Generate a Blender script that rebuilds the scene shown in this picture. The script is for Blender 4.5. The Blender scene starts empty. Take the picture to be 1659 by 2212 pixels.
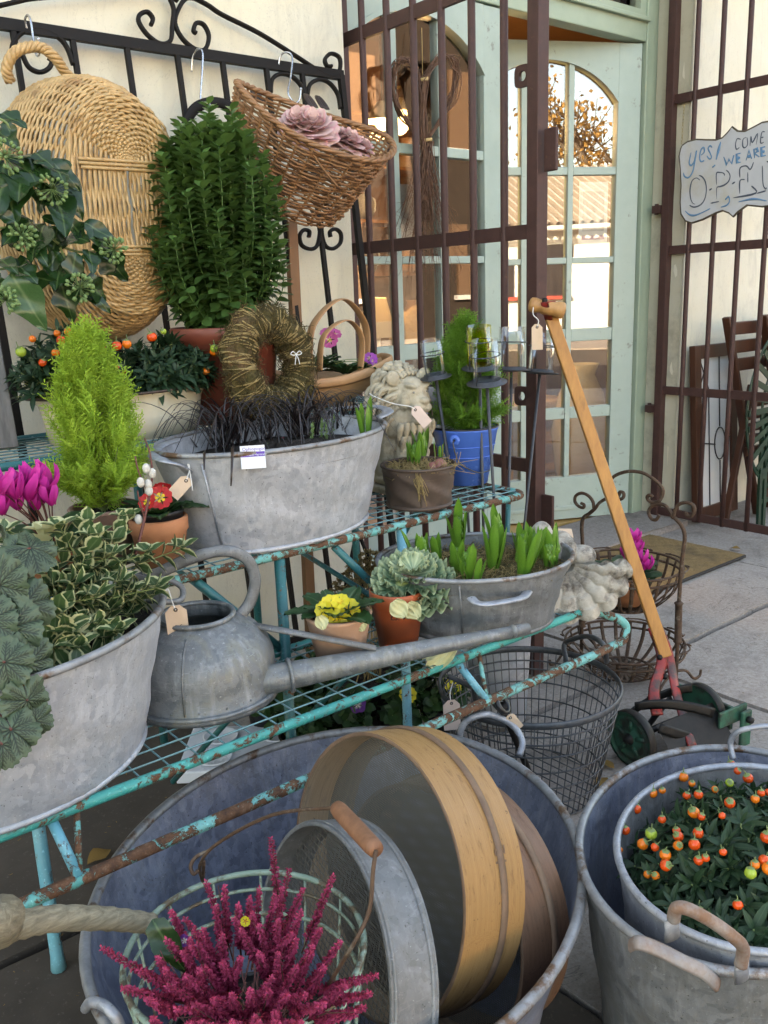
import bpy, math, random
import numpy as np
from mathutils import Vector, Matrix, Quaternion
random.seed(7); rng = np.random.default_rng(7)
R = math.radians; PI = math.pi
sc = bpy.context.scene
COL = sc.collection

# ---------------------------------------------------------------- camera
CAM_H = 1.08
F_PX, CX, CY, IW, IH = 1916.0, 829.5, 1106.0, 1659.0, 2212.0
def _d(v): return np.array([v[0]-CX, v[1]-CY, F_PX])
_dn = _d((1110, 8900)); _dn /= np.linalg.norm(_dn)
_dx = _d((3261, 565)); _dx -= _dn*(_dx@_dn); _dx /= np.linalg.norm(_dx)
_dz = -_dn; _dy = np.cross(_dz, _dx)
RC = np.array([_dx, _dy, _dz])                    # world = RC @ camera(x right, y down, z forward)
EYE = np.array([0, 0, CAM_H])
def ray(x, y):
    v = RC@_d((x, y)); return v/np.linalg.norm(v)
def onY(x, y, v): r = ray(x, y); return EYE+r*v/r[1]
def onX(x, y, v): r = ray(x, y); return EYE+r*v/r[0]
def onZ(x, y, v): r = ray(x, y); return EYE+r*(v-CAM_H)/r[2]
cd = bpy.data.cameras.new('camera'); cam = bpy.data.objects.new('camera', cd); COL.objects.link(cam)
rt, up, bk = RC@[1, 0, 0], RC@[0, -1, 0], RC@[0, 0, -1]
cam.matrix_world = Matrix(((rt[0], up[0], bk[0], 0), (rt[1], up[1], bk[1], 0), (rt[2], up[2], bk[2], CAM_H), (0, 0, 0, 1)))
cd.sensor_fit = 'VERTICAL'; cd.sensor_height = 36; cd.lens = 36*F_PX/IH; cd.clip_end = 400; cd.clip_start = .02
sc.camera = cam
# ---------------------------------------------------------------- light
SUN_EL, SUN_AZ = R(24), R(-32)       # azimuth measured from +Y towards +X: the sun stands behind the shop, to the left
w = bpy.data.worlds.new('World'); sc.world = w; w.use_nodes = True
nt = w.node_tree; bg = nt.nodes['Background']; sky = nt.nodes.new('ShaderNodeTexSky')
sky.sky_type = 'NISHITA'; sky.sun_disc = False; sky.sun_elevation = SUN_EL; sky.sun_rotation = SUN_AZ
sky.air_density = 1.0; sky.dust_density = 1.6; sky.ozone_density = 1.0
nt.links.new(sky.outputs[0], bg.inputs[0]); bg.inputs[1].default_value = 0.15
sd = bpy.data.lights.new('sun', 'SUN'); sd.energy = 3.6; sd.angle = R(.5); sd.color = (1, .93, .82)
sun = bpy.data.objects.new('sun', sd); COL.objects.link(sun)
sv = Vector((math.sin(SUN_AZ)*math.cos(SUN_EL), math.cos(SUN_AZ)*math.cos(SUN_EL), math.sin(SUN_EL)))
sun.rotation_euler = (-sv).to_track_quat('-Z', 'Y').to_euler(); sun.location = (0, 0, 12)
vs = sc.view_settings; vs.view_transform = 'Standard'; vs.look = 'None'; vs.gamma = 1; vs.exposure = 2.88
vs.use_white_balance = True; vs.white_balance_temperature = 9100; vs.white_balance_tint = 13
sc.cycles.use_denoising = True; sc.cycles.max_bounces = 6; sc.cycles.diffuse_bounces = 1; sc.cycles.transparent_max_bounces = 14; sc.cycles.use_adaptive_sampling = True; sc.cycles.adaptive_threshold = .025
sc.cycles.caustics_reflective = False; sc.cycles.caustics_refractive = False; sc.cycles.sample_clamp_indirect = 6

# ---------------------------------------------------------------- mesh helpers
def nrm(v):
    v = np.asarray(v, float); return v/(np.linalg.norm(v)+1e-12)
def frame(d, up=(0, 0, 1)):
    """3x3 with columns side, along d, normal"""
    y = nrm(d); z = np.asarray(up, float)-y*np.dot(up, y)
    if np.linalg.norm(z) < 1e-4: z = np.array([1., 0, 0])-y*y[0]
    z = nrm(z); return np.array([np.cross(y, z), y, z]).T
def rotz(a): c, s = math.cos(a), math.sin(a); return np.array([[c, -s, 0], [s, c, 0], [0, 0, 1.]])
def rotx(a): c, s = math.cos(a), math.sin(a); return np.array([[1., 0, 0], [0, c, -s], [0, s, c]])
def roty(a): c, s = math.cos(a), math.sin(a); return np.array([[c, 0, s], [0, 1., 0], [-s, 0, c]])
class MB:
    def __init__(s): s.V = []; s.F = []; s.U = []; s.T = []; s.M = []; s.n = 0
    def add(s, V, F, U=None, T=0., m=0):
        V = np.asarray(V, float).reshape(-1, 3); k = len(V)
        s.V.append(V); n = s.n
        s.F.extend([[i+n for i in f] for f in F]); s.M.extend([m]*len(F))
        s.U.append(np.zeros((k, 2)) if U is None else np.asarray(U, float))
        s.T.append(np.full(k, T) if np.isscalar(T) else np.asarray(T, float)); s.n += k
        return s
    def box(s, a, b, T=0., m=0):
        x0, y0, z0 = a; x1, y1, z1 = b
        V = [(x0, y0, z0), (x1, y0, z0), (x1, y1, z0), (x0, y1, z0), (x0, y0, z1), (x1, y0, z1), (x1, y1, z1), (x0, y1, z1)]
        return s.add(V, [(0, 3, 2, 1), (4, 5, 6, 7), (0, 1, 5, 4), (1, 2, 6, 5), (2, 3, 7, 6), (3, 0, 4, 7)], T=T, m=m)
    def bar(s, p, q, w, h, up=(0, 0, 1), T=0., m=0):
        p, q = np.array(p, float), np.array(q, float); fr = frame(q-p, up); L = np.linalg.norm(q-p)
        b = MB().box((-w/2, 0, -h/2), (w/2, L, h/2)); V = b.V[0]@fr.T+p
        return s.add(V, b.F, T=T, m=m)
    def tube(s, P, r, n=6, closed=False, cap=True, flat=(1, 1), up=None, T=0., m=0):
        P = np.asarray(P, float); k = len(P); r = np.broadcast_to(np.asarray(r, float), (k,))
        if closed: tg = np.roll(P, -1, 0)-np.roll(P, 1, 0)
        else:
            tg = np.empty_like(P); tg[1:-1] = P[2:]-P[:-2]; tg[0] = P[1]-P[0]; tg[-1] = P[-1]-P[-2]
        tg /= np.linalg.norm(tg, axis=1)[:, None]+1e-12
        u0 = np.array(up, float) if up is not None else (np.array([0, 0, 1.]) if abs(tg[0][2]) < .9 else np.array([1., 0, 0]))
        ang = np.arange(n)/n*2*PI+(PI/4 if n == 4 else 0); ca, sa = np.cos(ang)*flat[0], np.sin(ang)*flat[1]
        V = np.empty((k, n, 3)); z = u0
        for i in range(k):
            t = tg[i]
            if up is not None: z = u0
            z = z-t*np.dot(z, t); z = z/(np.linalg.norm(z)+1e-9); x = np.cross(t, z)
            V[i] = P[i]+r[i]*(ca[:, None]*x+sa[:, None]*z)
        ring = k if closed else k-1
        F = []
        for i in range(ring):
            a, b = i*n, ((i+1) % k)*n
            for j in range(n): F.append((a+j, a+(j+1) % n, b+(j+1) % n, b+j))
        if cap and not closed: F.append(tuple(range(n-1, -1, -1))); F.append(tuple((k-1)*n+j for j in range(n)))
        U = np.stack(np.meshgrid(np.arange(n)/n, np.arange(k)/max(1, k-1)), -1).reshape(-1, 2)
        return s.add(V.reshape(-1, 3), F, U, T, m)
    def lathe(s, prof, n=32, sx=1, sy=1, c=(0, 0, 0), rot=0, T=0., m=0, close=False, caps=False):
        prof = np.asarray(prof, float); k = len(prof)
        a = np.arange(n)/n*2*PI
        V = np.empty((k, n, 3))
        for i, (r, z) in enumerate(prof): V[i, :, 0] = r*sx*np.cos(a); V[i, :, 1] = r*sy*np.sin(a); V[i, :, 2] = z
        V = V.reshape(-1, 3)@rotz(rot).T+np.asarray(c)
        F = []
        for i in range(k if close else k-1):
            p, q = i*n, ((i+1) % k)*n
            for j in range(n): F.append((p+j, p+(j+1) % n, q+(j+1) % n, q+j))
        if caps and not close:
            if prof[0][0] > 1e-6: F.append(tuple(range(n-1, -1, -1)))
            if prof[-1][0] > 1e-6: F.append(tuple((k-1)*n+j for j in range(n)))
        U = np.stack(np.meshgrid(np.arange(n)/n, np.arange(k)/max(1, k-1)), -1).reshape(-1, 2)
        return s.add(V, F, U, T, m)
    def grid(s, fn, nu, nv, T=0., m=0, wrapu=False, Tf=None):
        V = []; U = []; TT = []
        for j in range(nv+1):
            for i in range(nu if wrapu else nu+1):
                u, v = i/nu, j/nv; V.append(fn(u, v)); U.append((u, v)); TT.append(Tf(u, v) if Tf else T)
        W = nu if wrapu else nu+1; F = []
        for j in range(nv):
            for i in range(nu): F.append((j*W+i, j*W+(i+1) % W, (j+1)*W+(i+1) % W, (j+1)*W+i))
        return s.add(V, F, U, TT, m)
    def ball(s, c, r, n=10, k=7, rot=None, T=0., m=0):
        r = np.broadcast_to(np.asarray(r, float), (3,)); th = np.linspace(0, PI, k)
        V = [(math.sin(t)*math.cos(a), math.sin(t)*math.sin(a), math.cos(t)) for t in th for a in np.arange(n)/n*2*PI]
        V = np.array(V)*r
        if rot is not None: V = V@np.asarray(rot).T
        F = [(i*n+j, (i+1)*n+j, (i+1)*n+(j+1) % n, i*n+(j+1) % n) for i in range(k-1) for j in range(n)]
        return s.add(V+np.asarray(c), F, np.tile([.5, .5], (len(V), 1)), T, m)
    def inst(s, tpl, Ms, Os, S=None, T=None, m=0):
        """many transformed copies of template (V,F,U) at once"""
        V, F, U = tpl; V = np.asarray(V); F = [list(f) for f in F]; k = len(V)
        Ms = np.asarray(Ms, float); Os = np.asarray(Os, float); N = len(Os)
        if N == 0: return s
        S = np.ones(N) if S is None else np.asarray(S, float)
        VV = np.einsum('nij,kj->nki', Ms, V)*S.reshape(N, 1, -1)+Os[:, None, :]
        T = rng.random(N) if T is None else np.asarray(T)
        base = s.n
        for i in range(N):
            o = base+i*k; s.F.extend([[a+o for a in f] for f in F])
        s.M.extend([m]*(len(F)*N)); s.V.append(VV.reshape(-1, 3)); s.U.append(np.tile(U, (N, 1))); s.T.append(np.repeat(T, k)); s.n += N*k
        return s
    def xf(s, M=None, o=(0, 0, 0)):
        for i, v in enumerate(s.V): s.V[i] = (v if M is None else v@np.asarray(M).T)+np.asarray(o)
        return s
    def mesh(s, name, mats, smooth=True):
        me = bpy.data.meshes.new(name); V = np.concatenate(s.V); ln = np.array([len(f) for f in s.F], np.int32)
        lp = np.array([i for f in s.F for i in f], np.int32)
        me.vertices.add(len(V)); me.vertices.foreach_set('co', V.astype(np.float32).ravel())
        me.loops.add(len(lp)); me.loops.foreach_set('vertex_index', lp)
        me.polygons.add(len(ln)); st = np.zeros(len(ln), np.int32); st[1:] = np.cumsum(ln)[:-1]
        me.polygons.foreach_set('loop_start', st); me.polygons.foreach_set('loop_total', ln)
        me.polygons.foreach_set('material_index', np.array(s.M, np.int32))
        me.polygons.foreach_set('use_smooth', np.full(len(ln), bool(smooth)))
        uv = me.uv_layers.new(name='UVMap'); uv.data.foreach_set('uv', np.concatenate(s.U)[lp].astype(np.float32).ravel())
        at = me.attributes.new('tint', 'FLOAT', 'POINT'); at.data.foreach_set('value', np.concatenate(s.T).astype(np.float32))
        me.update(); me.validate()
        for m in (mats if isinstance(mats, (list, tuple)) else [mats]): me.materials.append(m)
        return me
def obj(name, mb, mat, parent=None, smooth=True, world=True, label=None, kind=None, bevel=0):
    """one mesh object; with world=True its coordinates are world ones and are moved into the parent's frame"""
    if isinstance(mb, MB):
        off = np.zeros(3)
        if parent is not None and world:
            p = parent
            while p is not None: off += np.array(p.location); p = p.parent
        elif parent is None and world:
            A = np.concatenate(mb.V); off = np.array([(A[:, 0].min()+A[:, 0].max())/2, (A[:, 1].min()+A[:, 1].max())/2, A[:, 2].min()])
        if world: mb.xf(None, -off)
        me = mb.mesh(name, mat, smooth)
    else: me = mb; off = np.zeros(3)
    o = bpy.data.objects.new(name, me); COL.objects.link(o)
    if parent is not None: o.parent = parent
    elif world and isinstance(mb, MB): o.location = off
    if label: o['label'] = label
    if kind: o['kind'] = kind
    if bevel:
        b = o.modifiers.new('bevel', 'BEVEL'); b.width = bevel; b.segments = 2; b.limit_method = 'ANGLE'; b.angle_limit = R(40)
    if smooth and bevel == 0 and smooth != 'all':
        pass
    return o
def thing(name, label, cat, loc=(0, 0, 0), group=None, kind=None):
    o = bpy.data.objects.new(name, None); COL.objects.link(o); o.location = tuple(float(c) for c in loc); o.empty_display_size = .05
    o['label'] = label; o['category'] = cat
    if group: o['group'] = group
    if kind: o['kind'] = kind
    return o
def tag(o, label, cat, group=None, kind=None):
    o['label'] = label; o['category'] = cat
    if group: o['group'] = group
    if kind: o['kind'] = kind
    return o
def link(name, me, parent, M=None, loc=(0, 0, 0), scale=1.):
    """a child object that shares mesh data"""
    o = bpy.data.objects.new(name, me); COL.objects.link(o); o.parent = parent
    M = np.eye(3) if M is None else np.asarray(M, float); s = np.broadcast_to(np.asarray(scale, float), (3,))
    mm = Matrix.Identity(4)
    for i in range(3):
        for j in range(3): mm[i][j] = float(M[i, j]*s[j])
        mm[i][3] = float(loc[i])
    o.matrix_local = mm
    return o
def smooth_path(P, n=8, closed=False):
    """Catmull-Rom through the points"""
    P = np.asarray(P, float); k = len(P); out = []
    rngi = range(k if closed else k-1)
    for i in rngi:
        if closed: a, b, c, d = P[(i-1) % k], P[i], P[(i+1) % k], P[(i+2) % k]
        else: a, b, c, d = P[max(i-1, 0)], P[i], P[i+1], P[min(i+2, k-1)]
        for t in np.arange(n)/n:
            out.append(.5*((2*b)+(c-a)*t+(2*a-5*b+4*c-d)*t*t+(3*b-a-3*c+d)*t**3))
    if not closed: out.append(P[-1])
    return np.array(out)
def scroll(c, r0, r1, a0, a1, n=26):
    """2-D spiral points (u, v)"""
    t = np.linspace(0, 1, n); a = a0+(a1-a0)*t; r = r0+(r1-r0)*t
    return np.stack([c[0]+r*np.cos(a), c[1]+r*np.sin(a)], 1)
def leaf_tpl(L=1., W=.5, seg=4, fold=.12, curl=.1, pw=.5, base=.0, tip=0., wave=0.):
    """leaf along +Y, normal +Z; widest at pw"""
    V = []; U = []; F = []
    for i in range(seg+1):
        t = i/seg
        s_ = (math.sin(PI*(t**(math.log(.5)/math.log(pw)))) if 0 < t < 1 else 0)
        ww = W*.5*max(s_**.8, base if i == 0 else (tip if i == seg else 0.02))
        z = -curl*t*t; wz = wave*math.sin(t*9)
        V += [(-ww, L*t, z+fold*ww*2+wz), (0, L*t, z), (ww, L*t, z+fold*ww*2-wz)]
        U += [(0, t), (.5, t), (1, t)]
    for i in range(seg):
        a = i*3; F += [(a, a+1, a+4, a+3), (a+1, a+2, a+5, a+4)]
    return np.array(V), F, np.array(U)
# ---------------------------------------------------------------- materials
MATS = {}
def new(name):
    m = bpy.data.materials.new(name); m.use_nodes = True; n = m.node_tree.nodes; l = m.node_tree.links
    return m, n, l, n['Principled BSDF']
def C(c): return (c[0], c[1], c[2], 1)
def nz(n, l, scale, detail=4, rough=.6, coord='Object', stretch=None, dist=0.):
    tc = n.new('ShaderNodeTexCoord'); x = n.new('ShaderNodeTexNoise'); x.inputs['Scale'].default_value = scale
    x.inputs['Detail'].default_value = detail; x.inputs['Roughness'].default_value = rough; x.inputs['Distortion'].default_value = dist
    if coord == 'World':
        g = n.new('ShaderNodeNewGeometry'); src = g.outputs['Position']
    else: src = tc.outputs[coord]
    if stretch:
        mp = n.new('ShaderNodeMapping'); mp.inputs['Scale'].default_value = stretch; l.new(src, mp.inputs[0]); src = mp.outputs[0]
    l.new(src, x.inputs['Vector']); return x.outputs['Fac']
def ramp(n, l, fac, stops, const=False):
    r = n.new('ShaderNodeValToRGB'); e = r.color_ramp.elements
    if const: r.color_ramp.interpolation = 'CONSTANT'
    while len(e) < len(stops): e.new(.5)
    for k, (p, c) in enumerate(stops):
        e[k].position = p; e[k].color = C(c) if not np.isscalar(c) else (c, c, c, 1)
    l.new(fac, r.inputs[0]); return r.outputs[0]
def mixc(n, l, fac, a, b, mode='MIX'):
    x = n.new('ShaderNodeMix'); x.data_type = 'RGBA'; x.blend_type = mode
    for s, v in ((x.inputs[0], fac), (x.inputs[6], a), (x.inputs[7], b)):
        if hasattr(v, 'is_linked') or hasattr(v, 'links'): l.new(v, s)
        elif np.isscalar(v): s.default_value = v
        else: s.default_value = C(v)
    return x.outputs[2]
def bump(n, l, h, b, strength=.3, dist=.01):
    x = n.new('ShaderNodeBump'); x.inputs['Strength'].default_value = strength; x.inputs['Distance'].default_value = dist
    l.new(h, x.inputs['Height']); l.new(x.outputs[0], b.inputs['Normal'])
def surf(name, c1, c2, scale=20, rough=.6, metal=0., c3=None, s3=4, f3=(.5, .65), bmp=.2, bd=.003, stretch=None, spec=.5, rr=0.1, coord='Object', rnd=0., detail=5):
    """two-tone noise surface, with an optional third colour in larger patches (stains, wear)"""
    m, n, l, b = new(name); f = nz(n, l, scale, detail, .65, coord, stretch)
    col = ramp(n, l, f, [(.3, c1), (.7, c2)])
    if c3 is not None:
        g = nz(n, l, s3, 6, .7, coord, stretch); k = ramp(n, l, g, [(f3[0], 0.), (f3[1], 1.)]); col = mixc(n, l, k, col, c3)
    if rnd:
        oi = n.new('ShaderNodeObjectInfo'); hv = n.new('ShaderNodeHueSaturation')
        mr = n.new('ShaderNodeMapRange'); mr.inputs[3].default_value = 1-rnd; mr.inputs[4].default_value = 1+rnd
        l.new(oi.outputs['Random'], mr.inputs[0]); l.new(mr.outputs[0], hv.inputs['Value']); l.new(col, hv.inputs['Color']); col = hv.outputs[0]
    l.new(col, b.inputs['Base Color']); b.inputs['Metallic'].default_value = metal; b.inputs['Specular IOR Level'].default_value = spec
    r = ramp(n, l, f, [(.2, max(.05, rough-rr)), (.8, min(1, rough+rr))]); l.new(r, b.inputs['Roughness'])
    if bmp: bump(n, l, f, b, bmp, bd)
    MATS[name] = m; return m
def zinc(name, lo, hi, stain, metal=.55, rough=.48, white=(.62, .63, .64), seed=0):
    m, n, l, b = new(name)
    a = nz(n, l, 6+seed, 7, .72); v = nz(n, l, 60, 4, .65, 'Object', (1, 1, .10)); s = nz(n, l, 210, 3, .6); st = nz(n, l, 9+seed*.6, 9, .78, 'Object', (1, 1, .5), 1.2); sc_ = nz(n, l, 34, 2, .5, 'Object', (.25, .25, 7), 2.5)
    c = ramp(n, l, a, [(.36, tuple((p+q)/2*.92 for p, q in zip(lo, hi))), (.66, hi)])
    vo = n.new('ShaderNodeTexVoronoi'); vo.inputs['Scale'].default_value = 85; tc = n.new('ShaderNodeTexCoord'); dw = n.new('ShaderNodeTexNoise'); dw.inputs['Scale'].default_value = 40; mv = n.new('ShaderNodeMix'); mv.data_type = 'VECTOR'; mv.inputs[0].default_value = .02
    l.new(tc.outputs['Object'], dw.inputs['Vector']); l.new(tc.outputs['Object'], mv.inputs[4]); l.new(dw.outputs['Color'], mv.inputs[5]); l.new(mv.outputs[1], vo.inputs['Vector'])
    bw = n.new('ShaderNodeRGBToBW'); l.new(vo.outputs['Color'], bw.inputs[0])
    c = mixc(n, l, .5, c, ramp(n, l, bw.outputs[0], [(.15, lo), (.85, tuple(min(1, q*1.12) for q in hi))]))
    c = mixc(n, l, ramp(n, l, v, [(.52, 0.), (.72, .42)]), c, white)
    c = mixc(n, l, ramp(n, l, st, [(.50, 0.), (.57, .32), (.68, .62)]), c, stain)
    c = mixc(n, l, ramp(n, l, s, [(.66, 0.), (.71, .6)]), c, white)
    c = mixc(n, l, ramp(n, l, s, [(.30, .7), (.35, 0.)]), c, tuple(q*.45 for q in stain))
    c = mixc(n, l, ramp(n, l, sc_, [(.66, 0.), (.68, .45), (.70, 0.)]), c, white)
    l.new(c, b.inputs['Base Color'])
    l.new(ramp(n, l, st, [(.45, metal), (.60, metal*.25)]), b.inputs['Metallic'])
    l.new(ramp(n, l, bw.outputs[0], [(.1, rough-.08), (.9, rough+.12)]), b.inputs['Roughness'])
    big = nz(n, l, 9, 3, .45)
    ad = n.new('ShaderNodeMath'); ad.operation = 'MULTIPLY_ADD'; l.new(s, ad.inputs[0]); ad.inputs[1].default_value = .10; l.new(big, ad.inputs[2])
    bump(n, l, ad.outputs[0], b, .45, .010)
    MATS[name] = m; return m
def leafmat(name, c1, c2, rough=.45, edge=None, mid=None, trans=.25, back=None, spec=.4, nsc=40, edgew=(.16, .3)):
    """c1..c2 by the leaf's own tint; edge: margin colour by UV; mid: midrib colour"""
    m, n, l, b = new(name); at = n.new('ShaderNodeAttribute'); at.attribute_name = 'tint'
    c = mixc(n, l, at.outputs['Fac'], c1, c2)
    f = nz(n, l, nsc, 3, .6); c = mixc(n, l, ramp(n, l, f, [(.3, .0), (.75, .35)]), c, tuple(min(1, x*1.5) for x in c2))
    uv = n.new('ShaderNodeUVMap'); sp = n.new('ShaderNodeSeparateXYZ'); l.new(uv.outputs[0], sp.inputs[0])
    ma = n.new('ShaderNodeMath'); ma.operation = 'SUBTRACT'; l.new(sp.outputs[0], ma.inputs[0]); ma.inputs[1].default_value = .5
    ab = n.new('ShaderNodeMath'); ab.operation = 'ABSOLUTE'; l.new(ma.outputs[0], ab.inputs[0])   # 0 at the midrib, .5 at the margin
    if mid is not None: c = mixc(n, l, ramp(n, l, ab.outputs[0], [(.0, .8), (.07, 0.)]), c, mid)
    if edge is not None:
        e2 = nz(n, l, 60, 3, .6); aa = n.new('ShaderNodeMath'); aa.operation = 'MULTIPLY_ADD'; l.new(e2, aa.inputs[0]); aa.inputs[1].default_value = .35; l.new(ab.outputs[0], aa.inputs[2])
        s2 = n.new('ShaderNodeMath'); s2.operation = 'SUBTRACT'; l.new(aa.outputs[0], s2.inputs[0]); s2.inputs[1].default_value = .175
        c = mixc(n, l, ramp(n, l, s2.outputs[0], [(edgew[0], 0.), (edgew[1], 1.)]), c, edge)
    l.new(c, b.inputs['Base Color']); b.inputs['Roughness'].default_value = rough; b.inputs['Specular IOR Level'].default_value = spec
    if trans:
        out = n['Material Output']; tr = n.new('ShaderNodeBsdfTranslucent'); mx = n.new('ShaderNodeMixShader'); mx.inputs[0].default_value = trans
        l.new(c, tr.inputs[0]); l.new(b.outputs[0], mx.inputs[1]); l.new(tr.outputs[0], mx.inputs[2]); l.new(mx.outputs[0], out.inputs[0])
    MATS[name] = m; return m
def wood(name, c1, c2, scale=6, stretch=(1, 1, 12), rough=.45, c3=None, f3=(.55, .75), bmp=.15, spec=.5, rnd=0.):
    m = surf(name, c1, c2, scale, rough, 0, c3, 3, f3, bmp, .002, stretch, spec, .08, rnd=rnd); return m
zinc('zinc', (.24, .26, .29), (.40, .42, .46), (.19, .18, .165))
zinc('zinc_pale', (.34, .355, .385), (.49, .50, .525), (.33, .32, .31), .35, .5, (.66, .66, .67), 1)
zinc('zinc_blue', (.135, .155, .21), (.27, .30, .385), (.15, .14, .13), .5, .44, (.45, .46, .51), 2)
zinc('zinc_dull', (.12, .125, .125), (.22, .225, .225), (.11, .10, .08), .4, .55, (.36, .365, .365), .5)
zinc('zinc_can', (.11, .12, .125), (.21, .22, .222), (.20, .185, .12), .4, .48, (.46, .47, .46), 1.5)
def chipped(name, p1, p2, lo, hi, rough=.4):
    """paint with chips: sharp-edged bare patches at two sizes, rust bleeding round them, paint edge standing proud"""
    m, n, l, b = new(name); f = nz(n, l, 24, 9, .78, 'Object', None, .7); g = nz(n, l, 95, 6, .7); h = nz(n, l, 7, 4, .6); w_ = nz(n, l, 180, 3, .6)
    ad = n.new('ShaderNodeMath'); ad.operation = 'MULTIPLY_ADD'; l.new(g, ad.inputs[0]); ad.inputs[1].default_value = .30; l.new(f, ad.inputs[2]); mask = ad.outputs[0]
    pc = ramp(n, l, h, [(.3, p1), (.7, p2)]); pc = mixc(n, l, ramp(n, l, w_, [(.6, 0.), (.7, .5)]), pc, tuple(min(1, q*1.7+.06) for q in p2))
    rc = ramp(n, l, g, [(.3, (.045, .022, .015)), (.55, (.13, .055, .025)), (.75, (.24, .15, .10))])
    c = mixc(n, l, ramp(n, l, mask, [(lo-.035, 0.), (lo, .35)]), pc, (.20, .10, .05)); c = mixc(n, l, ramp(n, l, mask, [(lo, 0.), (hi, 1.)]), c, rc)
    l.new(c, b.inputs['Base Color']); l.new(ramp(n, l, mask, [(lo, rough), (hi, .85)]), b.inputs['Roughness']); bump(n, l, ramp(n, l, mask, [(lo, 1.), (hi, .0)]), b, .7, .0015); MATS[name] = m
chipped('teal', (.012, .26, .23), (.035, .38, .33), .705, .725); chipped('teal_blue', (.08, .34, .42), (.19, .48, .56), .74, .76); chipped('teal_dark', (.010, .115, .125), (.022, .17, .17), .745, .765); chipped('teal_rust', (.06, .34, .31), (.17, .47, .43), .63, .65, .5)
surf('rust_iron', (.055, .022, .018), (.085, .036, .030), 40, .6, .1, (.12, .055, .03), 60, (.62, .7), .3, .001)
surf('rust_bare', (.06, .032, .02), (.13, .075, .045), 60, .75, .3, (.20, .16, .12), 40, (.55, .68), .5, .002)
surf('iron_black', (.006, .0045, .0035), (.014, .010, .008), 50, .6, .0, (.04, .024, .016), 40, (.64, .70), .2, .001, spec=.25)
surf('steel', (.45, .46, .48), (.6, .61, .63), 60, .25, .95, bmp=0)
surf('grey_paint', (.05, .054, .062), (.08, .084, .094), 60, .5, .3, bmp=.1, bd=.001)
surf('wire_grey', (.06, .064, .068), (.12, .125, .13), 60, .5, .5, (.16, .09, .06), 30, (.62, .7), .2, .001)
surf('terracotta', (.46, .17, .075), (.58, .25, .12), 14, .8, 0, (.62, .42, .30), 8, (.58, .75), .25, .002)
surf('terracotta_old', (.24, .14, .10), (.36, .21, .15), 16, .85, 0, (.15, .12, .08), 9, (.5, .68), .3, .002)
surf('terracotta_pale', (.52, .28, .17), (.60, .38, .27), 14, .85, 0, (.66, .50, .40), 7, (.5, .7), .25, .002)
surf('plastic_terracotta', (.42, .085, .03), (.47, .11, .04), 10, .42, 0, bmp=.03, spec=.4)
surf('plastic_maroon', (.20, .045, .028), (.24, .06, .035), 8, .4, 0, bmp=.02)
surf('plastic_black', (.008, .008, .009), (.014, .014, .015), 20, .35, 0, bmp=.02)
surf('plastic_white', (.72, .76, .82), (.76, .79, .84), 6, .3, 0, bmp=.0)
surf('plastic_purple', (.20, .03, .22), (.26, .05, .28), 6, .35, 0, bmp=.0)
surf('enamel_cream', (.74, .64, .42), (.80, .72, .52), 5, .22, 0, (.82, .77, .62), 6, (.45, .7), .02)
surf('enamel_rim', (.035, .025, .02), (.09, .05, .03), 30, .5, 0)
surf('enamel_blue', (.055, .17, .62), (.075, .21, .70), 6, .25, 0, (.05, .12, .45), 12, (.6, .75), .03)
surf('enamel_white', (.75, .77, .80), (.80, .81, .83), 6, .25, 0, (.5, .5, .5), 14, (.62, .75), .03)
surf('tin_brown', (.085, .055, .042), (.14, .10, .08), 16, .6, .35, (.20, .10, .045), 13, (.60, .68), .25, .003)
surf('wicker', (.46, .26, .10), (.70, .45, .21), 30, .42, 0, (.28, .14, .05), 22, (.54, .70), .15, .001, (1, 1, 1), .5)
surf('wicker_brown', (.24, .105, .045), (.38, .19, .085), 30, .5, 0, (.14, .06, .03), 24, (.57, .72), .15, .001)
surf('leather', (.022, .012, .009), (.05, .028, .02), 30, .45, 0)
wood('wood_honey', (.60, .33, .10), (.70, .42, .16), 5, (1, 1, 6), .42, (.30, .15, .06), (.62, .8))
def hoopwood(name, c1, c2, c3, rough=.5):
    m, n, l, b = new(name); g = nz(n, l, 3, 6, .7, 'UV', (1.6, 26, 1), .4); k = nz(n, l, 5, 5, .7, 'UV', (5, 2.2, 1), .8); f = nz(n, l, 30, 4, .6, 'UV', (3, 40, 1)); d = nz(n, l, 160, 3, .6)
    c = ramp(n, l, g, [(.3, c1), (.7, c2)]); c = mixc(n, l, ramp(n, l, f, [(.5, 0.), (.72, .45)]), c, c3); c = mixc(n, l, ramp(n, l, k, [(.54, 0.), (.70, .65)]), c, c3); c = mixc(n, l, ramp(n, l, d, [(.66, 0.), (.72, .7)]), c, tuple(q*.5 for q in c3))
    l.new(c, b.inputs['Base Color']); l.new(ramp(n, l, k, [(.3, rough-.1), (.7, rough+.15)]), b.inputs['Roughness']); bump(n, l, g, b, .15, .003); MATS[name] = m
hoopwood('wood_sieve', (.31, .155, .052), (.43, .235, .088), (.15, .07, .028)); hoopwood('wood_sieve_in', (.26, .18, .11), (.42, .31, .21), (.15, .13, .12), .6); hoopwood('wood_sieve_old', (.13, .062, .033), (.22, .11, .062), (.06, .032, .018))
wood('wood_band', (.13, .075, .045), (.22, .13, .08), 30, (1, 1, 1), .6)
wood('wood_shaft', (.40, .155, .03), (.54, .24, .055), 14, (5, 5, .6), .45, (.20, .08, .025), (.55, .72), .3)
wood('wood_handle', (.36, .16, .05), (.52, .27, .10), 8, (1, 6, 1), .42, (.20, .09, .03), (.58, .72))
wood('wood_grip', (.17, .068, .032), (.27, .12, .06), 22, (6, 6, 1), .6)
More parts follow.
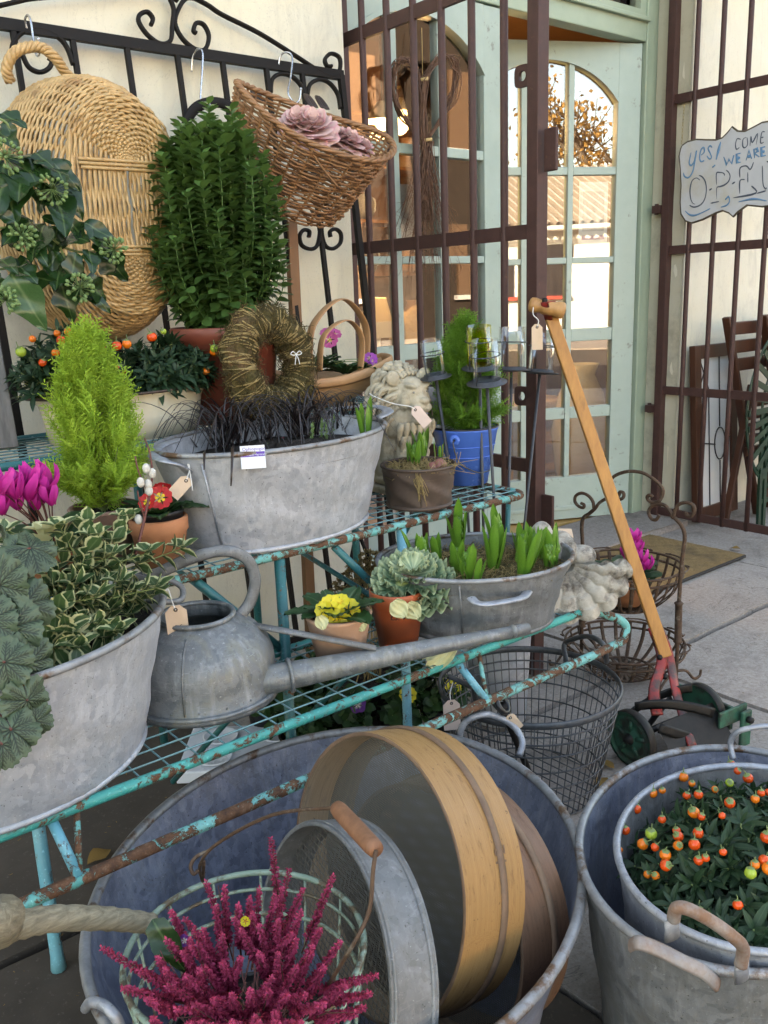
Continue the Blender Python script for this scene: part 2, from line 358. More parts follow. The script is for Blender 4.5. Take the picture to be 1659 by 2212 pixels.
wood('wood_trug', (.46, .23, .10), (.62, .37, .19), 6, (1, 3, 8), .55, (.30, .14, .06), (.6, .78))
wood('wood_trug_rim', (.42, .20, .085), (.54, .29, .14), 8, (1, 1, 1), .5)
wood('wood_chair', (.055, .016, .008), (.10, .032, .014), 8, (3, 3, .6), .45)
wood('wood_grey', (.14, .135, .13), (.30, .29, .28), 12, (8, 8, .6), .8, (.08, .06, .05), (.6, .75), .4)
wood('wood_room', (.20, .09, .035), (.30, .14, .06), 3, (5, 5, .5), .6)
wood('driftwood', (.12, .10, .065), (.33, .28, .19), 30, (.5, 6, 6), .85, (.12, .09, .05), (.5, .66), .8)
surf('twig', (.11, .045, .026), (.20, .10, .055), 60, .7, 0, (.35, .26, .18), 90, (.66, .74), .2, .001)
surf('raffia', (.55, .36, .14), (.65, .46, .22), 60, .7, 0)
surf('moss', (.055, .042, .012), (.14, .105, .032), 90, .95, 0, (.16, .09, .04), 18, (.5, .65), .8, .01)
surf('vine', (.26, .17, .06), (.46, .33, .14), 60, .8, 0, (.14, .08, .035), 30, (.56, .7), .3, .001)
surf('soil', (.012, .008, .006), (.045, .032, .024), 120, .95, 0, (.08, .06, .045), 200, (.6, .68), 1., .01)
surf('moss_dry', (.07, .065, .018), (.20, .15, .06), 90, .95, 0, (.28, .19, .09), 40, (.55, .7), 1., .01)
surf('stone_lion', (.40, .335, .235), (.55, .475, .355), 60, .9, 0, (.24, .19, .13), 16, (.52, .66), .4, .002)
surf('stone_shell', (.36, .315, .26), (.54, .49, .41), 34, .92, 0, (.11, .088, .07), 15, (.47, .62), .8, .004)
surf('stone_grey', (.16, .15, .14), (.30, .28, .25), 24, .9, 0, bmp=.6, bd=.004)
surf('coir', (.20, .12, .045), (.34, .21, .085), 140, .95, 0, (.12, .075, .035), 7, (.5, .7), 1., .004)
surf('rubber', (.012, .012, .012), (.03, .03, .03), 50, .7, 0)
surf('red_paint', (.24, .012, .009), (.32, .022, .014), 20, .5, 0, (.05, .018, .014), 22, (.44, .58), .25, .002)
surf('green_paint', (.010, .075, .045), (.022, .12, .07), 30, .55, 0, (.03, .03, .022), 20, (.46, .6), .25, .002)
surf('green_table', (.004, .026, .013), (.007, .042, .021), 20, .4, 0, bmp=.1)
surf('dark_steel', (.010, .010, .009), (.028, .025, .022), 30, .55, .5)
surf('paper', (.60, .42, .28), (.66, .48, .34), 30, .85, 0, bmp=.05)
surf('paper_pink', (.64, .48, .40), (.68, .53, .45), 30, .85, 0, bmp=.05)
surf('paper_white', (.72, .72, .74), (.78, .78, .80), 10, .7, 0, bmp=0)
surf('string', (.72, .70, .66), (.80, .78, .74), 60, .9, 0)
surf('ink', (.03, .02, .02), (.05, .03, .03), 20, .7, 0, bmp=0)
surf('ink_blue', (.10, .25, .42), (.14, .31, .50), 60, .7, 0, bmp=0)
surf('ink_dark', (.055, .075, .11), (.09, .11, .15), 60, .7, 0, bmp=0)
surf('ink_purple', (.10, .03, .30), (.13, .05, .36), 6, .5, 0, bmp=0)
surf('sign_white', (.56, .56, .57), (.62, .62, .63), 14, .6, 0, (.55, .51, .43), 5, (.5, .7), .06)
surf('sign_edge', (.06, .045, .03), (.14, .10, .06), 30, .7, 0)
surf('door_green', (.36, .455, .40), (.42, .515, .45), 8, .35, 0, (.26, .29, .25), 20, (.62, .68), .08)
surf('frame_green', (.33, .41, .30), (.39, .47, .35), 8, .4, 0, (.25, .27, .2), 22, (.66, .72), .08)
surf('brass', (.42, .30, .12), (.55, .42, .20), 40, .35, .9, (.2, .16, .08), 18, (.52, .68), .05)
def wall_mat():
    m, n, l, b = new('wall_cream'); a = nz(n, l, 2.2, 6, .7, 'World'); d = nz(n, l, 9, 8, .75, 'World', (1, 1, .35), .8); f = nz(n, l, 160, 3, .6, 'World'); k = nz(n, l, 5, 5, .6, 'World', (1, 1, .5), 3.0); h = nz(n, l, 1.1, 3, .5, 'World', (1, 1, 3))
    c = ramp(n, l, a, [(.3, (.78, .715, .56)), (.7, (.86, .80, .66))])
    c = mixc(n, l, ramp(n, l, h, [(.45, 0.), (.65, .45)]), c, (.82, .70, .47))
    c = mixc(n, l, ramp(n, l, d, [(.52, 0.), (.70, .55)]), c, (.58, .52, .42))
    c = mixc(n, l, ramp(n, l, f, [(.62, 0.), (.70, .35)]), c, (.50, .45, .38))
    c = mixc(n, l, ramp(n, l, k, [(.496, 0.), (.5, .28), (.504, 0.)]), c, (.42, .37, .30))
    l.new(c, b.inputs['Base Color']); b.inputs['Roughness'].default_value = .8
    ad = n.new('ShaderNodeMath'); ad.operation = 'MULTIPLY_ADD'; l.new(f, ad.inputs[0]); ad.inputs[1].default_value = .25; l.new(d, ad.inputs[2]); bump(n, l, ad.outputs[0], b, .35, .008); MATS['wall_cream'] = m
wall_mat()
surf('jamb_cream', (.58, .52, .38), (.66, .60, .46), 5, .8, 0, (.38, .33, .24), 4, (.52, .7), .3, .005)
surf('room_wall', (.22, .12, .06), (.30, .17, .09), 3, .8, 0, bmp=.05)
surf('fleece', (.62, .42, .24), (.75, .55, .34), 60, .95, 0, bmp=.8, bd=.01)
surf('cane', (.34, .20, .09), (.45, .28, .14), 60, .6, 0)
surf('berry', (.72, .055, .010), (.80, .10, .014), 6, .18, 0, bmp=0, rnd=.15)
surf('berry_orange', (.84, .165, .014), (.88, .21, .02), 6, .18, 0, bmp=0, rnd=.1)
surf('berry_green', (.30, .42, .04), (.38, .50, .07), 6, .2, 0, bmp=0)
surf('berry_pink', (.45, .02, .06), (.55, .04, .09), 8, .35, 0, bmp=0)
surf('stem_red', (.10, .022, .018), (.16, .045, .03), 40, .5, 0)
surf('stem_green', (.14, .20, .06), (.22, .28, .10), 40, .6, 0)
surf('catkin', (.70, .64, .56), (.80, .76, .68), 120, .95, 0, bmp=.6, bd=.003)
surf('bulb_skin', (.22, .07, .06), (.34, .14, .10), 30, .5, 0, (.5, .35, .22), 20, (.6, .72))
surf('asphalt', (.045, .045, .047), (.06, .06, .062), 60, .9, 0, bmp=.4)
surf('white_wall', (.80, .79, .77), (.84, .83, .81), 3, .8, 0, bmp=.05)
surf('tin_roof', (.42, .38, .32), (.56, .51, .44), 3, .6, .0, (.30, .24, .18), 1.5, (.5, .68), .1)
surf('bark', (.09, .07, .055), (.17, .14, .11), 30, .9, 0, bmp=.8, bd=.02)
surf('white_paint', (.72, .70, .66), (.78, .76, .72), 10, .5, 0)
surf('red_line', (.45, .05, .04), (.5, .07, .05), 8, .5, 0)
surf('car_blue', (.035, .035, .04), (.05, .05, .055), 8, .15, 0, bmp=0)
surf('shade_cream', (.75, .62, .42), (.8, .68, .5), 10, .8, 0)
# leaves and petals
leafmat('leaf_box', (.030, .085, .022), (.12, .23, .06), .36, nsc=14)
leafmat('leaf_solanum', (.010, .034, .016), (.026, .065, .028), .5, mid=(.06, .11, .05))
leafmat('leaf_cypress', (.22, .40, .035), (.46, .66, .09), .55, trans=.35)
leafmat('leaf_cypress_green', (.085, .24, .025), (.19, .38, .05), .55, trans=.35)
leafmat('leaf_ivy', (.006, .024, .006), (.016, .050, .011), .25, mid=(.09, .15, .05), spec=.5, trans=.1)
leafmat('leaf_ivy_pale', (.03, .085, .025), (.07, .15, .05), .25, mid=(.20, .28, .12), spec=.6)
leafmat('leaf_var', (.028, .075, .028), (.07, .13, .045), .36, edge=(.66, .64, .34), mid=(.16, .22, .10), edgew=(.30, .38))
leafmat('leaf_cream', (.60, .58, .28), (.70, .66, .38), .5)
leafmat('leaf_primrose', (.014, .050, .016), (.035, .095, .030), .38, mid=(.16, .24, .12), spec=.5)
leafmat('leaf_hyacinth', (.06, .17, .018), (.13, .29, .035), .28, mid=None, spec=.6, trans=.2)
leafmat('leaf_cyclamen', (.018, .055, .022), (.05, .10, .045), .4, mid=(.12, .2, .1))
leafmat('leaf_dark', (.014, .045, .012), (.035, .085, .025), .45)
leafmat('leaf_grass_black', (.010, .007, .008), (.028, .018, .017), .3, trans=.05, spec=.6)
leafmat('leaf_small', (.12, .22, .07), (.22, .33, .12), .5)
leafmat('leaf_dry', (.40, .26, .12), (.55, .38, .20), .8)
leafmat('leaf_brown', (.20, .11, .03), (.34, .20, .06), .8)
leafmat('dry_bloom', (.20, .13, .05), (.38, .28, .13), .9, trans=.1)
leafmat('petal_pink', (.88, .42, .42), (.90, .66, .58), .6, trans=.3, edge=(.84, .30, .40), edgew=(.34, .6))
leafmat('heather', (.13, .005, .020), (.52, .055, .14), .65, trans=.2)
leafmat('heather_stem', (.09, .03, .03), (.16, .06, .04), .8, trans=0)
leafmat('autumn', (.30, .16, .05), (.42, .25, .08), .7, trans=.3)
def petal_uv(name, inner, outer, p=(.2, .35), centre=None):
    m, n, l, b = new(name); uv = n.new('ShaderNodeUVMap'); sp = n.new('ShaderNodeSeparateXYZ'); l.new(uv.outputs[0], sp.inputs[0])
    f = nz(n, l, 60, 3); ad = n.new('ShaderNodeMath'); ad.operation = 'MULTIPLY_ADD'; l.new(f, ad.inputs[0]); ad.inputs[1].default_value = .12; l.new(sp.outputs[1], ad.inputs[2])
    st = [(p[0], inner), (p[1], outer)]
    if centre is not None: st = [(.10, centre), (.14, inner)]+[(p[0]+.02, inner), (p[1], outer)]
    c = ramp(n, l, ad.outputs[0], st); l.new(c, b.inputs['Base Color']); b.inputs['Roughness'].default_value = .5
    tr = n.new('ShaderNodeBsdfTranslucent'); mx = n.new('ShaderNodeMixShader'); mx.inputs[0].default_value = .3; l.new(c, tr.inputs[0])
    l.new(b.outputs[0], mx.inputs[1]); l.new(tr.outputs[0], mx.inputs[2]); l.new(mx.outputs[0], n['Material Output'].inputs[0]); MATS[name] = m
petal_uv('primrose_yellow', (.86, .48, .02), (.88, .72, .05), (.25, .5))
petal_uv('primrose_red', (.86, .60, .03), (.55, .012, .012), (.42, .48), (.6, .3, .02))
petal_uv('primrose_pink', (.85, .62, .10), (.72, .13, .38), (.25, .4))
petal_uv('primrose_violet', (.85, .66, .25), (.45, .08, .45), (.22, .6))
petal_uv('petal_magenta', (.42, .006, .16), (.78, .045, .42), (.12, .8))
petal_uv('viola', (.85, .80, .70), (.16, .03, .25), (.3, .6))
def veined(name, pale, vein, trans=.1):
    m, n, l, b = new(name); at = n.new('ShaderNodeAttribute'); at.attribute_name = 'tint'
    f = nz(n, l, 30, 4); p = ramp(n, l, f, [(.3, tuple(x*.75 for x in pale)), (.7, pale)])
    c = mixc(n, l, at.outputs['Fac'], p, vein); l.new(c, b.inputs['Base Color']); b.inputs['Roughness'].default_value = .5
    bump(n, l, at.outputs['Fac'], b, -.6, .006)
    tr = n.new('ShaderNodeBsdfTranslucent'); mx = n.new('ShaderNodeMixShader'); mx.inputs[0].default_value = trans; l.new(c, tr.inputs[0])
    l.new(b.outputs[0], mx.inputs[1]); l.new(tr.outputs[0], mx.inputs[2]); l.new(mx.outputs[0], n['Material Output'].inputs[0]); MATS[name] = m
veined('leaf_heuchera', (.088, .132, .075), (.006, .014, .008))
veined('leaf_cabbage', (.10, .21, .11), (.56, .62, .36), .15)
def glass(name, refl=.12, tint=(.96, .98, .97), rough=0., gain=1.):
    m, n, l, b = new(name); n.remove(b); tr = n.new('ShaderNodeBsdfTransparent'); tr.inputs[0].default_value = C(tint)
    gl = n.new('ShaderNodeBsdfGlossy'); gl.inputs['Roughness'].default_value = rough; gl.inputs[0].default_value = (1, 1, 1, 1)
    fr = n.new('ShaderNodeFresnel'); fr.inputs[0].default_value = 1.5; ma = n.new('ShaderNodeMath'); ma.operation = 'MULTIPLY_ADD'; ma.use_clamp = True
    l.new(fr.outputs[0], ma.inputs[0]); ma.inputs[1].default_value = gain; ma.inputs[2].default_value = refl
    mx = n.new('ShaderNodeMixShader'); l.new(ma.outputs[0], mx.inputs[0]); l.new(tr.outputs[0], mx.inputs[1]); l.new(gl.outputs[0], mx.inputs[2])
    l.new(mx.outputs[0], n['Material Output'].inputs[0]); MATS[name] = m
glass('pane_glass', .10); glass('jar_glass', -.01, (.96, .975, .97), .02, .24); glass('jar_yellow', -.01, (.95, .90, .50), .02, .24)
def emit(name, c, s):
    m, n, l, b = new(name); n.remove(b); e = n.new('ShaderNodeEmission'); e.inputs[0].default_value = C(c); e.inputs[1].default_value = s
    l.new(e.outputs[0], n['Material Output'].inputs[0]); MATS[name] = m
emit('bulb', (1, .70, .34), 5)
def screen(name, c, scale=300, cov=.5):
    """fine woven wire: opaque wires, open holes (far below one pixel each)"""
    m, n, l, b = new(name); tc = n.new('ShaderNodeTexCoord'); sp = n.new('ShaderNodeSeparateXYZ'); l.new(tc.outputs['UV'], sp.inputs[0]); outs = []
    for k in (0, 1):
        mu = n.new('ShaderNodeMath'); mu.operation = 'MULTIPLY'; l.new(sp.outputs[k], mu.inputs[0]); mu.inputs[1].default_value = scale
        fr = n.new('ShaderNodeMath'); fr.operation = 'FRACT'; l.new(mu.outputs[0], fr.inputs[0])
        lt = n.new('ShaderNodeMath'); lt.operation = 'LESS_THAN'; l.new(fr.outputs[0], lt.inputs[0]); lt.inputs[1].default_value = cov; outs.append(lt.outputs[0])
    mx = n.new('ShaderNodeMath'); mx.operation = 'MAXIMUM'; l.new(outs[0], mx.inputs[0]); l.new(outs[1], mx.inputs[1])
    b.inputs['Base Color'].default_value = C(c); b.inputs['Roughness'].default_value = .5; b.inputs['Metallic'].default_value = .3; l.new(mx.outputs[0], b.inputs['Alpha']); MATS[name] = m
screen('sieve_mesh', (.15, .145, .125), 120, .5); screen('sieve_mesh_coarse', (.12, .115, .10), 44, .16)
def concrete():
    m, n, l, b = new('concrete'); a = nz(n, l, 1.6, 7, .7, 'World'); s = nz(n, l, 90, 4, .7, 'World'); g = nz(n, l, 6, 6, .7, 'World')
    c = ramp(n, l, a, [(.3, (.25, .205, .172)), (.7, (.37, .31, .268))])
    c = mixc(n, l, ramp(n, l, s, [(.35, .0), (.7, .6)]), c, (.52, .46, .405)); cr = nz(n, l, 2.3, 5, .6, 'World', None, 2.5); c = mixc(n, l, ramp(n, l, cr, [(.495, 0.), (.5, .6), (.505, 0.)]), c, (.07, .06, .05)); c = mixc(n, l, ramp(n, l, g, [(.52, 0.), (.68, .6)]), c, (.15, .12, .10))
    sp = nz(n, l, 260, 2, .5, 'World'); c = mixc(n, l, ramp(n, l, sp, [(.62, 0.), (.70, .5)]), c, (.10, .09, .09))
    oi = n.new('ShaderNodeObjectInfo'); hv = n.new('ShaderNodeHueSaturation'); mr = n.new('ShaderNodeMapRange'); mr.inputs[3].default_value = .86; mr.inputs[4].default_value = 1.12
    l.new(oi.outputs['Random'], mr.inputs[0]); l.new(mr.outputs[0], hv.inputs['Value']); l.new(c, hv.inputs['Color'])
    l.new(hv.outputs[0], b.inputs['Base Color']); b.inputs['Roughness'].default_value = .9
    ad = n.new('ShaderNodeMath'); ad.operation = 'ADD'; l.new(s, ad.inputs[0]); l.new(g, ad.inputs[1]); bump(n, l, ad.outputs[0], b, .5, .004); MATS['concrete'] = m
concrete()
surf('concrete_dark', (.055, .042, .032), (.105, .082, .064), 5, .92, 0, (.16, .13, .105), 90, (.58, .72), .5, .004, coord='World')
surf('joint_dirt', (.05, .04, .032), (.10, .085, .07), 60, .95, 0, bmp=.6)
class _M:
    def __getattr__(s, k): return MATS[k]
X = _M()
surf('green_pale', (.16, .25, .19), (.26, .34, .27), 30, .55, 0, (.10, .075, .045), 40, (.48, .58), .3, .002)
surf('zinc_rust', (.28, .26, .25), (.42, .38, .35), 16, .6, .3, (.24, .13, .08), 9, (.42, .6), .3, .002)
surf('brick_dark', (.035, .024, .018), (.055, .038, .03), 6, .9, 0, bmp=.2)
surf('tin_valley', (.20, .165, .13), (.26, .22, .18), 3, .8, 0, bmp=0)  # rusty valleys, with the shade between the ribs also put into the colour
surf('wire_teal', (.10, .33, .35), (.22, .44, .45), 40, .5, 0, (.16, .10, .07), 30, (.50, .58), .3, .001)
surf('zinc_rim', (.20, .205, .21), (.36, .365, .37), 40, .5, .4, (.15, .085, .05), 18, (.52, .62), .5, .002)
# ---------------------------------------------------------------- ground, street, sky side
g = MB().box((-60, -60, -.6), (60, 2.6, -.03)); o = obj('ground', g, X.joint_dirt, smooth=False, kind='structure')
def pavement():
    pv = bpy.data.objects.new('pavement', None); COL.objects.link(pv); pv['kind'] = 'structure'
    xs = [-3.58, -2.45, -1.32, -.19, .94, 2.07, 3.2, 4.33, 5.46, 6.6]; ys = [-3.1, -1.97, -.84, .29, 1.42, 2.275]
    for i in range(len(xs)-1):
        for j in range(len(ys)-1):
            gp = .009; h = random.uniform(-.003, .003); a, b, c_, d = xs[i]+gp, xs[i+1]-gp, ys[j]+gp, ys[j+1]-gp
            m = MB(); n = 12
            def P(u, v, a=a, b=b, c_=c_, d=d, h=h):
                e = .006*(math.sin(u*31+v*7+a)+math.sin(v*23+c_))*.5
                return (a+(b-a)*u+e*(1 if u in (0, 1) else 0), c_+(d-c_)*v+e*(1 if v in (0, 1) else 0), h)
            m.grid(P, n, n)
            ed = [(k, 0) for k in range(n+1)]+[(n, k) for k in range(1, n+1)]+[(k, n) for k in range(n-1, -1, -1)]+[(0, k) for k in range(n-1, 0, -1)]
            V = [P(p/n, q/n) for p, q in ed]; L = len(V); V2 = [(x, y, -.05) for x, y, z in V]
            m.add(V+V2, [(k, L+k, L+(k+1) % L, (k+1) % L) for k in range(L)])
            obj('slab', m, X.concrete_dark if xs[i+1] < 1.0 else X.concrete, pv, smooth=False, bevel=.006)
    return pv
pavement()
kb = MB()
obj('kerb', kb.box((-40, -3.26, -.1), (40, -3.1, .0)), X.concrete, smooth=False, kind='structure', bevel=.01)
obj('road', MB().box((-60, -10, -.2), (60, -3.27, -.115)), X.asphalt, smooth=False, kind='structure')
obj('far_pavement', MB().box((-60, -13.8, -.2), (60, -10.01, .0)), X.concrete, smooth=False, kind='structure')
# building across the street, seen mirrored in the door glass
def opposite():
    t = thing('street_building', 'low white building with ribbed tin roof across the street, mirrored in the door', 'building', (3, -15, 0))
    obj('wall', MB().box((-9, -20, 0), (16, -15, 2.55)), X.white_wall, t, smooth=False)
    m = MB(); pr = []
    n = 520
    for k in range(n+1):
        x = -9.5+26*k/n; pr.append((x, .10*(1 if (k//2) % 2 else 0)))
    V = []
    for x, h in pr: V += [(x, -14.5, 2.42+h), (x-1.6, -17.5, 3.95+h)]
    m.add(V, [(2*k, 2*k+2, 2*k+3, 2*k+1) for k in range(n)])
    V = []
    for x, h in pr: V += [(x-1.6, -17.5, 3.95+h), (x, -20.5, 2.42+h)]
    m.add(V, [(2*k, 2*k+2, 2*k+3, 2*k+1) for k in range(n)])
    m.M = [1 if (q//2) % 2 else 0 for q in range(len(m.M))]; obj('roof', m, [X.tin_valley, X.tin_roof], t, smooth=False)
    for x in (-6, -2.6, .4, 1.9, 4.6, 8, 11.5):
        f = obj('window', MB().box((x, -15.03, .9), (x+1.1, -14.96, 2.05)), X.car_blue, t, smooth=False)
        obj('sill', MB().box((x-.1, -14.995, .82), (x+1.2, -14.88, .90)), X.red_line, f, smooth=False)
    obj('gutter', MB().tube([(-9.5, -14.46, 2.38), (16.5, -14.46, 2.38)], .06, 8), X.white_paint, t)
opposite()
def street_tree(x, y, H, label, n=2600):
    t = thing('street_tree', label, 'tree', (x, y, 0)); tr = MB(); pts = []
    def limb(p, d, L, r, lev):
        q = [np.array(p, float)]; dd = nrm(d)
        for k in range(4): dd = nrm(dd+rng.normal(0, .13, 3)+np.array([0, 0, .05])); q.append(q[-1]+dd*L/4)
        tr.tube(q, np.linspace(r, r*.55, 5), 6)
        if lev == 0: pts.extend(q[1:]); return
        for k in range(4 if lev > 1 else 5):
            f = rng.uniform(.45, 1); b = q[min(4, int(f*4))]; limb(b, nrm(dd+rng.normal(0, .55, 3)), L*rng.uniform(.5, .75), r*.5, lev-1)
    limb((x, y, 0), (0, 0, 1), H*.42, H*.03, 4)
    obj('trunk', tr, X.bark, t)
    P = np.array(pts); idx = rng.integers(0, len(P), n); tpl = leaf_tpl(.16, .11, 2, .1, .03)
    Os = P[idx]+rng.normal(0, .18, (n, 3)); Ms = np.array([frame(rng.normal(0, 1, 3), rng.normal(0, 1, 3)) for _ in range(n)])
    obj('crown', MB().inst(tpl, Ms, Os), X.autumn, t)
street_tree(4.4, -22, 10.5, 'bare autumn tree with orange leaves behind the tin roof, mirrored in the door glass')
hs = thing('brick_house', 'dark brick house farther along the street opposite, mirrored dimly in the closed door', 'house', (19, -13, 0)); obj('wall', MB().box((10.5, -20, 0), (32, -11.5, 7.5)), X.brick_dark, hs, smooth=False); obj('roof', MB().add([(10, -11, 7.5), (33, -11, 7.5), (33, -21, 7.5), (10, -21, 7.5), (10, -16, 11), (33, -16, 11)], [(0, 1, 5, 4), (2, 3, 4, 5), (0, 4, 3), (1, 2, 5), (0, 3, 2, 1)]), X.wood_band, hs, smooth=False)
for x in (12, 15.5, 19, 22.5, 26):
    for z in (1, 4.4): wn = obj('window', MB().box((x, -11.52, z), (x+1.2, -11.44, z+1.7)), X.wood_band, hs, smooth=False); obj('sill', MB().box((x-.1, -11.5, z-.12), (x+1.3, -11.38, z-.01)), X.white_paint, wn, smooth=False)
street_tree(-6, -23, 8, 'taller autumn tree standing farther along the street opposite', 1500)
# ---------------------------------------------------------------- the shop
shop = thing('shop_building', 'cream rendered shop front with green glazed double doors', 'building', (2.6, 2.35, 0))
obj('wall', MB().box((-7, 2.27, -.05), (1.735, 2.52, 3.2)), X.wall_cream, shop, smooth=False, label='cream wall left of the door')
obj('wall', MB().box((3.55, 2.27, -.05), (10, 2.52, 3.2)), X.wall_cream, shop, smooth=False, label='cream wall right of the door')
obj('lintel', MB().box((1.735, 2.27, 2.62), (3.55, 2.52, 3.2)), X.wall_cream, shop, smooth=False)
obj('jamb', MB().grid(lambda u, v: (3.547-.004*math.sin(v*40)*math.sin(u*9), 2.276+.22*u, v*2.62), 6, 30), X.jamb_cream, shop)
obj('roof', MB().box((-7.2, 2.0, 3.2), (10.2, 9, 4.5)), X.concrete, shop, smooth=False)
for nm, a, b in (('side_wall', (-7, 2.52, 0), (-6.8, 9, 3.2)), ('side_wall', (9.8, 2.52, 0), (10, 9, 3.2)), ('back_wall', (-7, 8.9, 0), (10, 9.1, 3.2))):
    obj(nm, MB().box(a, b), X.room_wall, shop, smooth=False)
obj('room_wall', MB().box((1.5, 5.3, 0), (6.5, 5.36, 2.9)), X.room_wall, shop, smooth=False)
obj('room_wall', MB().box((6.4, 2.52, 0), (6.46, 5.3, 2.9)), X.room_wall, shop, smooth=False)
obj('room_wall', MB().box((1.40, 2.53, 0), (1.46, 5.3, 2.9)), X.room_wall, shop, smooth=False)
obj('room_ceiling', MB().box((1.4, 2.53, 2.85), (6.5, 5.4, 2.9)), X.room_wall, shop, smooth=False)
fl = obj('room_floor', MB().box((1.4, 2.56, -.02), (6.5, 5.4, .012)), X.wood_band, shop, smooth=False)
for k in range(14):
    y0 = 2.57+k*.2; obj('plank', MB().box((1.46, y0, .013), (6.4, y0+.194, .022)), X.wood_honey, fl, smooth=False)
for k in range(18):
    obj('wall_board', MB().box((1.5+k*.27, 5.27, .02), (1.5+k*.27+.262, 5.298, 2.8)), X.wood_room, shop, smooth=False)
obj('doorstep', MB().grid(lambda u, v: (1.742+1.80*u, 2.19+.34*v, .028+.003*math.sin(u*17)*math.cos(v*5)), 20, 5).box((1.742, 2.191, -.05), (3.545, 2.53, .022)), X.concrete, shop)
GR = X.frame_green
fr = obj('door_frame', MB().box((1.736, 2.44, 0), (1.765, 2.515, 2.62)).box((3.47, 2.44, .0), (3.547, 2.515, 2.62)).box((1.765, 2.445, 2.07), (3.47, 2.513, 2.16)).box((1.765, 2.44, 2.55), (3.47, 2.514, 2.62)).box((1.765, 2.425, 2.142), (3.47, 2.445, 2.16)), GR, shop, smooth=False, bevel=.004)
for a, b in ((1.80, 2.58), (2.64, 3.43)):
    p = obj('transom_pane', MB().box((a, 2.475, 2.19), (b, 2.481, 2.53)), X.pane_glass, fr, smooth=False)
obj('transom_bar', MB().box((1.765, 2.45, 2.16), (1.80, 2.51, 2.55)).box((2.58, 2.45, 2.16), (2.64, 2.51, 2.55)).box((3.43, 2.45, 2.16), (3.47, 2.51, 2.55)).box((1.80, 2.45, 2.16), (2.58, 2.51, 2.19)).box((2.64, 2.45, 2.16), (3.43, 2.51, 2.19)), GR, fr, smooth=False)
ROWS = [(.227, .50), (.55, .845), (.90, 1.18), (1.206, 1.545), (1.578, 1.97)]
def door_leaf(W, hinge, ang, flip, label):
    """leaf in local x 0..W, thickness y; hinge at local x=0 (flip: leaf runs to -x)"""
    t = bpy.data.objects.new('door', None); COL.objects.link(t); t.parent = shop; t['label'] = label
    t.location = (hinge[0]-shop.location[0], hinge[1]-shop.location[1], .03); t.rotation_euler = (0, 0, ang)
    s = -1 if flip else 1; st = .105; y0, y1 = -.022, .022
    def bx(m, xa, xb, za, zb, ya=y0, yb=y1): a, b = sorted((s*xa, s*xb)); m.box((a, ya, za), (b, yb, zb)); return m
    k = lambda nm, m, mt=X.door_green, bv=.003: obj(nm, m, mt, t, smooth=False, world=False, bevel=bv)
    k('stile', bx(MB(), 0, st, 0, 2.035)); k('stile', bx(MB(), W-st, W, 0, 2.035)); k('bottom_rail', bx(MB(), st, W-st, 0, .20))
    k('bottom_rail_moulding', bx(MB(), st-.06, W-st+.06, .045, .065, -.03, -.022))
    m = MB(); n = 24; xa, xb = st, W-st; mid = (xa+xb)/2; hw = (xb-xa)/2
    arch = lambda x: 1.965-.13*((x-mid)/hw)**2-.03*((x-mid)/hw)**6
    V = []
    for q in range(n+1):
        x = xa+(xb-xa)*q/n; V += [(s*x, y0, arch(x)), (s*x, y0, 2.035), (s*x, y1, 2.035), (s*x, y1, arch(x))]
    Fc = []
    for q in range(n):
        a = 4*q; Fc += [(a, a+4, a+5, a+1), (a+1, a+5, a+6, a+2), (a+2, a+6, a+7, a+3), (a+3, a+7, a+4, a)]
    k('top_rail', m.add(V, Fc), bv=0)
    m = MB(); V = []
    for q in range(n+1):
        x = xa+(xb-xa)*q/n; V += [(s*x, y0-.006, arch(x)-.003), (s*x, y0-.006, arch(x)+.014), (s*x, y0+.001, arch(x)+.014), (s*x, y0+.001, arch(x)-.003)]
    k('arch_moulding', m.add(V, Fc), bv=0)
    cols = [xa+(xb-xa)*q/3 for q in range(4)]; bw = .013
    for q in (1, 2): k('glazing_bar', bx(MB(), cols[q]-bw, cols[q]+bw, .20, arch(cols[q])+.01, y0+.002, y1-.002))
    for z0, z1 in ((.50, .55), (.845, .90), (1.18, 1.206), (1.545, 1.578)):
        for q in range(3): k('rail', bx(MB(), cols[q]+(bw if q else 0), cols[q+1]-(bw if q < 2 else 0), z0-.03, z1-.03, y0+.004, y1-.004))
    zz = [.20, .52, .87, 1.176, 1.548, 1.99]
    for r_ in range(5):
        for q in range(3):
            za, zb = zz[r_]-.012, zz[r_+1]+.002
            if r_ == 4: zb = max(arch(cols[q]), arch(cols[q+1]))+.005
            a, b = cols[q]-.002, cols[q+1]+.002; tl = random.uniform(-.0012, .0012)
            V = [(s*a, tl, za), (s*b, -tl, za), (s*b, -tl, zb), (s*a, tl, zb)]
            V = V+[(x, y+.004, z) for x, y, z in V]
            obj('pane', MB().add(V, [(0, 1, 2, 3), (7, 6, 5, 4)]), X.pane_glass, t, smooth=False, world=False)
    return t
dl = door_leaf(.845, (1.767, 2.475), 0, False, 'closed green glazed door')
dr = door_leaf(.845, (3.468, 2.475), R(-26), True, 'green glazed door standing open inwards')
# door furniture on the open leaf (local coordinates, free edge at x = -.845)
def dpart(nm, mb, mt, bv=0, sm=False, par=None): return obj(nm, mb, mt, par or dr, smooth=sm, world=False, bevel=bv)
hp = dpart('handle_plate', MB().box((-.815, -.029, .98), (-.775, -.022, 1.19)), X.brass, .002)
dpart('lever', MB().tube([(-.795, -.03, 1.125), (-.795, -.07, 1.125), (-.78, -.075, 1.125), (-.69, -.075, 1.118)], [.009, .008, .008, .007], 8), X.brass, 0, True, hp)
dpart('keyhole', MB().box((-.799, -.0305, 1.03), (-.791, -.0288, 1.055)), X.ink, 0, False, hp)
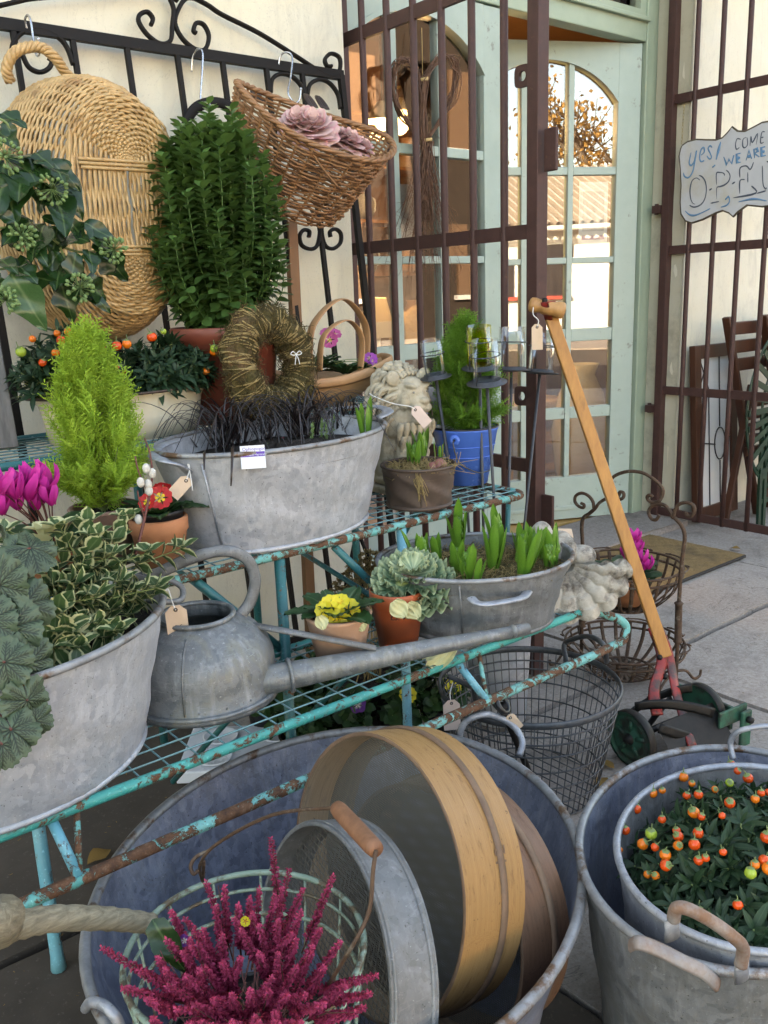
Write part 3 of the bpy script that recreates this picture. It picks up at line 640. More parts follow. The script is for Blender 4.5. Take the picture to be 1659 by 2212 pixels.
# notices taped inside the glass
def notice(par, x0, x1, z0, z1, name, mt, label, lines=(), y=.012):
    p = obj(name, MB().box((x0, y, z0), (x1, y+.0012, z1)), mt, par, smooth=False, world=False, label=label)
    for (a, b, c_, d, mm) in lines:
        obj('print', MB().box((x0+(x1-x0)*a, y-.0008, z0+(z1-z0)*c_), (x0+(x1-x0)*b, y-.0002, z0+(z1-z0)*d)), mm, p, smooth=False, world=False)
    return p
notice(dl, .345, .505, 1.22, 1.42, 'notice', X.paper_white, 'plain white sheet')
ln = [(.2, .8, .93, .955, X.ink_dark)]+[(.3, .7, .9-.045*k, .912-.045*k, X.ink_dark) for k in range(6)]+[(.1, .9, .52-.035*k, .532-.035*k, X.ink_dark) for k in range(5)]+[(.1, .9, .04, .2, X.berry_pink)]
notice(dl, .575, .70, 1.19, 1.545, 'notice', X.paper_white, 'printed notice with dark lines', ln)
notice(dr, -.26, -.125, 1.235, 1.49, 'poster', X.paper_white, 'pale poster with picture', [(.12, .88, .2, .85, X.zinc_pale), (.1, .9, .06, .13, X.plastic_purple)])
notice(dr, -.52, -.42, 1.25, 1.46, 'poster', X.paper_white, 'small poster', [(.1, .9, .35, .9, X.zinc_pale), (.1, .9, .08, .22, X.ink_blue)])
# ---------------------------------------------------------------- inside the shop
def text_obj(name, body, mat, parent, loc, M, size, extrude=.0004, shear=0, align='LEFT', space=1.0):
    cu = bpy.data.curves.new(name, 'FONT'); cu.body = body; cu.size = size; cu.extrude = extrude; cu.shear = shear; cu.align_x = align; cu.space_character = space
    cu.materials.append(mat); o = bpy.data.objects.new(name, cu); COL.objects.link(o); o.parent = parent
    mm = Matrix.Identity(4)
    for i in range(3):
        for j in range(3): mm[i][j] = float(M[i][j])
        mm[i][3] = float(loc[i])
    o.matrix_local = mm
    dg = bpy.context.evaluated_depsgraph_get(); me = bpy.data.meshes.new_from_object(o.evaluated_get(dg)); me.materials.clear(); me.materials.append(mat)
    q = bpy.data.objects.new(name, me); COL.objects.link(q); q.parent = parent; q.matrix_local = mm; bpy.data.objects.remove(o); return q
def pendant(p, label):
    p = np.array(p); t = thing('pendant_lamp', label, 'lamp', p, 'warm lamps inside the shop')
    obj('cord', MB().tube([p+[0, 0, .08], [p[0], p[1], 2.84]], .003, 5), X.iron_black, t)
    obj('shade', MB().lathe([(.018, .08), (.03, .07), (.085, .0), (.082, .0), (.028, .066), (.016, .074)], 20, c=p), X.shade_cream, t)
    obj('bulb', MB().ball(p-[0, 0, .012], .028, 12, 8), X.bulb, t)
    l = bpy.data.lights.new('lamp_light', 'POINT'); l.energy = 5; l.color = (1, .66, .34); l.shadow_soft_size = .05
    lo = bpy.data.objects.new('lamp_light', l); COL.objects.link(lo); lo.parent = t; lo.location = (0, 0, -.07)
pendant(onY(865, 243, 4.2), 'bright warm bulb seen through the upper door glass')
pendant(onY(826, 262, 3.2), 'smaller warm bulb left of the bright one in the shop')
pl = onY(812, 655, 4.1)
t = thing('table_lamp', 'small lit table lamp inside the shop behind the left door pane', 'lamp', (pl[0], pl[1], .72))
obj('base', MB().lathe([(.05, 0), (.05, .012), (.012, .03), (.02, .12), (.01, .2)], 16), X.brass, t, world=False)
obj('shade', MB().lathe([(.10, .18), (.06, .34), (.057, .34), (.097, .18)], 20), X.shade_cream, t, world=False)
obj('bulb', MB().ball((0, 0, .23), .025, 10, 7), X.bulb, t, world=False)
l = bpy.data.lights.new('lamp_light', 'POINT'); l.energy = 11; l.color = (1, .62, .30); l.shadow_soft_size = .04
lo = bpy.data.objects.new('lamp_light', l); COL.objects.link(lo); lo.parent = t; lo.location = (0, 0, .30)
# table the lamp stands on
tt = thing('shop_table', 'dark wooden side table under the table lamp in the shop', 'table', (pl[0]+.3, pl[1], 0))
obj('table_top', MB().box((-.5, -.3, .69), (.75, .3, .72)), X.wood_room, tt, smooth=False, world=False)
for sx in (-.45, .70):
    for sy in (-.25, .25): obj('leg', MB().box((sx-.02, sy-.02, .02), (sx+.02, sy+.02, .69)), X.wood_room, tt, smooth=False, world=False)
b = onY(835, 690, 3.6)
t = thing('spindle_bench', 'cream painted bench with turned spindles inside the shop', 'bench', (b[0], 3.6, .022))
obj('back_rail', MB().box((-.35, -.02, .84), (.6, .02, .92)), X.white_paint, t, smooth=False, world=False)
obj('seat', MB().box((-.35, -.4, .42), (.6, .04, .455)), X.white_paint, t, smooth=False, world=False)
for k in range(8): obj('spindle', MB().lathe([(.012, .455), (.018, .55), (.010, .6), (.017, .68), (.010, .74), (.014, .84)], 8, c=(-.31+k*.125, 0, 0)), X.white_paint, t, world=False)
for sx in (-.33, .58):
    for sy in (-.38, .02): obj('leg', MB().box((sx-.02, sy-.02, 0), (sx+.02, sy+.02, .42)), X.white_paint, t, smooth=False, world=False)
t = thing('fleece_throw', 'golden sheepskin throw lying over the shop bench', 'throw', (b[0]+.32, 3.6, .92))
m = MB(); m.grid(lambda u, v: (-.25+.55*u, .06*math.cos(PI*v)*1.2, -.12+.2*math.sin(PI*v)+.02*math.sin(u*23+v*17)), 30, 12)
obj('fleece', m, X.fleece, t, world=False)
f0 = onY(1015, 660, 4.6)
t = thing('picture_frame', 'arched picture in a pale frame standing in the shop', 'picture', (f0[0], 4.6, .73))
obj('frame', MB().box((-.16, -.015, 0), (.16, .015, .5)), X.white_paint, t, smooth=False, world=False)
obj('picture', MB().box((-.09, -.019, .06), (.09, -.0155, .38)), X.zinc_dull, t, smooth=False, world=False)
tb = thing('console_table', 'narrow dark console table at the back of the shop', 'table', (f0[0], 4.6, .022))
obj('table_top', MB().box((-.5, -.2, .68), (.5, .2, .707)), X.wood_room, tb, smooth=False, world=False)
for sx in (-.46, .46):
    for sy in (-.16, .16): obj('leg', MB().box((sx-.02, sy-.02, 0), (sx+.02, sy+.02, .68)), X.wood_room, tb, smooth=False, world=False)
c0 = onY(1140, 830, 3.35)
t = thing('cane_chair', 'cane backed wooden chair just inside the open door', 'chair', (c0[0], 3.4, .022))
obj('backrest', MB().box((-.2, .18, .52), (.2, .19, .95)), X.cane, t, smooth=False, world=False)
obj('back_frame', MB().box((-.23, .17, .45), (-.2, .2, 1.0)).box((.2, .17, .45), (.23, .2, 1.0)).box((-.2, .17, .95), (.2, .2, 1.0)), X.wood_room, t, smooth=False, world=False)
obj('seat', MB().box((-.23, -.22, .42), (.23, .2, .46)), X.fleece, t, smooth=False, world=False, bevel=.015)
for sx in (-.2, .2):
    for sy in (-.19, .17): obj('leg', MB().tube([(sx, sy, 0), (sx, sy, .42)], [.014, .022], 8), X.wood_room, t, world=False)
v0 = onY(1255, 960, 2.95)
t = thing('painted_jug', 'tall cream floor vase with blue green leaves behind the open door', 'vase', (v0[0]+.12, 3.05, .022))
obj('body', MB().lathe([(.10, 0), (.13, .05), (.16, .3), (.12, .5), (.07, .6), (.09, .66), (.08, .66), (.06, .6)], 28), X.enamel_cream, t, world=False)
# dresser with crockery, seen through the closed door
dx0, dy0 = 3.15, 5.05; t = thing('shop_dresser', 'tall brown dresser with open shelves at the back of the shop', 'dresser', (dx0+.7, dy0, .022))
for x in (dx0, dx0+1.4): obj('side_panel', MB().box((x-.02, dy0-.16, .022), (x+.02, dy0+.16, 2.25)), X.wood_room, t, smooth=False)
for k, z in enumerate((.45, .85, 1.2, 1.55, 1.9, 2.22)): obj('shelf', MB().box((dx0+.02, dy0-.15, z), (dx0+1.38, dy0+.15, z+.022)), X.wood_room, t, smooth=False)
cm = {}
for i, (k, nm) in enumerate((('enamel_cream', 'cream'), ('enamel_white', 'white'), ('zinc_dull', 'grey'), ('terracotta_pale', 'clay'))): cm[nm] = MB().lathe([(.035, 0), (.06, .03), (.065, .10), (.04, .15), (.045, .18), (.038, .18), (.032, .15)], 16, caps=True).mesh('jug_body', X.__getattr__(k))
g_ = np.random.default_rng(5); rows = ['lowest', 'second', 'middle', 'fourth', 'top']
for k, z in enumerate((.45, .85, 1.2, 1.55, 1.9)):
    for j, nm in enumerate(('cream', 'white', 'grey', 'clay')):
        x = dx0+.18+j*.34+g_.normal(0, .03); q = thing('shop_jug', nm+' jug on the '+rows[k]+' shelf of the dresser in the shop', 'jug', (x, dy0-.03, z+.022), 'jugs on the shop dresser'); link('jug_body', cm[nm], q, rotz(g_.random()*6), (0, 0, 0), g_.uniform(.85, 1.3)); obj('handle', MB().tube(smooth_path([(.055, 0, .15), (.10, 0, .14), (.10, 0, .07), (.06, 0, .05)], 5), .007, 6), X.enamel_white, q, world=False)
# ---------------------------------------------------------------- security grilles, both leaves folded out from the doorway
def grille(xp, y_far, y_near, label, lugs):
    t = thing('security_grille', label, 'gate', (xp, (y_far+y_near)/2, 0), 'brown barred gates at the shop door')
    obj('stile', MB().box((xp-.02, y_far-.018, .02), (xp+.02, y_far+.018, 2.45)), X.rust_iron, t, smooth=False, bevel=.002)
    obj('stile', MB().box((xp-.02, y_near-.012, .01), (xp+.02, y_near+.024, 2.45)), X.rust_iron, t, smooth=False, bevel=.002)
    for z in (.05, .612, 1.222, 1.832, 2.40):
        obj('cross_bar', MB().box((xp-.006, y_near+.024, z-.018), (xp+.006, y_far-.018, z+.018)), X.rust_iron, t, smooth=False)
    n = 6
    for k in range(n):
        y = y_far+(y_near-y_far)*(k+1)/(n+1)+.004
        obj('bar', MB().tube([(xp, y, .03), (xp, y, .6), (xp, y, 1.2), (xp, y, 2.30), (xp, y, 2.32)], [.0105]*4+[.004], 10), X.rust_iron, t)
    for y, z, kind in lugs:
        if kind == 'eye':
            m = MB(); a = np.arange(24)/24*2*PI; V = []
            for yy in (-.004, .004):
                V += [(xp+yy, y+.026*math.copysign(abs(math.cos(q))**.5, math.cos(q)), z+.026*math.copysign(abs(math.sin(q))**.5, math.sin(q))) for q in a]
                V += [(xp+yy, y+.012*math.cos(q), z+.012*math.sin(q)) for q in a]
            F = []
            for k in range(24):
                j = (k+1) % 24; F += [(k, j, 24+j, 24+k), (48+k, 72+k, 72+j, 48+j), (k, 48+k, 48+j, j), (24+k, 24+j, 72+j, 72+k)]
            obj('lock_eye', m.add(V, F), X.rust_iron, t, smooth=False)
        else: obj('stop_plate', MB().box((xp-.004, y-.02, z-.05), (xp+.006, y+.02, z+.05)), X.rust_iron, t, smooth=False, bevel=.003)
    return t
gl_ = grille(1.80, 2.372, 1.572, 'brown barred security gate folded out in front of the closed door', [(1.626, 1.593, 'eye'), (1.535, 1.41, 'plate'), (1.535, .49, 'plate'), (1.626, .80, 'eye')])
gr_ = grille(3.53, 2.352, 1.552, 'brown barred security gate at the right jamb carrying the painted sign', [(1.6, 1.593, 'eye')])
# hinge pins let into the render
for z in (.53, 1.40):
    obj('hinge', MB().box((3.50, 2.37, z-.02), (3.546, 2.41, z+.012)).tube([(3.52, 2.40, z-.025), (3.52, 2.40, z+.02)], .009, 8), X.rust_iron, gr_, smooth=False)
# ---------------------------------------------------------------- teal wire plant stand
st = thing('plant_stand', 'tiered teal wire plant stand with rusty rails, loaded with pots', 'plant stand', (.83, 1.5, 0))
XL, XR = .15, 1.50
TIERS = [(.425, 1.10, 1.36, X.teal), (.622, 1.34, 1.63, X.teal_rust), (.80, 1.665, 1.99, X.teal_dark)]
wl = MB().tube([(0, 0, 0), (1, 0, 0)], 1, 5).mesh('wire', X.wire_teal)
def wire(par, p, q, r=.0016):
    p = np.array(p)-np.array(st.location); q = np.array(q)-np.array(st.location); d = q-p; L = np.linalg.norm(d); fr_ = frame(d)
    M = np.stack([fr_[:, 1], -fr_[:, 0], fr_[:, 2]], 1)
    return link('wire', wl, par, M, p, (L, r, r))
for ti, (z, y0, y1, mt) in enumerate(TIERS):
    tray = bpy.data.objects.new('tray', None); COL.objects.link(tray); tray.parent = st
    c_ = .035; P = []
    for cx, cy, a0 in ((XR-c_, y0+c_, -90), (XR-c_, y1-c_, 0), (XL+c_, y1-c_, 90), (XL+c_, y0+c_, 180)):
        for a in range(0, 91, 18): P.append((cx+c_*math.cos(R(a0+a)), cy+c_*math.sin(R(a0+a)), z))
    # closely spaced points along the front so that the paint noise follows it
    obj('rail', MB().tube(P, .0085, 10, closed=True), mt, tray)
    y = y0+.03
    while y < y1-.01: wire(tray, (XL, y, z+.006), (XR, y, z+.006)); y += .036
    x = XL+.05
    while x < XR: wire(tray, (x, y0, z+.003), (x, y1, z+.003)); x += .046
obj('low_rail', MB().tube(smooth_path([(XL-.02, 1.06, .345), (.5, 1.06, .345), (1.0, 1.06, .345), (1.44, 1.06, .345), (1.497, 1.062, .36), (1.50, 1.07, .385), (1.44, 1.10, .42)], 5), .0095, 10), X.teal_rust, st)
for jx, ja, jb in ((.314, .302, .335), (1.076, 1.046, 1.10)):
    obj('strut', MB().tube([(jx, 1.06, .35), (ja, 1.105, .42)], .0075, 8), X.teal_blue, st)
    obj('strut', MB().tube([(jx+.002, 1.06, .352), (jb, 1.10, .42)], .0045, 8), X.teal_rust, st)
for lx in (.347, .83, 1.125, 1.46):
    if lx > 1.4:
        obj('leg', MB().tube([(lx, 1.95, .002), (lx, 1.95, .79)], .0105, 10), X.teal_dark, st); obj('brace', MB().tube([(lx, 1.61, .62), (lx, 1.94, .20)], .007, 8), X.teal_dark, st); obj('brace', MB().tube([(lx, 1.36, .61), (lx, 1.37, .43)], .006, 8), X.teal_dark, st); continue
    obj('leg', MB().tube([(lx, 1.345, .002), (lx, 1.345, .03), (lx, 1.345, .615)], [.013, .0105, .0105], 10), X.teal_blue if lx in (.347, 1.125) else X.teal_dark, st)
    if lx > .4: obj('brace', MB().tube([(lx-.17, 1.345, .61), (lx, 1.352, .43)], .008, 8), X.teal_dark, st)
    obj('leg', MB().tube([(lx, 1.95, .002), (lx, 1.95, .79)], .0105, 10), X.teal_dark, st)
    obj('brace', MB().tube([(lx, 1.36, .425), (lx, 1.93, .52)], .006, 8), X.teal_dark, st)
    obj('brace', MB().tube([(lx-.14, 1.60, .10), (lx, 1.345, .42)], .006, 8), X.teal_dark, st)

# ---------------------------------------------------------------- vessels
def oval(a, b, rot, c, t, z):
    p = np.array([a*math.cos(t), b*math.sin(t), 0])@rotz(rot).T; return np.array([c[0]+p[0], c[1]+p[1], z])
def tub(t, c, a, b, rot, z0, z1, tap, mat, rim=.006, soil=None, soilmat=None, inner=None, n=64, tap2=None, band=True, rimmat=None, belly=0.):
    """oval sheet-metal tub: rolled rim, bead below it, foot band, inside wall"""
    H = z1-z0; tb = tap2 or tap; V = MB(); rows = 14; th = .0025
    def wall(k, off):
        m_ = MB(); V_ = []
        for i in range(rows+1):
            s_ = i/rows; e = tap+(1-tap)*(s_+belly*math.sin(PI*s_)); e2 = tb+(1-tb)*(s_+belly*math.sin(PI*s_)); z = z0+H*s_
            bead = .0022*math.exp(-((s_-.90)/.018)**2)
            for j in range(n):
                q = 2*PI*j/n; dn = .0016*math.sin(q*5+i*.9+k+c[0]*9)+.0013*math.sin(q*11+i*1.7)*math.sin(q*3+c[1]*20)-.004*math.exp(-((q-1.3-c[0]*3)%6.28-1)**2*9-(s_-.45)**2*18)-.0035*math.exp(-((q-c[1]*5)%6.28-2)**2*14-(s_-.6)**2*22)
                p = np.array([(a*e+off+bead+dn)*math.cos(q), (b*e2+off+bead+dn)*math.sin(q), z+(.004 if (i == 0 and k) else 0)]); V_.append(p)
        V_ = np.array(V_)@rotz(rot).T+np.array([c[0], c[1], 0])
        return V_
    Vo, Vi = wall(0, 0), wall(1, -th); F = []
    for i in range(rows):
        for j in range(n):
            k, l_ = i*n+j, i*n+(j+1) % n; F.append((k, l_, l_+n, k+n))
    F.append(tuple(range(n-1, -1, -1))); o1 = obj('body', MB().add(Vo, F), mat, t)
    Fi = [tuple(reversed(f)) for f in F]
    obj('inside', MB().add(Vi, Fi), inner or mat, t)
    obj('rim', MB().tube([oval(a, b, rot, c, 2*PI*j/n, z1) for j in range(n)], rim, 8, closed=True), rimmat or mat, t)
    if band: obj('foot_band', MB().tube([oval(a*tap, b*tb, rot, c, 2*PI*j/n, z0+.005) for j in range(n)], .005, 6, closed=True), mat, t)
    if soil is not None:
        s_ = (soil-z0)/H; e = tap+(1-tap)*s_; e2 = tb+(1-tb)*s_
        m_ = MB(); nr = 16
        for i in range(nr+1):
            pass
        VV = []; FF = []
        for i in range(nr+1):
            for j in range(n):
                q = 2*PI*j/n; f = i/nr; h = .010*math.sin(q*7+f*11)*math.sin(f*9+q*3)+.012*(1-f)+rng.normal(0, .002)
                VV.append((a*e*f*math.cos(q)*.995, b*e2*f*math.sin(q)*.995, soil+h*(1-f**6)))
        for i in range(nr):
            for j in range(n): FF.append((i*n+j, (i+1)*n+j, (i+1)*n+(j+1) % n, i*n+(j+1) % n))
        obj('soil', MB().add(np.array(VV)@rotz(rot).T+np.array([c[0], c[1], 0]), FF), soilmat or X.soil, t)
    return o1
def strap_handle(t, mat, P, w=.016, th=.004, up=(0, 0, 1), name='handle'):
    return obj(name, MB().tube(smooth_path(P, 6), 1, 8, flat=(w, th), up=up), mat, t)
def side_handle(t, mat, a, b, rot, c, ang, z, span=.09, out=.035, r=.006, rise=.02, name='handle', w=None):
    """drop of bent rod or strap riveted at two points of the wall"""
    q0 = ang-span; q1 = ang+span; p0, p1 = oval(a, b, rot, c, q0, z), oval(a, b, rot, c, q1, z); cc = np.array([c[0], c[1], z]); d = nrm(oval(a, b, rot, c, ang, z)-cc)
    P = [p0, p0+d*out*.8+[0, 0, rise*.8], (p0+p1)/2*1.+d*(out+.012)+[0, 0, rise], p1+d*out*.8+[0, 0, rise*.8], p1]
    if w: obj(name, MB().tube(smooth_path(P, 6), 1, 8, flat=(w, r), up=tuple(d)), mat, t)
    else: obj(name, MB().tube(smooth_path(P, 6), r, 8), mat, t)
    for p in (p0, p1): obj('rivet_plate', MB().ball(p, (.014, .014, .012), 8, 6), mat, t)
def pot(t, c, z0, z1, r0, r1, mat, collar=.0, th=.006, soil=None, n=40, name='pot', par=None, soilmat=None):
    H = z1-z0; cz = z1-collar*H
    pr = [(r0*.7, z0), (r0, z0+.001)]
    if collar: pr += [(r1*.93, cz-.001), (r1*.985, cz+.002), (r1, z1-.003), (r1-.002, z1)]
    else: pr += [(r1*.985, z1-.008), (r1, z1-.007), (r1+.002, z1-.002), (r1, z1)]
    pr += [(r1-th, z1), (r1-th-.001, z1-.003), (r0-th, z0+.012), (.001, z0+.012)]
    o_ = obj(name, MB().lathe(pr, n, c=(c[0], c[1], 0), caps=True), mat, par or t)
    if soil is not None:
        e = r0+(r1-r0)*(soil-z0)/H-th
        m_ = MB(); m_.grid(lambda u, v: (c[0]+e*v*math.cos(u*2*PI), c[1]+e*v*math.sin(u*2*PI), soil+.006*math.sin(u*40+v*9)*math.sin(v*13)*(1-v**4)), 30, 8, wrapu=True)
        obj('soil', m_, soilmat or X.soil, par or t)
    return o_
def price_tag(name, label, p, d, up, w=.026, h=.048, mat=None, tie=None, marks=2, text=None):
    """card tag with clipped corners and a hole, hung by a string; d = direction the tag hangs, up = face normal"""
    t = thing(name, label, 'tag', p); fr_ = frame(d, up); c_ = .3*w
    V2 = [(-w/2+c_, 0), (w/2-c_, 0), (w/2, c_), (w/2, h), (-w/2, h), (-w/2, c_)]
    V = np.array([(x, y, -.0004) for x, y in V2]+[(x, y, .0004) for x, y in V2])
    V[:, 2] += .006*(V[:, 1]/h)**2
    obj('card', MB().add(V@fr_.T, [(0, 1, 2, 3, 4, 5), (11, 10, 9, 8, 7, 6)]+[(k, k+6, (k+1) % 6+6, (k+1) % 6) for k in range(6)]), mat or X.paper, t, smooth=False, world=False)
    a = np.arange(10)/10*2*PI
    obj('eyelet', MB().tube([(np.array([.0025*math.cos(q), .007+.0025*math.sin(q), .0012]))@fr_.T for q in a], .0009, 5, closed=True), X.ink, t, world=False)
    for k in range(marks):
        x0 = -w*.25+rng.uniform(-.002, .002); yy = h*(.5+.2*k); S = [(np.array([x0+w*.09*q, yy+.0022*((q*7+k*3) % 3-1), .0022+.006*(yy/h)**2]))@fr_.T for q in range(6)]
        obj('writing', MB().tube(S, .0005, 4), X.ink, t, world=False)
    if tie is not None:
        tie = [np.array(q, float)-np.array(p) for q in tie]
        hole = np.array([0, .007, .001])@fr_.T
        obj('string', MB().tube(smooth_path([hole]+tie, 6), .0011, 5), X.string, t, world=False)
    return t
# ---------------------------------------------------------------- plant builders (world coordinates, parented to the thing t)
L_OVAL = leaf_tpl(1, .55, 4, .14, .12, .5); L_LANCE = leaf_tpl(1, .30, 5, .18, .25, .45, wave=.012); L_SMALL = leaf_tpl(1, .5, 2, .15, .08, .45)
L_VAR = leaf_tpl(1, .74, 4, .14, .12, .52); L_ROUND = leaf_tpl(1, .85, 5, .12, .15, .55)
berry_me = {k: MB().ball((0, 0, 0), 1, 14, 9).mesh('berry', X.__getattr__(k)) for k in ('berry', 'berry_orange', 'berry_green', 'berry_pink')}
def rel(t, p): return np.asarray(p, float)-np.array(t.location)
stalk_me = MB().tube([(0, 0, .8), (.15, 0, 1.3), (.1, .2, 2.0)], [.22, .10, .08], 5).lathe([(.05, 1.06), (.55, .92), (.75, .78)], 5).mesh('stalk', X.stem_green)
def berries(t, pts, r=.0075, name='berry'):
    for p, kind in pts:
        M_ = rotz(rng.random()*6)@rotx(rng.normal(0, .5)); o_ = link(name, berry_me[kind], t, M_, rel(t, p), r*rng.uniform(.66, 1.14)*np.array([1, rng.uniform(.93, 1.05), rng.uniform(.88, 1.0)])); q_ = bpy.data.objects.new('stalk', stalk_me); COL.objects.link(q_); q_.parent = o_
def rosette_dome(t, c, z0, rx, ry, h, rot=0., n=180, L=(.03, .05), mat=None, tpl=None, per=9, name='foliage', spread=1.0, W=1., dome=.65, droop=.35):
    m = MB(); tpl = tpl or L_LANCE; Ms = []; Os = []; S = []; T = []; st_ = MB()
    for i in range(n):
        rho = math.sqrt(rng.random())*.98; a = rng.random()*2*PI; x, y = rx*rho*math.cos(a), ry*rho*math.sin(a)
        top = h*(1-dome*rho**2); fz = rng.random()**.55; z = z0+top*(.12+.88*fz)
        p = np.array([x, y, 0])@rotz(rot).T+np.array([c[0], c[1], z]); ax = nrm(np.array([x/rx, y/ry, 0])@rotz(rot).T*spread*(rho+.15)+[0, 0, .75]+rng.normal(0, .22, 3))
        fr_ = frame(ax, rng.normal(0, 1, 3)); tt = rng.random()*.6+.4*fz
        for k in range(per):
            q = k*2.4+rng.normal(0, .2); el = .25+.9*(k/per)+rng.normal(0, .12)
            d = fr_[:, 1]*math.sin(el)*.95+math.cos(el)*(fr_[:, 0]*math.cos(q)+fr_[:, 2]*math.sin(q)); d = nrm(d-[0, 0, droop*(1-k/per)])
            Ms.append(frame(d, fr_[:, 1]+[0, 0, .3])); Os.append(p-ax*.012*(1-k/per)); S.append(rng.uniform(*L)*(1-.45*k/per)); T.append(min(1, max(0, tt+rng.normal(0, .15))))
        b = np.array([c[0]+(p[0]-c[0])*.35, c[1]+(p[1]-c[1])*.35, z0-.01]); st_.tube([b, (b+p)/2+[0, 0, .01], p], .0013, 4)
    m.inst(tpl, Ms, Os, S, T)
    obj(name, m, mat, t, kind='stuff'); obj('stems', st_, X.stem_green, t, kind='stuff')
def sprig_tpl(n=12, L=1.):
    """feathery conifer spray along +Y: a stem with short scale-leaf twigs to both sides"""
    V = []; F = []; U = []
    def strip(p, d, l_, w):
        k = len(V); s_ = nrm(np.cross(d, (0, 0, 1)))*w; z = np.array([0, 0, w])
        V.extend([p-s_, p+s_, p+d*l_, p-z, p+z]); U.extend([(.5, .5)]*5); F.extend([(k, k+1, k+2), (k+3, k+4, k+2)])
    strip(np.zeros(3), np.array([0, 1., 0]), L, .016)
    for i in range(n):
        t_ = .08+.9*i/n; l_ = .34*(1-t_*.72)*L; sgn = 1 if i % 2 else -1; tilt = (.25, -.2, .1, -.3)[i % 4]
        d = nrm(np.array([sgn*.75, .62, tilt])); p = np.array([0, t_*L, 0]); strip(p, d, l_, .015)
        for j in range(3):
            q = p+d*l_*(.25+.25*j); dd = nrm(d+np.array([(-sgn if j % 2 else sgn)*.6, .45, tilt])); strip(q, dd, l_*.42, .018)
    return np.array(V), F, np.array(U)
SPRIG = sprig_tpl()
def cypress(t, c, z0, H, rad, mat, nb=110, name='foliage', lean=(0, 0), seed=1):
    g_ = np.random.default_rng(seed); m = MB(); br = MB(); Ms = []; Os = []; S = []; T = []
    top = np.array([c[0]+lean[0], c[1]+lean[1], z0+H]); b0 = np.array([c[0], c[1], z0])
    br.tube([b0, (b0+top)/2, top-[0, 0, .05]], [.006, .004, .001], 6)
    for i in range(nb):
        f = g_.random()**1.15; p = b0+(top-b0)*(f*.82); a = g_.random()*2*PI; w_ = rad*(1-f)**.95*(.55+.7*g_.random())+.006
        L = H*(.11+.30*(1-f)); out = np.array([math.cos(a), math.sin(a), 0]); e = p+out*w_+[0, 0, L*(.75 if f > .1 else .45)]
        mid = p+out*w_*.62+[0, 0, L*.28]; P = smooth_path([p, mid, e], 7); br.tube(P, np.linspace(.0018, .0006, len(P)), 4)
        for k in range(2, len(P)):
            for s_ in range(1):
                d = nrm(nrm(P[k]-P[k-1])*1.1+out*.35+g_.normal(0, .30, 3)); Ms.append(frame(d, g_.normal(0, 1, 3))); Os.append(P[k]-d*.004); S.append(g_.uniform(.036, .066)*(1.1-.3*k/len(P)))
                T.append(min(1, max(0, -.1+.9*k/len(P)+g_.normal(0, .2))))
        d = nrm(e-mid); Ms.append(frame(d, g_.normal(0, 1, 3))); Os.append(e-d*.012); S.append(.062); T.append(.9)
    Ms.append(frame((0, 0, 1), (1, 0, 0))); Os.append(top-[0, 0, .06]); S.append(.075); T.append(.9)
    m.inst(SPRIG, Ms, Os, S, T); obj(name, m, mat, t, kind='stuff'); obj('stems', br, X.stem_green, t, kind='stuff')
# primrose: crinkled spoon leaves and five-petalled flowers
def prim_leaf_mesh(mat, name='leaf', L=1., W=.56):
    def P(u, v):
        s_ = v; w_ = W*.5*(.22+.78*math.sin(PI*min(1, max(0, (s_-.05)/.95))**.75*.98)**.7) if s_ > .08 else W*.11
        if s_ > .97: w_ *= .5
        x = (u-.5)*2; cr = .022*math.sin(v*34+abs(x)*5)*abs(x)+.012*math.sin(x*16+v*9)
        return (w_*x, L*s_, -.38*s_*s_+.18*s_+.22*W*abs(x)*.5+cr)
    return MB().grid(P, 8, 16, T=.5).mesh(name, mat)
PRIM_LEAF = prim_leaf_mesh(X.leaf_primrose); PRIM_LEAF2 = prim_leaf_mesh(X.leaf_primrose, 'leaf', 1, .66)
def flower_mesh(mat, n=5, notch=.18, cup=.12, name='flower', wave=.04):
    m = MB()
    for k in range(n):
        a = k*2*PI/n
        def P(u, v, a=a):
            th = (u-.5)*2*PI/n*1.18; rr = v*(1-.22*abs(u-.5)*2-notch*math.exp(-((u-.5)/.10)**2)*v)
            return (rr*math.sin(a+th*(.35+.65*v)), rr*math.cos(a+th*(.35+.65*v)), cup*v*v+wave*math.sin(u*9+k*2)*v+.006*k)
        m.grid(P, 6, 5)
    return m.mesh(name, mat)
FL_Y, FL_R, FL_P, FL_V = (flower_mesh(X.__getattr__(k)) for k in ('primrose_yellow', 'primrose_red', 'primrose_pink', 'primrose_violet'))
FL_VIOLA = flower_mesh(X.viola, 5, .05, .05)
def primrose(t, c, z, leaves, flowers, Ls=(.07, .09), nl=11, fr=.019, seed=3):
    g_ = np.random.default_rng(seed)
    for k in range(nl):
        a = k*2.4+g_.normal(0, .2); el = .25+.6*(k/nl); d = np.array([math.cos(a)*math.cos(el), math.sin(a)*math.cos(el), math.sin(el)])
        L = g_.uniform(*Ls)*(1-.3*k/nl); link('leaf', PRIM_LEAF if k % 2 else PRIM_LEAF2, t, frame(d, (0, 0, 1)), rel(t, (c[0]+.008*math.cos(a), c[1]+.008*math.sin(a), z)), L)
    for (p, d, me, s_) in flowers:
        p = np.array(p, float); o_ = link('flower', me, t, frame(np.cross(nrm(d), (1, .2, 0)), nrm(d)), rel(t, p), s_*fr)
        obj('flower_stalk', MB().tube(smooth_path([(c[0], c[1], z), (np.array([c[0], c[1], z])+p)/2+[0, 0, .012], p-np.array(nrm(d))*.002], 4), .0012, 4), X.stem_green, t)
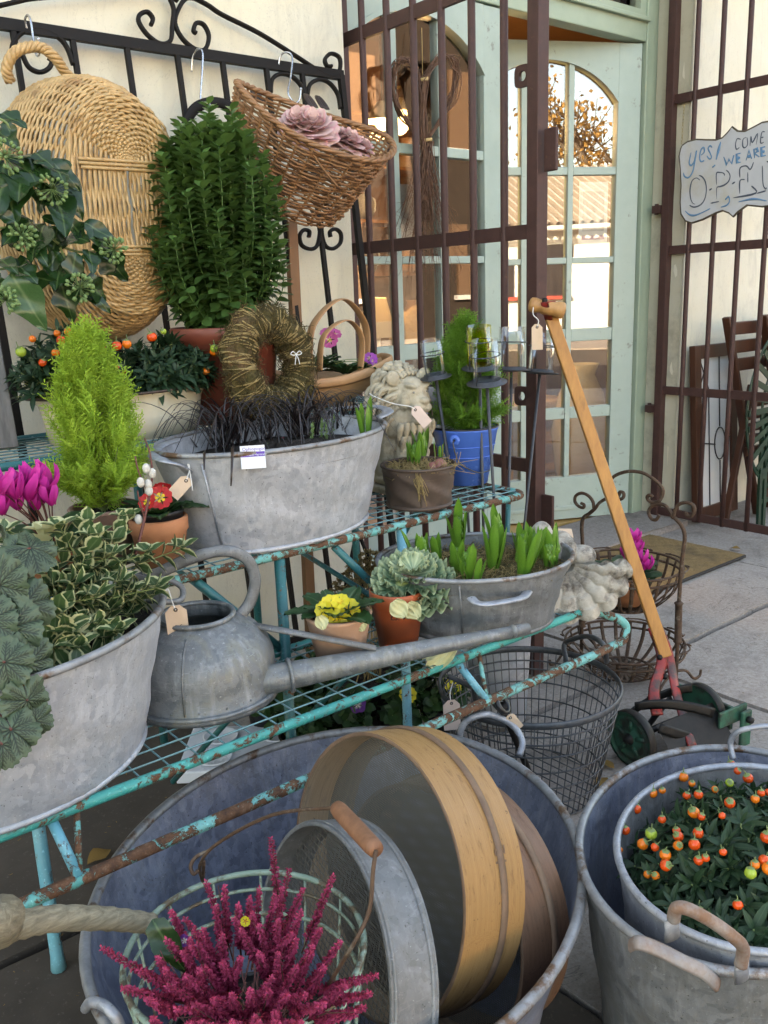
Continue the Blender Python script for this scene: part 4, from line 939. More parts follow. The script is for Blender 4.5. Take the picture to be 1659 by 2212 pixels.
# cyclamen
def cyc_flower():
    m = MB()
    for k in range(5):
        a = k*2*PI/5+.3
        def P(u, v, a=a):
            w_ = .215*math.sin(PI*(.12+.80*v))**.8; x = (u-.5)*2*w_; r_ = .10+.30*math.sin(v*1.9)+.06*v; z = -.12+1.05*v-.1*abs(u-.5)*v; tw = a+.9*v
            return (r_*math.cos(tw)-x*math.sin(tw), r_*math.sin(tw)+x*math.cos(tw), z+.05*math.sin(u*7+k))
        m.grid(P, 5, 6, T=.15*k+.2)
    m.ball((0, 0, -.06), (.12, .12, .09), 8, 5)
    return m.mesh('flower', X.petal_magenta)
CYC = cyc_flower()
def round_leaf(mat, name='leaf', lobes=0, amp=.08, cup=.1, n=28, wavy=.03):
    m = MB()
    def P(u, v):
        a = u*2*PI; r_ = v*(1+amp*math.cos(lobes*a))*(1-.22*math.exp(-((a-PI*1.5)/.35)**2)) if lobes else v*(1-.45*math.exp(-((a-PI*1.5)/.25)**2))
        return (r_*math.cos(a)*.5, r_*math.sin(a)*.5+.4, cup*v*v*-1+wavy*math.sin(a*5)*v*v)
    m.grid(P, n, 5, wrapu=True); return m.mesh(name, mat)
CYC_LEAF = round_leaf(X.leaf_cyclamen)
def cyclamen(t, c, z, blooms, fs=.03, nl=16, seed=5, R_=.07, ls=.045):
    g_ = np.random.default_rng(seed)
    for k in range(nl):
        a = k*2.4; r_ = R_*math.sqrt((k+1)/nl); d = np.array([math.cos(a), math.sin(a), .25]); p = np.array([c[0]+r_*.5*math.cos(a), c[1]+r_*.5*math.sin(a), z+.035*(1-r_/R_)+.03*g_.random()])
        link('leaf', CYC_LEAF, t, frame(d, (0, 0, 1)), rel(t, p), ls*g_.uniform(.8, 1.15))
    for p, s_ in blooms:
        p = np.array(p, float); link('flower', CYC, t, rotz(g_.random()*6)@rotx(g_.normal(0, .25)), rel(t, p), fs*s_)
        obj('flower_stalk', MB().tube(smooth_path([(c[0], c[1], z), ((c[0]+p[0])/2, (c[1]+p[1])/2, (z+p[2])/2+.01), p-[0, 0, .003]], 4), .0013, 4), X.stem_red, t)
# hyacinth: a sheaf of broad upright leaves
def hy_leaf(bend=.12, W=.30, name='leaf'):
    def P(u, v):
        x = (u-.5)*2; w_ = W*.5*(.55+.55*math.sin(PI*min(.93, .10+.80*v)))*(1 if v < .8 else max(.03, 1-((v-.8)/.2)**1.7)); a = x*.95
        return (w_*math.sin(a)*1.1, v, bend*v*v-.02+w_*(1-math.cos(a))*1.0)
    return MB().grid(P, 6, 10, T=.5, Tf=lambda u, v: .15+.6*v).mesh(name, X.leaf_hyacinth)
HY = [hy_leaf(.06, .215), hy_leaf(.16, .19), hy_leaf(-.02, .225)]
def hyacinth(t, p, h, n=5, lean=(0, 0, 0), seed=1, openr=.32, bud=True):
    g_ = np.random.default_rng(seed); p = np.array(p, float)
    e = bpy.data.objects.new('shoot', None); COL.objects.link(e); e.parent = t; e.location = tuple(rel(t, p))
    for k in range(n):
        a = k*2*PI/n+g_.normal(0, .25); out = np.array([math.cos(a), math.sin(a), 0]); d = nrm(np.array([0, 0, 1.])+out*openr*g_.uniform(.4, 1.1)+np.array(lean))
        link('leaf', HY[k % 3], e, frame(d, -out), out*.008, h*g_.uniform(.8, 1.08))
    if bud:
        m = MB()
        for j in range(5):
            for k in range(6): m.ball((.010*(1-j*.12)*math.cos(k+j*.5), .010*(1-j*.12)*math.sin(k+j*.5), h*(.35+.07*j)), (.005, .005, .008), 6, 4, T=.8)
        obj('flower_bud', m, X.leaf_hyacinth, e, world=False)
def moss_fill(t, c, a, b, rot, z, n=260, mat=None, name='moss', L=(.02, .05), r=.0007, up=.6):
    m = MB()
    for i in range(n):
        rho = math.sqrt(rng.random())*.95; q = rng.random()*2*PI; p = oval(a*rho, b*rho, rot, c, q, z+rng.uniform(-.003, .012)); d = nrm(rng.normal(0, 1, 3)*[1, 1, up]); L_ = rng.uniform(*L)
        k = nrm(rng.normal(0, 1, 3)); m.tube([p-d*L_/2, p+k*L_*.25, p+d*L_/2], r, 3, cap=False, T=rng.random())
    obj(name, m, mat or X.vine, t, kind='stuff')
# heuchera leaf with a branching vein pattern
def heuchera_mesh(seed):
    g_ = np.random.default_rng(seed); segs = []
    for k, a in enumerate(np.linspace(-2.35, 2.35, 9)):
        d = np.array([math.sin(a), math.cos(a)]); L = .92*(1-.12*abs(a)/2.35); segs.append((np.zeros(2), d*L, .024))
        for j in range(4):
            for s_ in (-1, 1):
                q = d*L*(.30+.17*j); b = a+s_*.62; segs.append((q, q+np.array([math.sin(b), math.cos(b)])*L*(.34-.035*j), .015))
    nu, nv = 170, 34; A_ = np.array([q[0] for q in segs]); AB = np.array([q[1]-q[0] for q in segs]); W_ = np.array([q[2] for q in segs])
    an = (np.arange(nu)/nu-.5)*2*PI*.985; vv = np.arange(nv+1)/nv; a, v = np.meshgrid(an, vv)
    lob = 1+.17*np.abs(np.cos(a*2.65))**.6-.10+.035*np.sin(a*24); r_ = v*lob*np.where(np.abs(a) < 2.6, 1, 1-.25*((np.abs(a)-2.6)/.54)); x, y = r_*np.sin(a), r_*np.cos(a)
    Pt = np.stack([x.ravel(), y.ravel()], 1); ve = np.zeros(len(Pt))
    for A1, AB1, w1 in zip(A_, AB, W_):
        q = Pt-A1; t_ = np.clip(q@AB1/(AB1@AB1), 0, 1); ve = np.maximum(ve, np.exp(-((np.linalg.norm(q-t_[:, None]*AB1, axis=1)/(w1*1.25))**2)))
    z = -.30*v*v+.10*v*v*np.sin(a*5.3+seed)-.035*ve.reshape(v.shape)+.04*np.sin(a*13)*v**3
    V = np.stack([x*.5, y*.5, z*.5], -1).reshape(-1, 3); T = ve*.92; U = np.stack([.5+x*.4, .5+y*.4], -1).reshape(-1, 2)
    F = [(j*nu+i, j*nu+i+1, (j+1)*nu+i+1, (j+1)*nu+i) for j in range(nv) for i in range(nu-1)]
    F = [f for f in F]
    return MB().add(V, F, U, T).mesh('leaf', X.leaf_heuchera)
HEU = [heuchera_mesh(1), heuchera_mesh(2)]
# ivy leaf: shallow-lobed, glossy
def ivy_mesh(mat, lob=.16, W=.62, name='leaf'):
    def P(u, v):
        x = (u-.5)*2; s_ = v; base = math.sin(PI*s_**.62)**.75 if 0 < s_ < 1 else 0.0; w_ = W*.5*max(base*(1+lob*math.cos(s_*13)), .01)
        return (w_*x, s_, -.22*s_*s_+.10*abs(x)*w_*2+.03*math.sin(s_*11+x*2))
    return MB().grid(P, 6, 12, T=.5).mesh(name, mat)
IVY = [ivy_mesh(X.leaf_ivy, .22, .60), ivy_mesh(X.leaf_ivy, .08, .48), ivy_mesh(X.leaf_ivy, .3, .66)]; IVYP = ivy_mesh(X.leaf_ivy_pale, .1, .6)
# ornamental cabbage leaf: frilled margin, pale centre
def cab_mesh(seed, pale):
    g_ = np.random.default_rng(seed); ph = g_.random()*6
    def P(u, v):
        a = (u-.5)*2.7; r_ = v*(1-.18*abs(u-.5)*2); fr_ = max(0, (v-.62)/.38)**1.4
        return (r_*math.sin(a)*.98+.03*fr_*math.sin(u*41+ph), r_*math.cos(a)*.62+.36*v+.03*fr_*math.cos(u*37+ph), .04*v+.11*fr_*math.sin(u*50+ph)+.05*fr_*math.sin(u*19+ph)+.16*v*v*abs(u-.5)*2)
    def Tf(u, v):
        ve = max(math.exp(-((abs(((u*7) % 1)-.5)/.08)**2))*.55, math.exp(-((u-.5)/.035)**2)*.9); ed = max(0, (v-.84)/.16)
        return min(1, pale*(.95-.35*v)+ve*(1-.55*v)+.5*ed)
    return MB().grid(P, 72, 14, Tf=Tf).mesh('leaf', X.leaf_cabbage)
CAB = [cab_mesh(1, .0), cab_mesh(2, .05), cab_mesh(3, .35), cab_mesh(4, .8)]
def dried_leaf(seed=1, mat='leaf_cream'):
    g_ = np.random.default_rng(seed); ph = g_.random()*6
    return MB().grid(lambda u, v: ((u-.5)*(.25+.75*math.sin(PI*min(.97, v*.9+.08))), v, .06*math.sin(u*9+ph)+.10*math.sin(v*5+ph)+.05*math.sin(u*21+v*9)), 14, 12, Tf=lambda u, v: .5).mesh('leaf', X.__getattr__(mat))
DRY = [dried_leaf(1), dried_leaf(2)]
def shoot_leaves(m, P, n, L, mat_T=(0, 1), tpl=None, pairs=True, el=.75, W=1.):
    """opposite leaves along a path"""
    tpl = tpl or L_OVAL; Ms = []; Os = []; S = []; T = []; P = np.array(P)
    for i in range(n):
        f = (i+.5)/n; x = f*(len(P)-1); k = min(int(x), len(P)-2); p = P[k]+(P[k+1]-P[k])*(x-k); tg = nrm(P[k+1]-P[k]); fr_ = frame(tg, (math.sin(i*1.57), math.cos(i*1.57), .1))
        for s_ in (-1, 1):
            d = nrm(tg*math.sin(el+.5*f)+s_*fr_[:, 0]*math.cos(el+.5*f)+rng.normal(0, .12, 3)); Ms.append(frame(d, tg)); Os.append(p); S.append(rng.uniform(*L)*(1-.35*max(0, f-.6))); T.append(mat_T[0]+(mat_T[1]-mat_T[0])*min(1, max(0, f+rng.normal(0, .15))))
    m.inst(tpl, Ms, Os, S, T)
Z1, Z2, Z3 = .4335, .6305, .8085     # tops of the three trays' wires
# ---- big pale tub with heuchera and variegated euonymus (lowest tray, left)
c = (.30, 1.262); t = thing('planted_tub', 'pale oval zinc tub of silver veined leaves and cream edged euonymus, lower left', 'planter', (c[0], c[1], Z1))
A, B, RO = .262, .212, R(22)
tub(t, c, A, B, RO, Z1, .645, .80, X.zinc_pale, .006, soil=.605, rimmat=X.zinc_rim)
pE = onY(322, 1232, 1.33)
strap_handle(t, X.zinc_dull, [onY(325, 1262, 1.33), onY(352, 1250, 1.32), onY(392, 1268, 1.30), onY(390, 1296, 1.28), onY(350, 1300, 1.27), onY(318, 1296, 1.27)], .005, .005)
heu = [(-5, 1130, 1.22, 85, (.2, -.5, .9), 0), (78, 1190, 1.16, 108, (.75, -.35, .75), 0), (70, 1310, 1.12, 120, (.6, -.75, .5), 1), (10, 1260, 1.10, 115, (-.1, -.8, .6), 0), (35, 1360, 1.07, 118, (.3, -.9, .3), 1), (75, 1440, 1.05, 118, (.55, -.85, -.1), 0),
       (20, 1440, 1.03, 100, (.1, -.95, .2), 1), (60, 1525, 1.02, 95, (.6, -.8, -.2), 1), (30, 1590, 1.0, 105, (.05, -1, -.1), 0), (0, 1620, .99, 90, (-.3, -1, -.2), 1), (85, 1560, 1.02, 75, (.8, -.6, -.5), 0), (-10, 1340, 1.08, 100, (-.4, -.7, .5), 1), (40, 1215, 1.17, 95, (-.2, -.3, 1), 1)]
for px, py, yy, size, nm, k in heu:
    p = onY(px, py, yy); L = size/F_PX*np.linalg.norm(p-EYE)*1.02; n_ = nrm(np.array(nm)*.8-ray(px, py)*.55+rng.normal(0, .15, 3)); dwn = nrm(np.array([.35, -.35, -.55])+np.array(nm)*[.9, .2, .2]+rng.normal(0, .45, 3))
    fr_ = frame(dwn, n_); link('leaf', HEU[k], t, fr_, rel(t, p-fr_[:, 1]*L*.12), L)
    root = np.array([c[0]-.10, c[1]-.03, .60]); obj('leaf_stalk', MB().tube(smooth_path([root, (root+p)/2+[0, 0, .05], p-fr_[:, 1]*L*.12], 4), .0016, 5), X.stem_red, t)
for k in range(9):
    a = 2.35+k*.15; q = oval(A*(.55+.4*(k % 2)), B*(.55+.4*(k % 2)), RO, c, a, .66+.03*(k % 3)); n_ = nrm([math.cos(a)*.6, math.sin(a)*.6-.2, .8]); fr_ = frame(nrm(np.array([math.cos(a), math.sin(a), -.35])), n_); link('leaf', HEU[k % 2], t, fr_, rel(t, q), .085); obj('leaf_stalk', MB().tube(smooth_path([(c[0]-.08, c[1], .60), q*.5+np.array([c[0]-.08, c[1], .66])*.5, q], 4), .0016, 5), X.stem_red, t)
vs_ = [(395, 1185), (330, 1290), (95, 1150), (130, 1140), (250, 1170), (275, 1120), (190, 1130), (205, 1160), (340, 1270), (90, 1210), (150, 1190), (230, 1230), (180, 1240), (260, 1260), (300, 1300), (210, 1290), (160, 1300), (240, 1320), (280, 1330), (190, 1350), (230, 1380), (150, 1370), (130, 1270), (120, 1330), (170, 1400), (110, 1240), (200, 1210), (300, 1220), (225, 1345), (255, 1365), (140, 1350), (190, 1310), (285, 1280), (165, 1265), (215, 1260), (245, 1200), (10, 1150), (30, 1180), (320, 1195), (150, 1415), (125, 1400)]
g_ = np.random.default_rng(11); k0 = 0
for px, py in vs_:
    f = (py-1120)/300; yy = 1.33-.23*f+g_.normal(0, .02); p = onY(px, py, yy); root = np.array([c[0]+.06+g_.normal(0, .06), c[1]+g_.normal(0, .05), .60]); m = MB()
    P = smooth_path([root, root*.45+p*.55+[0, 0, .02], p], 6)
    sub = P[-6:] if py > 1170 else P[-9:]
    cream = px in (95,) and py == 1150
    shoot_leaves(m, sub, 4 if py > 1170 else 6, (.026, .038), (.2, 1), L_VAR, el=.35)
    m.inst(L_VAR, [frame((math.cos(q), math.sin(q), .55), (0, 0, 1)) for q in (0, 1.6, 3.1, 4.7)], [p]*4, [.032]*4)
    s_ = obj('sprig', m, X.leaf_cream if cream else X.leaf_var, t); obj('stem', MB().tube(P, .0012, 4), X.stem_green, s_)
price_tag('price_tag', 'brown card tag hanging from the pale tub handle above the watering can', onY(378, 1308, 1.255), (.03, 0, -1), (-.35, -.9, .25), .034, .068, tie=[onY(372, 1300, 1.258), onY(362, 1272, 1.268), onY(352, 1292, 1.265)], marks=2)
# ---- watering can
c = (.625, 1.285); t = thing('watering_can', 'old galvanised watering can with long spout lying along the lower shelf', 'watering can', (c[0], c[1], Z1))
r0 = .129; pr = [(0, 0), (r0, 0), (r0+.002, .006), (r0, .012), (r0-.004, .016), (r0-.004, .05), (r0-.006, .070), (r0-.013, .090), (r0-.030, .112), (r0-.053, .127), (.062, .135), (.058, .141)]
obj('body', MB().lathe([(a, b+Z1) for a, b in pr[:10]]+[(.066, Z1+.134), (.058, Z1+.138)], 56, c=(c[0], c[1], 0)).lathe([(.058, Z1+.138), (.0565, Z1+.12), (.10, Z1+.10), (.112, Z1+.06), (.112, Z1+.01), (0, Z1+.009)], 56, c=(c[0], c[1], 0)), X.zinc_can, t)
obj('collar', MB().tube([(c[0]+.061*math.cos(q), c[1]+.061*math.sin(q), Z1+.140) for q in np.arange(40)/40*2*PI], .0045, 8, closed=True), X.zinc_can, t)
obj('foot_ring', MB().tube([(c[0]+(r0+.001)*math.cos(q), c[1]+(r0+.001)*math.sin(q), Z1+.012) for q in np.arange(56)/56*2*PI], .004, 8, closed=True), X.zinc_can, t)
s0, s1 = onY(560, 1472, 1.195), onY(1112, 1363, 1.012); tip = onY(1141, 1357, 1.005)
obj('spout', MB().tube([s0+(s1-s0)*f for f in np.linspace(-.04, 1, 12)], np.linspace(.0255, .0098, 12), 20), X.zinc_can, t)
obj('spout_tip', MB().tube([s1-(tip-s1)*.3, tip], .0100, 16), X.zinc_dull, t)
obj('spout_collar', MB().tube([s1-(tip-s1)*.25, s1-(tip-s1)*.02], .0116, 16), X.zinc_can, t)
dj = nrm(s1-s0); fj = frame(dj, (0, 0, 1)); cj = s0+dj*.052; obj('spout_joint', MB().tube([cj+(fj[:, 0]*math.cos(q)*1.05+fj[:, 2]*math.sin(q))*.0262 for q in np.arange(28)/28*2*PI], .0035, 8, closed=True), X.zinc_can, t); aj = math.atan2(-c[1], -c[0])-.25; obj('body_seam', MB().tube([(c[0]+r_*math.cos(aj), c[1]+r_*math.sin(aj), Z1+z_) for r_, z_ in ((r0-.0035, .018), (r0-.0035, .05), (r0-.0055, .070), (r0-.0125, .090), (r0-.0295, .112), (r0-.0525, .127))], .0018, 6), X.zinc_can, t)
for k in range(18): q = k/18*2*PI; obj('rivet', MB().ball((c[0]+(r0-.003)*math.cos(q), c[1]+(r0-.003)*math.sin(q), Z1+.022), .0022, 6, 5), X.zinc_can, t)
b0, b1 = onY(515, 1345, 1.255), s0+(s1-s0)*.44+np.array([0, 0, .018])
obj('spout_brace', MB().tube([b0, b0+(b1-b0)*.5+[0, 0, .001], b1], 1, 8, flat=(.0095, .0045)), X.zinc_dull, t)
hp_ = [onY(513, 1335, 1.27), onY(540, 1300, 1.265), onY(551, 1250, 1.262), onY(530, 1205, 1.265), onY(480, 1190, 1.275), onY(410, 1207, 1.30), onY(345, 1237, 1.33), onY(295, 1262, 1.36), np.array([c[0]-.07, c[1]+.085, Z1+.10])]
obj('handle', MB().tube(smooth_path(hp_, 8), 1, 8, flat=(.0100, .0055), up=(-.4, -.8, .3)), X.zinc_dull, t)
obj('handle_mount', MB().ball(onY(515, 1345, 1.268), (.012, .010, .014), 10, 7), X.zinc_can, t)
# ---- yellow primrose
c = np.array([.862, 1.212]); t = thing('potted_primrose', 'yellow primrose with crinkled leaves in a pale clay pot', 'potted plant', (c[0], c[1], Z1), 'potted primroses')
pot(t, c, Z1, .535, .040, .058, X.terracotta_pale, 0, .006, .522)
fl = []
for px, py, s_, dn in [(715, 1308, 1.0, (-.5, -.7, .5)), (752, 1318, 1.15, (-.35, -.8, .5)), (735, 1300, .85, (-.4, -.4, .9)), (700, 1318, .85, (-.8, -.5, .4)), (730, 1335, .9, (-.5, -.8, .2)), (765, 1330, .8, (.2, -.8, .4)), (745, 1342, .7, (-.3, -.9, 0)), (725, 1320, .8, (-.6, -.7, .5))]:
    fl.append((onY(px, py, 1.178+.02*rng.random()), dn, FL_Y, s_))
primrose(t, c, .525, None, fl, (.075, .10), 13, .022, 3)
for px, py in ((690, 1330), (775, 1335)): link('wilted_flower', DRY[0], t, frame((.1, -.3, -1), (-.6, -.7, 0)), rel(t, onY(px, py, 1.16)), .024)
# ---- ornamental cabbage
c = np.array([1.002, 1.217]); t = thing('ornamental_cabbage', 'frilly ornamental cabbage in an orange plastic pot with a price written on it', 'potted plant', (c[0], c[1], Z1))
p_ = pot(t, c, Z1, .545, .037, .052, X.plastic_terracotta, .28, .002, .532)
rh_ = np.array([.774, -.633, 0]); hc = onY(892, 1250, 1.215)
obj('stem', MB().tube(smooth_path([(c[0], c[1], .525), (c[0]+.005, c[1]-.005, .555), hc-[0, 0, .03]], 5), .008, 8), X.stem_green, t)
g_ = np.random.default_rng(4)
for ring, (n_, el, L, k0) in enumerate([(8, -.02, .072, 0), (8, .06, .066, 0), (7, .22, .056, 1), (6, .42, .044, 2), (5, .70, .030, 3)]):
    for k in range(n_):
        a = k*2*PI/n_+ring*.4+g_.normal(0, .1); d = np.array([math.cos(a)*math.cos(el), math.sin(a)*math.cos(el), math.sin(el)]); upv = np.array([-math.cos(a)*math.sin(el), -math.sin(a)*math.sin(el), math.cos(el)])
        tl_ = lambda q: q*math.cos(.38)+np.cross(rh_, q)*math.sin(.38)+rh_*np.dot(rh_, q)*(1-math.cos(.38)); d, upv = tl_(d), tl_(upv)
        link('leaf', CAB[k0 if k % 3 else max(0, k0-1)], t, frame(d, upv), rel(t, hc+[0, 0, -.020+ring*.009]), L*1.18*g_.uniform(.92, 1.08))
for px, py, L, d in ((850, 1298, .035, (.2, -.4, -.6)), (880, 1303, .034, (.4, -.5, -.9)), (905, 1300, .03, (.8, -.2, -.4))): link('withered_leaf', DRY[1], t, frame(d, (-.5, -.8, .3)), rel(t, onY(px, py, 1.16)), L)
fdir = nrm(np.array([-c[0], -c[1], 0])); ang = math.atan2(fdir[1], fdir[0]); rr = .0468
for k, ch in enumerate('£3.99'):
    q = ang-.30+k*.155; n_ = np.array([math.cos(q), math.sin(q), -.15]); n_ = nrm(n_); xa = np.array([-math.sin(q), math.cos(q), 0]); ya = np.cross(n_, xa)
    text_obj('price_writing', ch, X.ink, t, rel(t, (c[0]+rr*math.cos(q), c[1]+rr*math.sin(q), Z1+.066)), np.stack([xa, ya, n_], 1), .016, .0003)
t = thing('fallen_leaf', 'wilted cream cabbage leaf lying on the front rail under the spout', 'leaf', onY(950, 1418, 1.10)-[0, 0, .004]); link('leaf_blade', DRY[0], t, frame((1, -.1, .1), (-.4, -.7, .7)), (-.035, 0, .006), (.046, .066, .09))
# ---- oval bath of hyacinths
c = (1.205, 1.214); t = thing('hyacinth_bath', 'grey oval zinc bath of mossy hyacinth shoots at the right end of the lower shelf', 'planter', (c[0], c[1], Z1))
A, B, RO = .196, .162, R(-30); tub(t, c, A, B, RO, Z1, .565, .80, X.zinc_dull, .005, soil=.535, soilmat=X.moss_dry, rimmat=X.zinc_rim)
moss_fill(t, c, A*.93, B*.93, RO, .540, 700, X.vine); moss_fill(t, c, A*.9, B*.9, RO, .538, 500, X.moss, 'moss_strands')
for i, (px, py, h, n_) in enumerate([(912, 1235, .085, 5), (945, 1220, .060, 3), (990, 1190, .095, 5), (1075, 1190, .085, 5), (1065, 1232, .085, 5), (1010, 1255, .072, 5), (1025, 1262, .055, 3), (1128, 1212, .070, 5), (1128, 1248, .095, 4), (1195, 1220, .080, 5), (1150, 1200, .06, 5), (985, 1240, .065, 4), (1170, 1205, .055, 4), (1185, 1228, .06, 4)]):
    p = onZ(px, py, .545); hyacinth(t, p, h*1.12, n_, (rng.normal(0, .08), rng.normal(0, .08), 0), 20+i, .26 if i not in (6,) else .6, bud=n_ > 3)
fa = math.atan2(-c[1], -c[0])-RO
fa = math.atan2(math.sin(fa)/B, math.cos(fa)/A)
P = [onY(1018, 1292, 1.075), onY(1030, 1302, 1.058), onY(1055, 1305, 1.045), onY(1105, 1297, 1.035), onY(1130, 1290, 1.04), onY(1140, 1278, 1.058)]
strap_handle(t, X.zinc, P, .0095, .004, (0, 0, 1))
P0 = oval(A*.9, B*.9, RO, c, fa+.12, .49)
obj('seam', MB().tube([oval(A*(.80+.2*s_)+.001, B*(.80+.2*s_)+.001, RO, c, fa-.15, Z1+.13*s_) for s_ in (0.02, .5, .95)], .0022, 6), X.zinc_dull, t)
# ---- fluted stone shell
t = thing('stone_shell', 'weathered white stone scallop fragment at the shelf end by the hyacinth bath', 'ornament', (1.455, 1.20, Z1))
rh, fh, zh = np.array([.774, -.633, 0]), np.array([.608, .757, 0]), np.array([0, 0, 1.]); B0 = onZ(1242, 1316, Z1); Cc = B0+zh*.082+fh*.045-rh*.012
def shellP(u, v, k=0):
    a = R(12-172*u); rib = abs(math.sin(u*PI*7.5))**.6; rad = .018+.088*v*(1+.07*rib*v); cr = 1-math.cos(v*1.5)
    return Cc+rh*rad*math.cos(a)*1.12+zh*rad*math.sin(a)*(.93 if a < 0 else .8)-fh*(.045*math.sin(v*1.9)+.016*rib*v*(1-k)-.02*k)+zh*.006*math.sin(v*22+u*3)*v
m = MB(); m.grid(lambda u, v: shellP(u, v), 110, 20); m.grid(lambda u, v: shellP(1-u, v, 1), 60, 8); m.grid(lambda u, v: shellP(u, 1, v), 110, 2); obj('flutes', m, X.stone_shell, t)
m = MB()
for dr, df, dz, r_ in ((-.005, .02, .030, (.030, .030, .040)), (-.045, .03, .04, (.030, .028, .050)), (.04, .03, .010, (.034, .030, .024)), (-.075, .02, .01, (.030, .03, .045)), (.0, .055, -.005, (.06, .022, .05)), (-.03, .045, -.045, (.07, .03, .045)), (.075, .04, -.03, (.02, .02, .016)), (.03, .045, -.05, (.06, .03, .035))): m.ball(Cc+rh*dr+fh*df+zh*dz, r_, 14, 10)
for k in range(3): m.tube(smooth_path([Cc+rh*(-.06+.028*k)+zh*.060+fh*.02, Cc+rh*(-.03+.02*k)+zh*.045-fh*.012, Cc+rh*(-.02+.012*k)+zh*.02-fh*.03], 5), [.006+.004*math.sin(i/10*PI) for i in range(11)], 8)
o_ = obj('scroll', m, X.stone_shell, t); rm = o_.modifiers.new('remesh', 'REMESH'); rm.mode = 'VOXEL'; rm.voxel_size = .0038; rm.use_smooth_shade = True
price_tag('price_tag', 'brown card tag lying on the stone shell behind the hyacinths', onY(1195, 1150, 1.28), (.8, -.45, -.2), (-.3, -.5, .8), .026, .045, marks=0)
# ---- galvanised bath with black grass (middle tray)
c = (.915, 1.468); t = thing('black_grass_bath', 'large oval galvanised bath of black mondo grass on the middle shelf', 'planter', (c[0], c[1], Z2))
A, B, RO = .258, .172, R(9); tub(t, c, A, B, RO, Z2, .822, .80, X.zinc_pale, .005, soil=.785, rimmat=X.zinc_rim, tap2=.78)
hl = [onY(420, 1035, 1.40), onY(395, 1010, 1.385), onY(355, 995, 1.39), onY(333, 985, 1.44), onY(345, 965, 1.50), onY(385, 950, 1.55)]
obj('handle', MB().tube(smooth_path(hl, 8), 1, 10, flat=(.011, .0035), up=(0, 0, 1)), X.zinc, t)
obj('handle_plate', MB().ball(onY(428, 1040, 1.392), (.022, .006, .012), 12, 8, rotz(-.7)), X.zinc, t)
hr_ = [oval(A, B, RO, c, -.25, .825), oval(A+.035, B+.035, RO, c, -.2, .835), oval(A+.05, B+.05, RO, c, .1, .84), oval(A+.035, B+.035, RO, c, .45, .835), oval(A, B, RO, c, .5, .825)]
obj('handle', MB().tube(smooth_path(hr_, 6), 1, 10, flat=(.013, .0035), up=(0, 0, 1)), X.zinc, t)
obj('seam', MB().tube([oval(A*(.80+.2*s_)+.001, B*(.78+.22*s_)+.001, RO, c, R(205), Z2+.19*s_) for s_ in (0.02, .5, .93)], .0025, 6), X.zinc, t)
g_ = np.random.default_rng(9)
for cx, cy, n_, sd, L in ((490, 962, 62, 1, .18), (655, 940, 62, 2, .19), (570, 950, 18, 3, .13), (735, 925, 30, 4, .15)):
    b0 = onZ(cx, cy, .795)
    for k in range(n_):
        a = g_.random()*2*PI; L_ = L*g_.uniform(.6, 1.15); out = np.array([math.cos(a), math.sin(a), 0]); sp_ = g_.uniform(.3, 1.05)
        ro = np.array([g_.normal(0, .018), g_.normal(0, .014), 0]); P = smooth_path([b0+ro, b0+ro+out*L_*.28*sp_+[0, 0, L_*.36], b0+ro+out*L_*.70*sp_+[0, 0, L_*.44], b0+ro+out*L_*1.1*sp_+[0, 0, L_*(.36-.42*sp_)]], 5)
        obj('blade', MB().tube(P, np.linspace(1, .25, len(P)), 4, flat=(.0036, .0008), up=(0, 0, 1), T=g_.random()), X.leaf_grass_black, t)
for px, py, L in ((505, 975, .11), (445, 985, .08)):
    P = smooth_path([onZ(px, py, .80), onZ(px-4, py-14, .835)+np.array([-.01, -.02, 0]), onY(px-4, py+30, 1.275), onY(px-6, py+75, 1.27)][:4 if L > .1 else 3], 5); obj('blade', MB().tube(P, np.linspace(1, .3, len(P)), 4, flat=(.0055, .0008), up=(-.5, -.8, .2), T=.9), X.leaf_grass_black, t)
hyacinth(t, onZ(790, 950, .79), .085, 4, (0, 0, 0), 33, .22, False)
pk = []
for px, py in ((578, 968), (585, 975), (640, 975), (655, 968), (610, 950), (545, 962), (560, 970), (630, 962), (648, 980), (600, 972)): pk.append((onZ(px, py, .785), 'berry_pink'))
berries(t, pk, .0065)
for px, py in ((670, 975), (715, 950), (690, 965), (700, 970)):
    p0 = onZ(px, py, .775); P = [p0, p0+[.004, -.004, .03], p0+[.006, -.006, .055]]; m = MB(); shoot_leaves(m, P, 9, (.010, .015), (.2, 1), L_SMALL); s_ = obj('sprig', m, X.leaf_small, t); obj('stem', MB().tube(P, .001, 4), X.stem_green, s_)
pl_ = onZ(548, 982, .822)+np.array([.004, .010, .004]); t2 = thing('plant_label', 'white and purple plant label stuck in the black grass bath', 'label', pl_)
n_ = nrm(np.array([-.45, -.85, .35])); xa = nrm(np.cross((0, 0, 1), n_)); ya = np.cross(n_, xa); Mx = np.stack([xa, ya, n_], 1)
obj('card', MB().box((-.021, -.030, -.0005), (.021, .010, .0005)).xf(Mx), X.paper_white, t2, smooth=False, world=False)
obj('print_band', MB().box((-.0205, -.0095, .0006), (.0205, -.001, .0009)).xf(Mx), X.ink_purple, t2, smooth=False, world=False)
text_obj('print', 'Ophiopogon', X.ink_purple, t2, Mx@[-.0175, .0015, .0007], Mx, .0078, .0001); text_obj('print', 'planiscapus Nigrescens', X.paper_white, t2, Mx@[-.019, -.0075, .001], Mx, .0046, .0001)
price_tag('price_tag', 'brown card tag tied to the left handle of the galvanised bath', onY(408, 1032, 1.375), (-.75, .2, -.75), (-.4, -.8, .4), .024, .042, tie=[onY(410, 1012, 1.378), onY(405, 1000, 1.385), onY(412, 1030, 1.372), onY(416, 1060, 1.368)], marks=0)
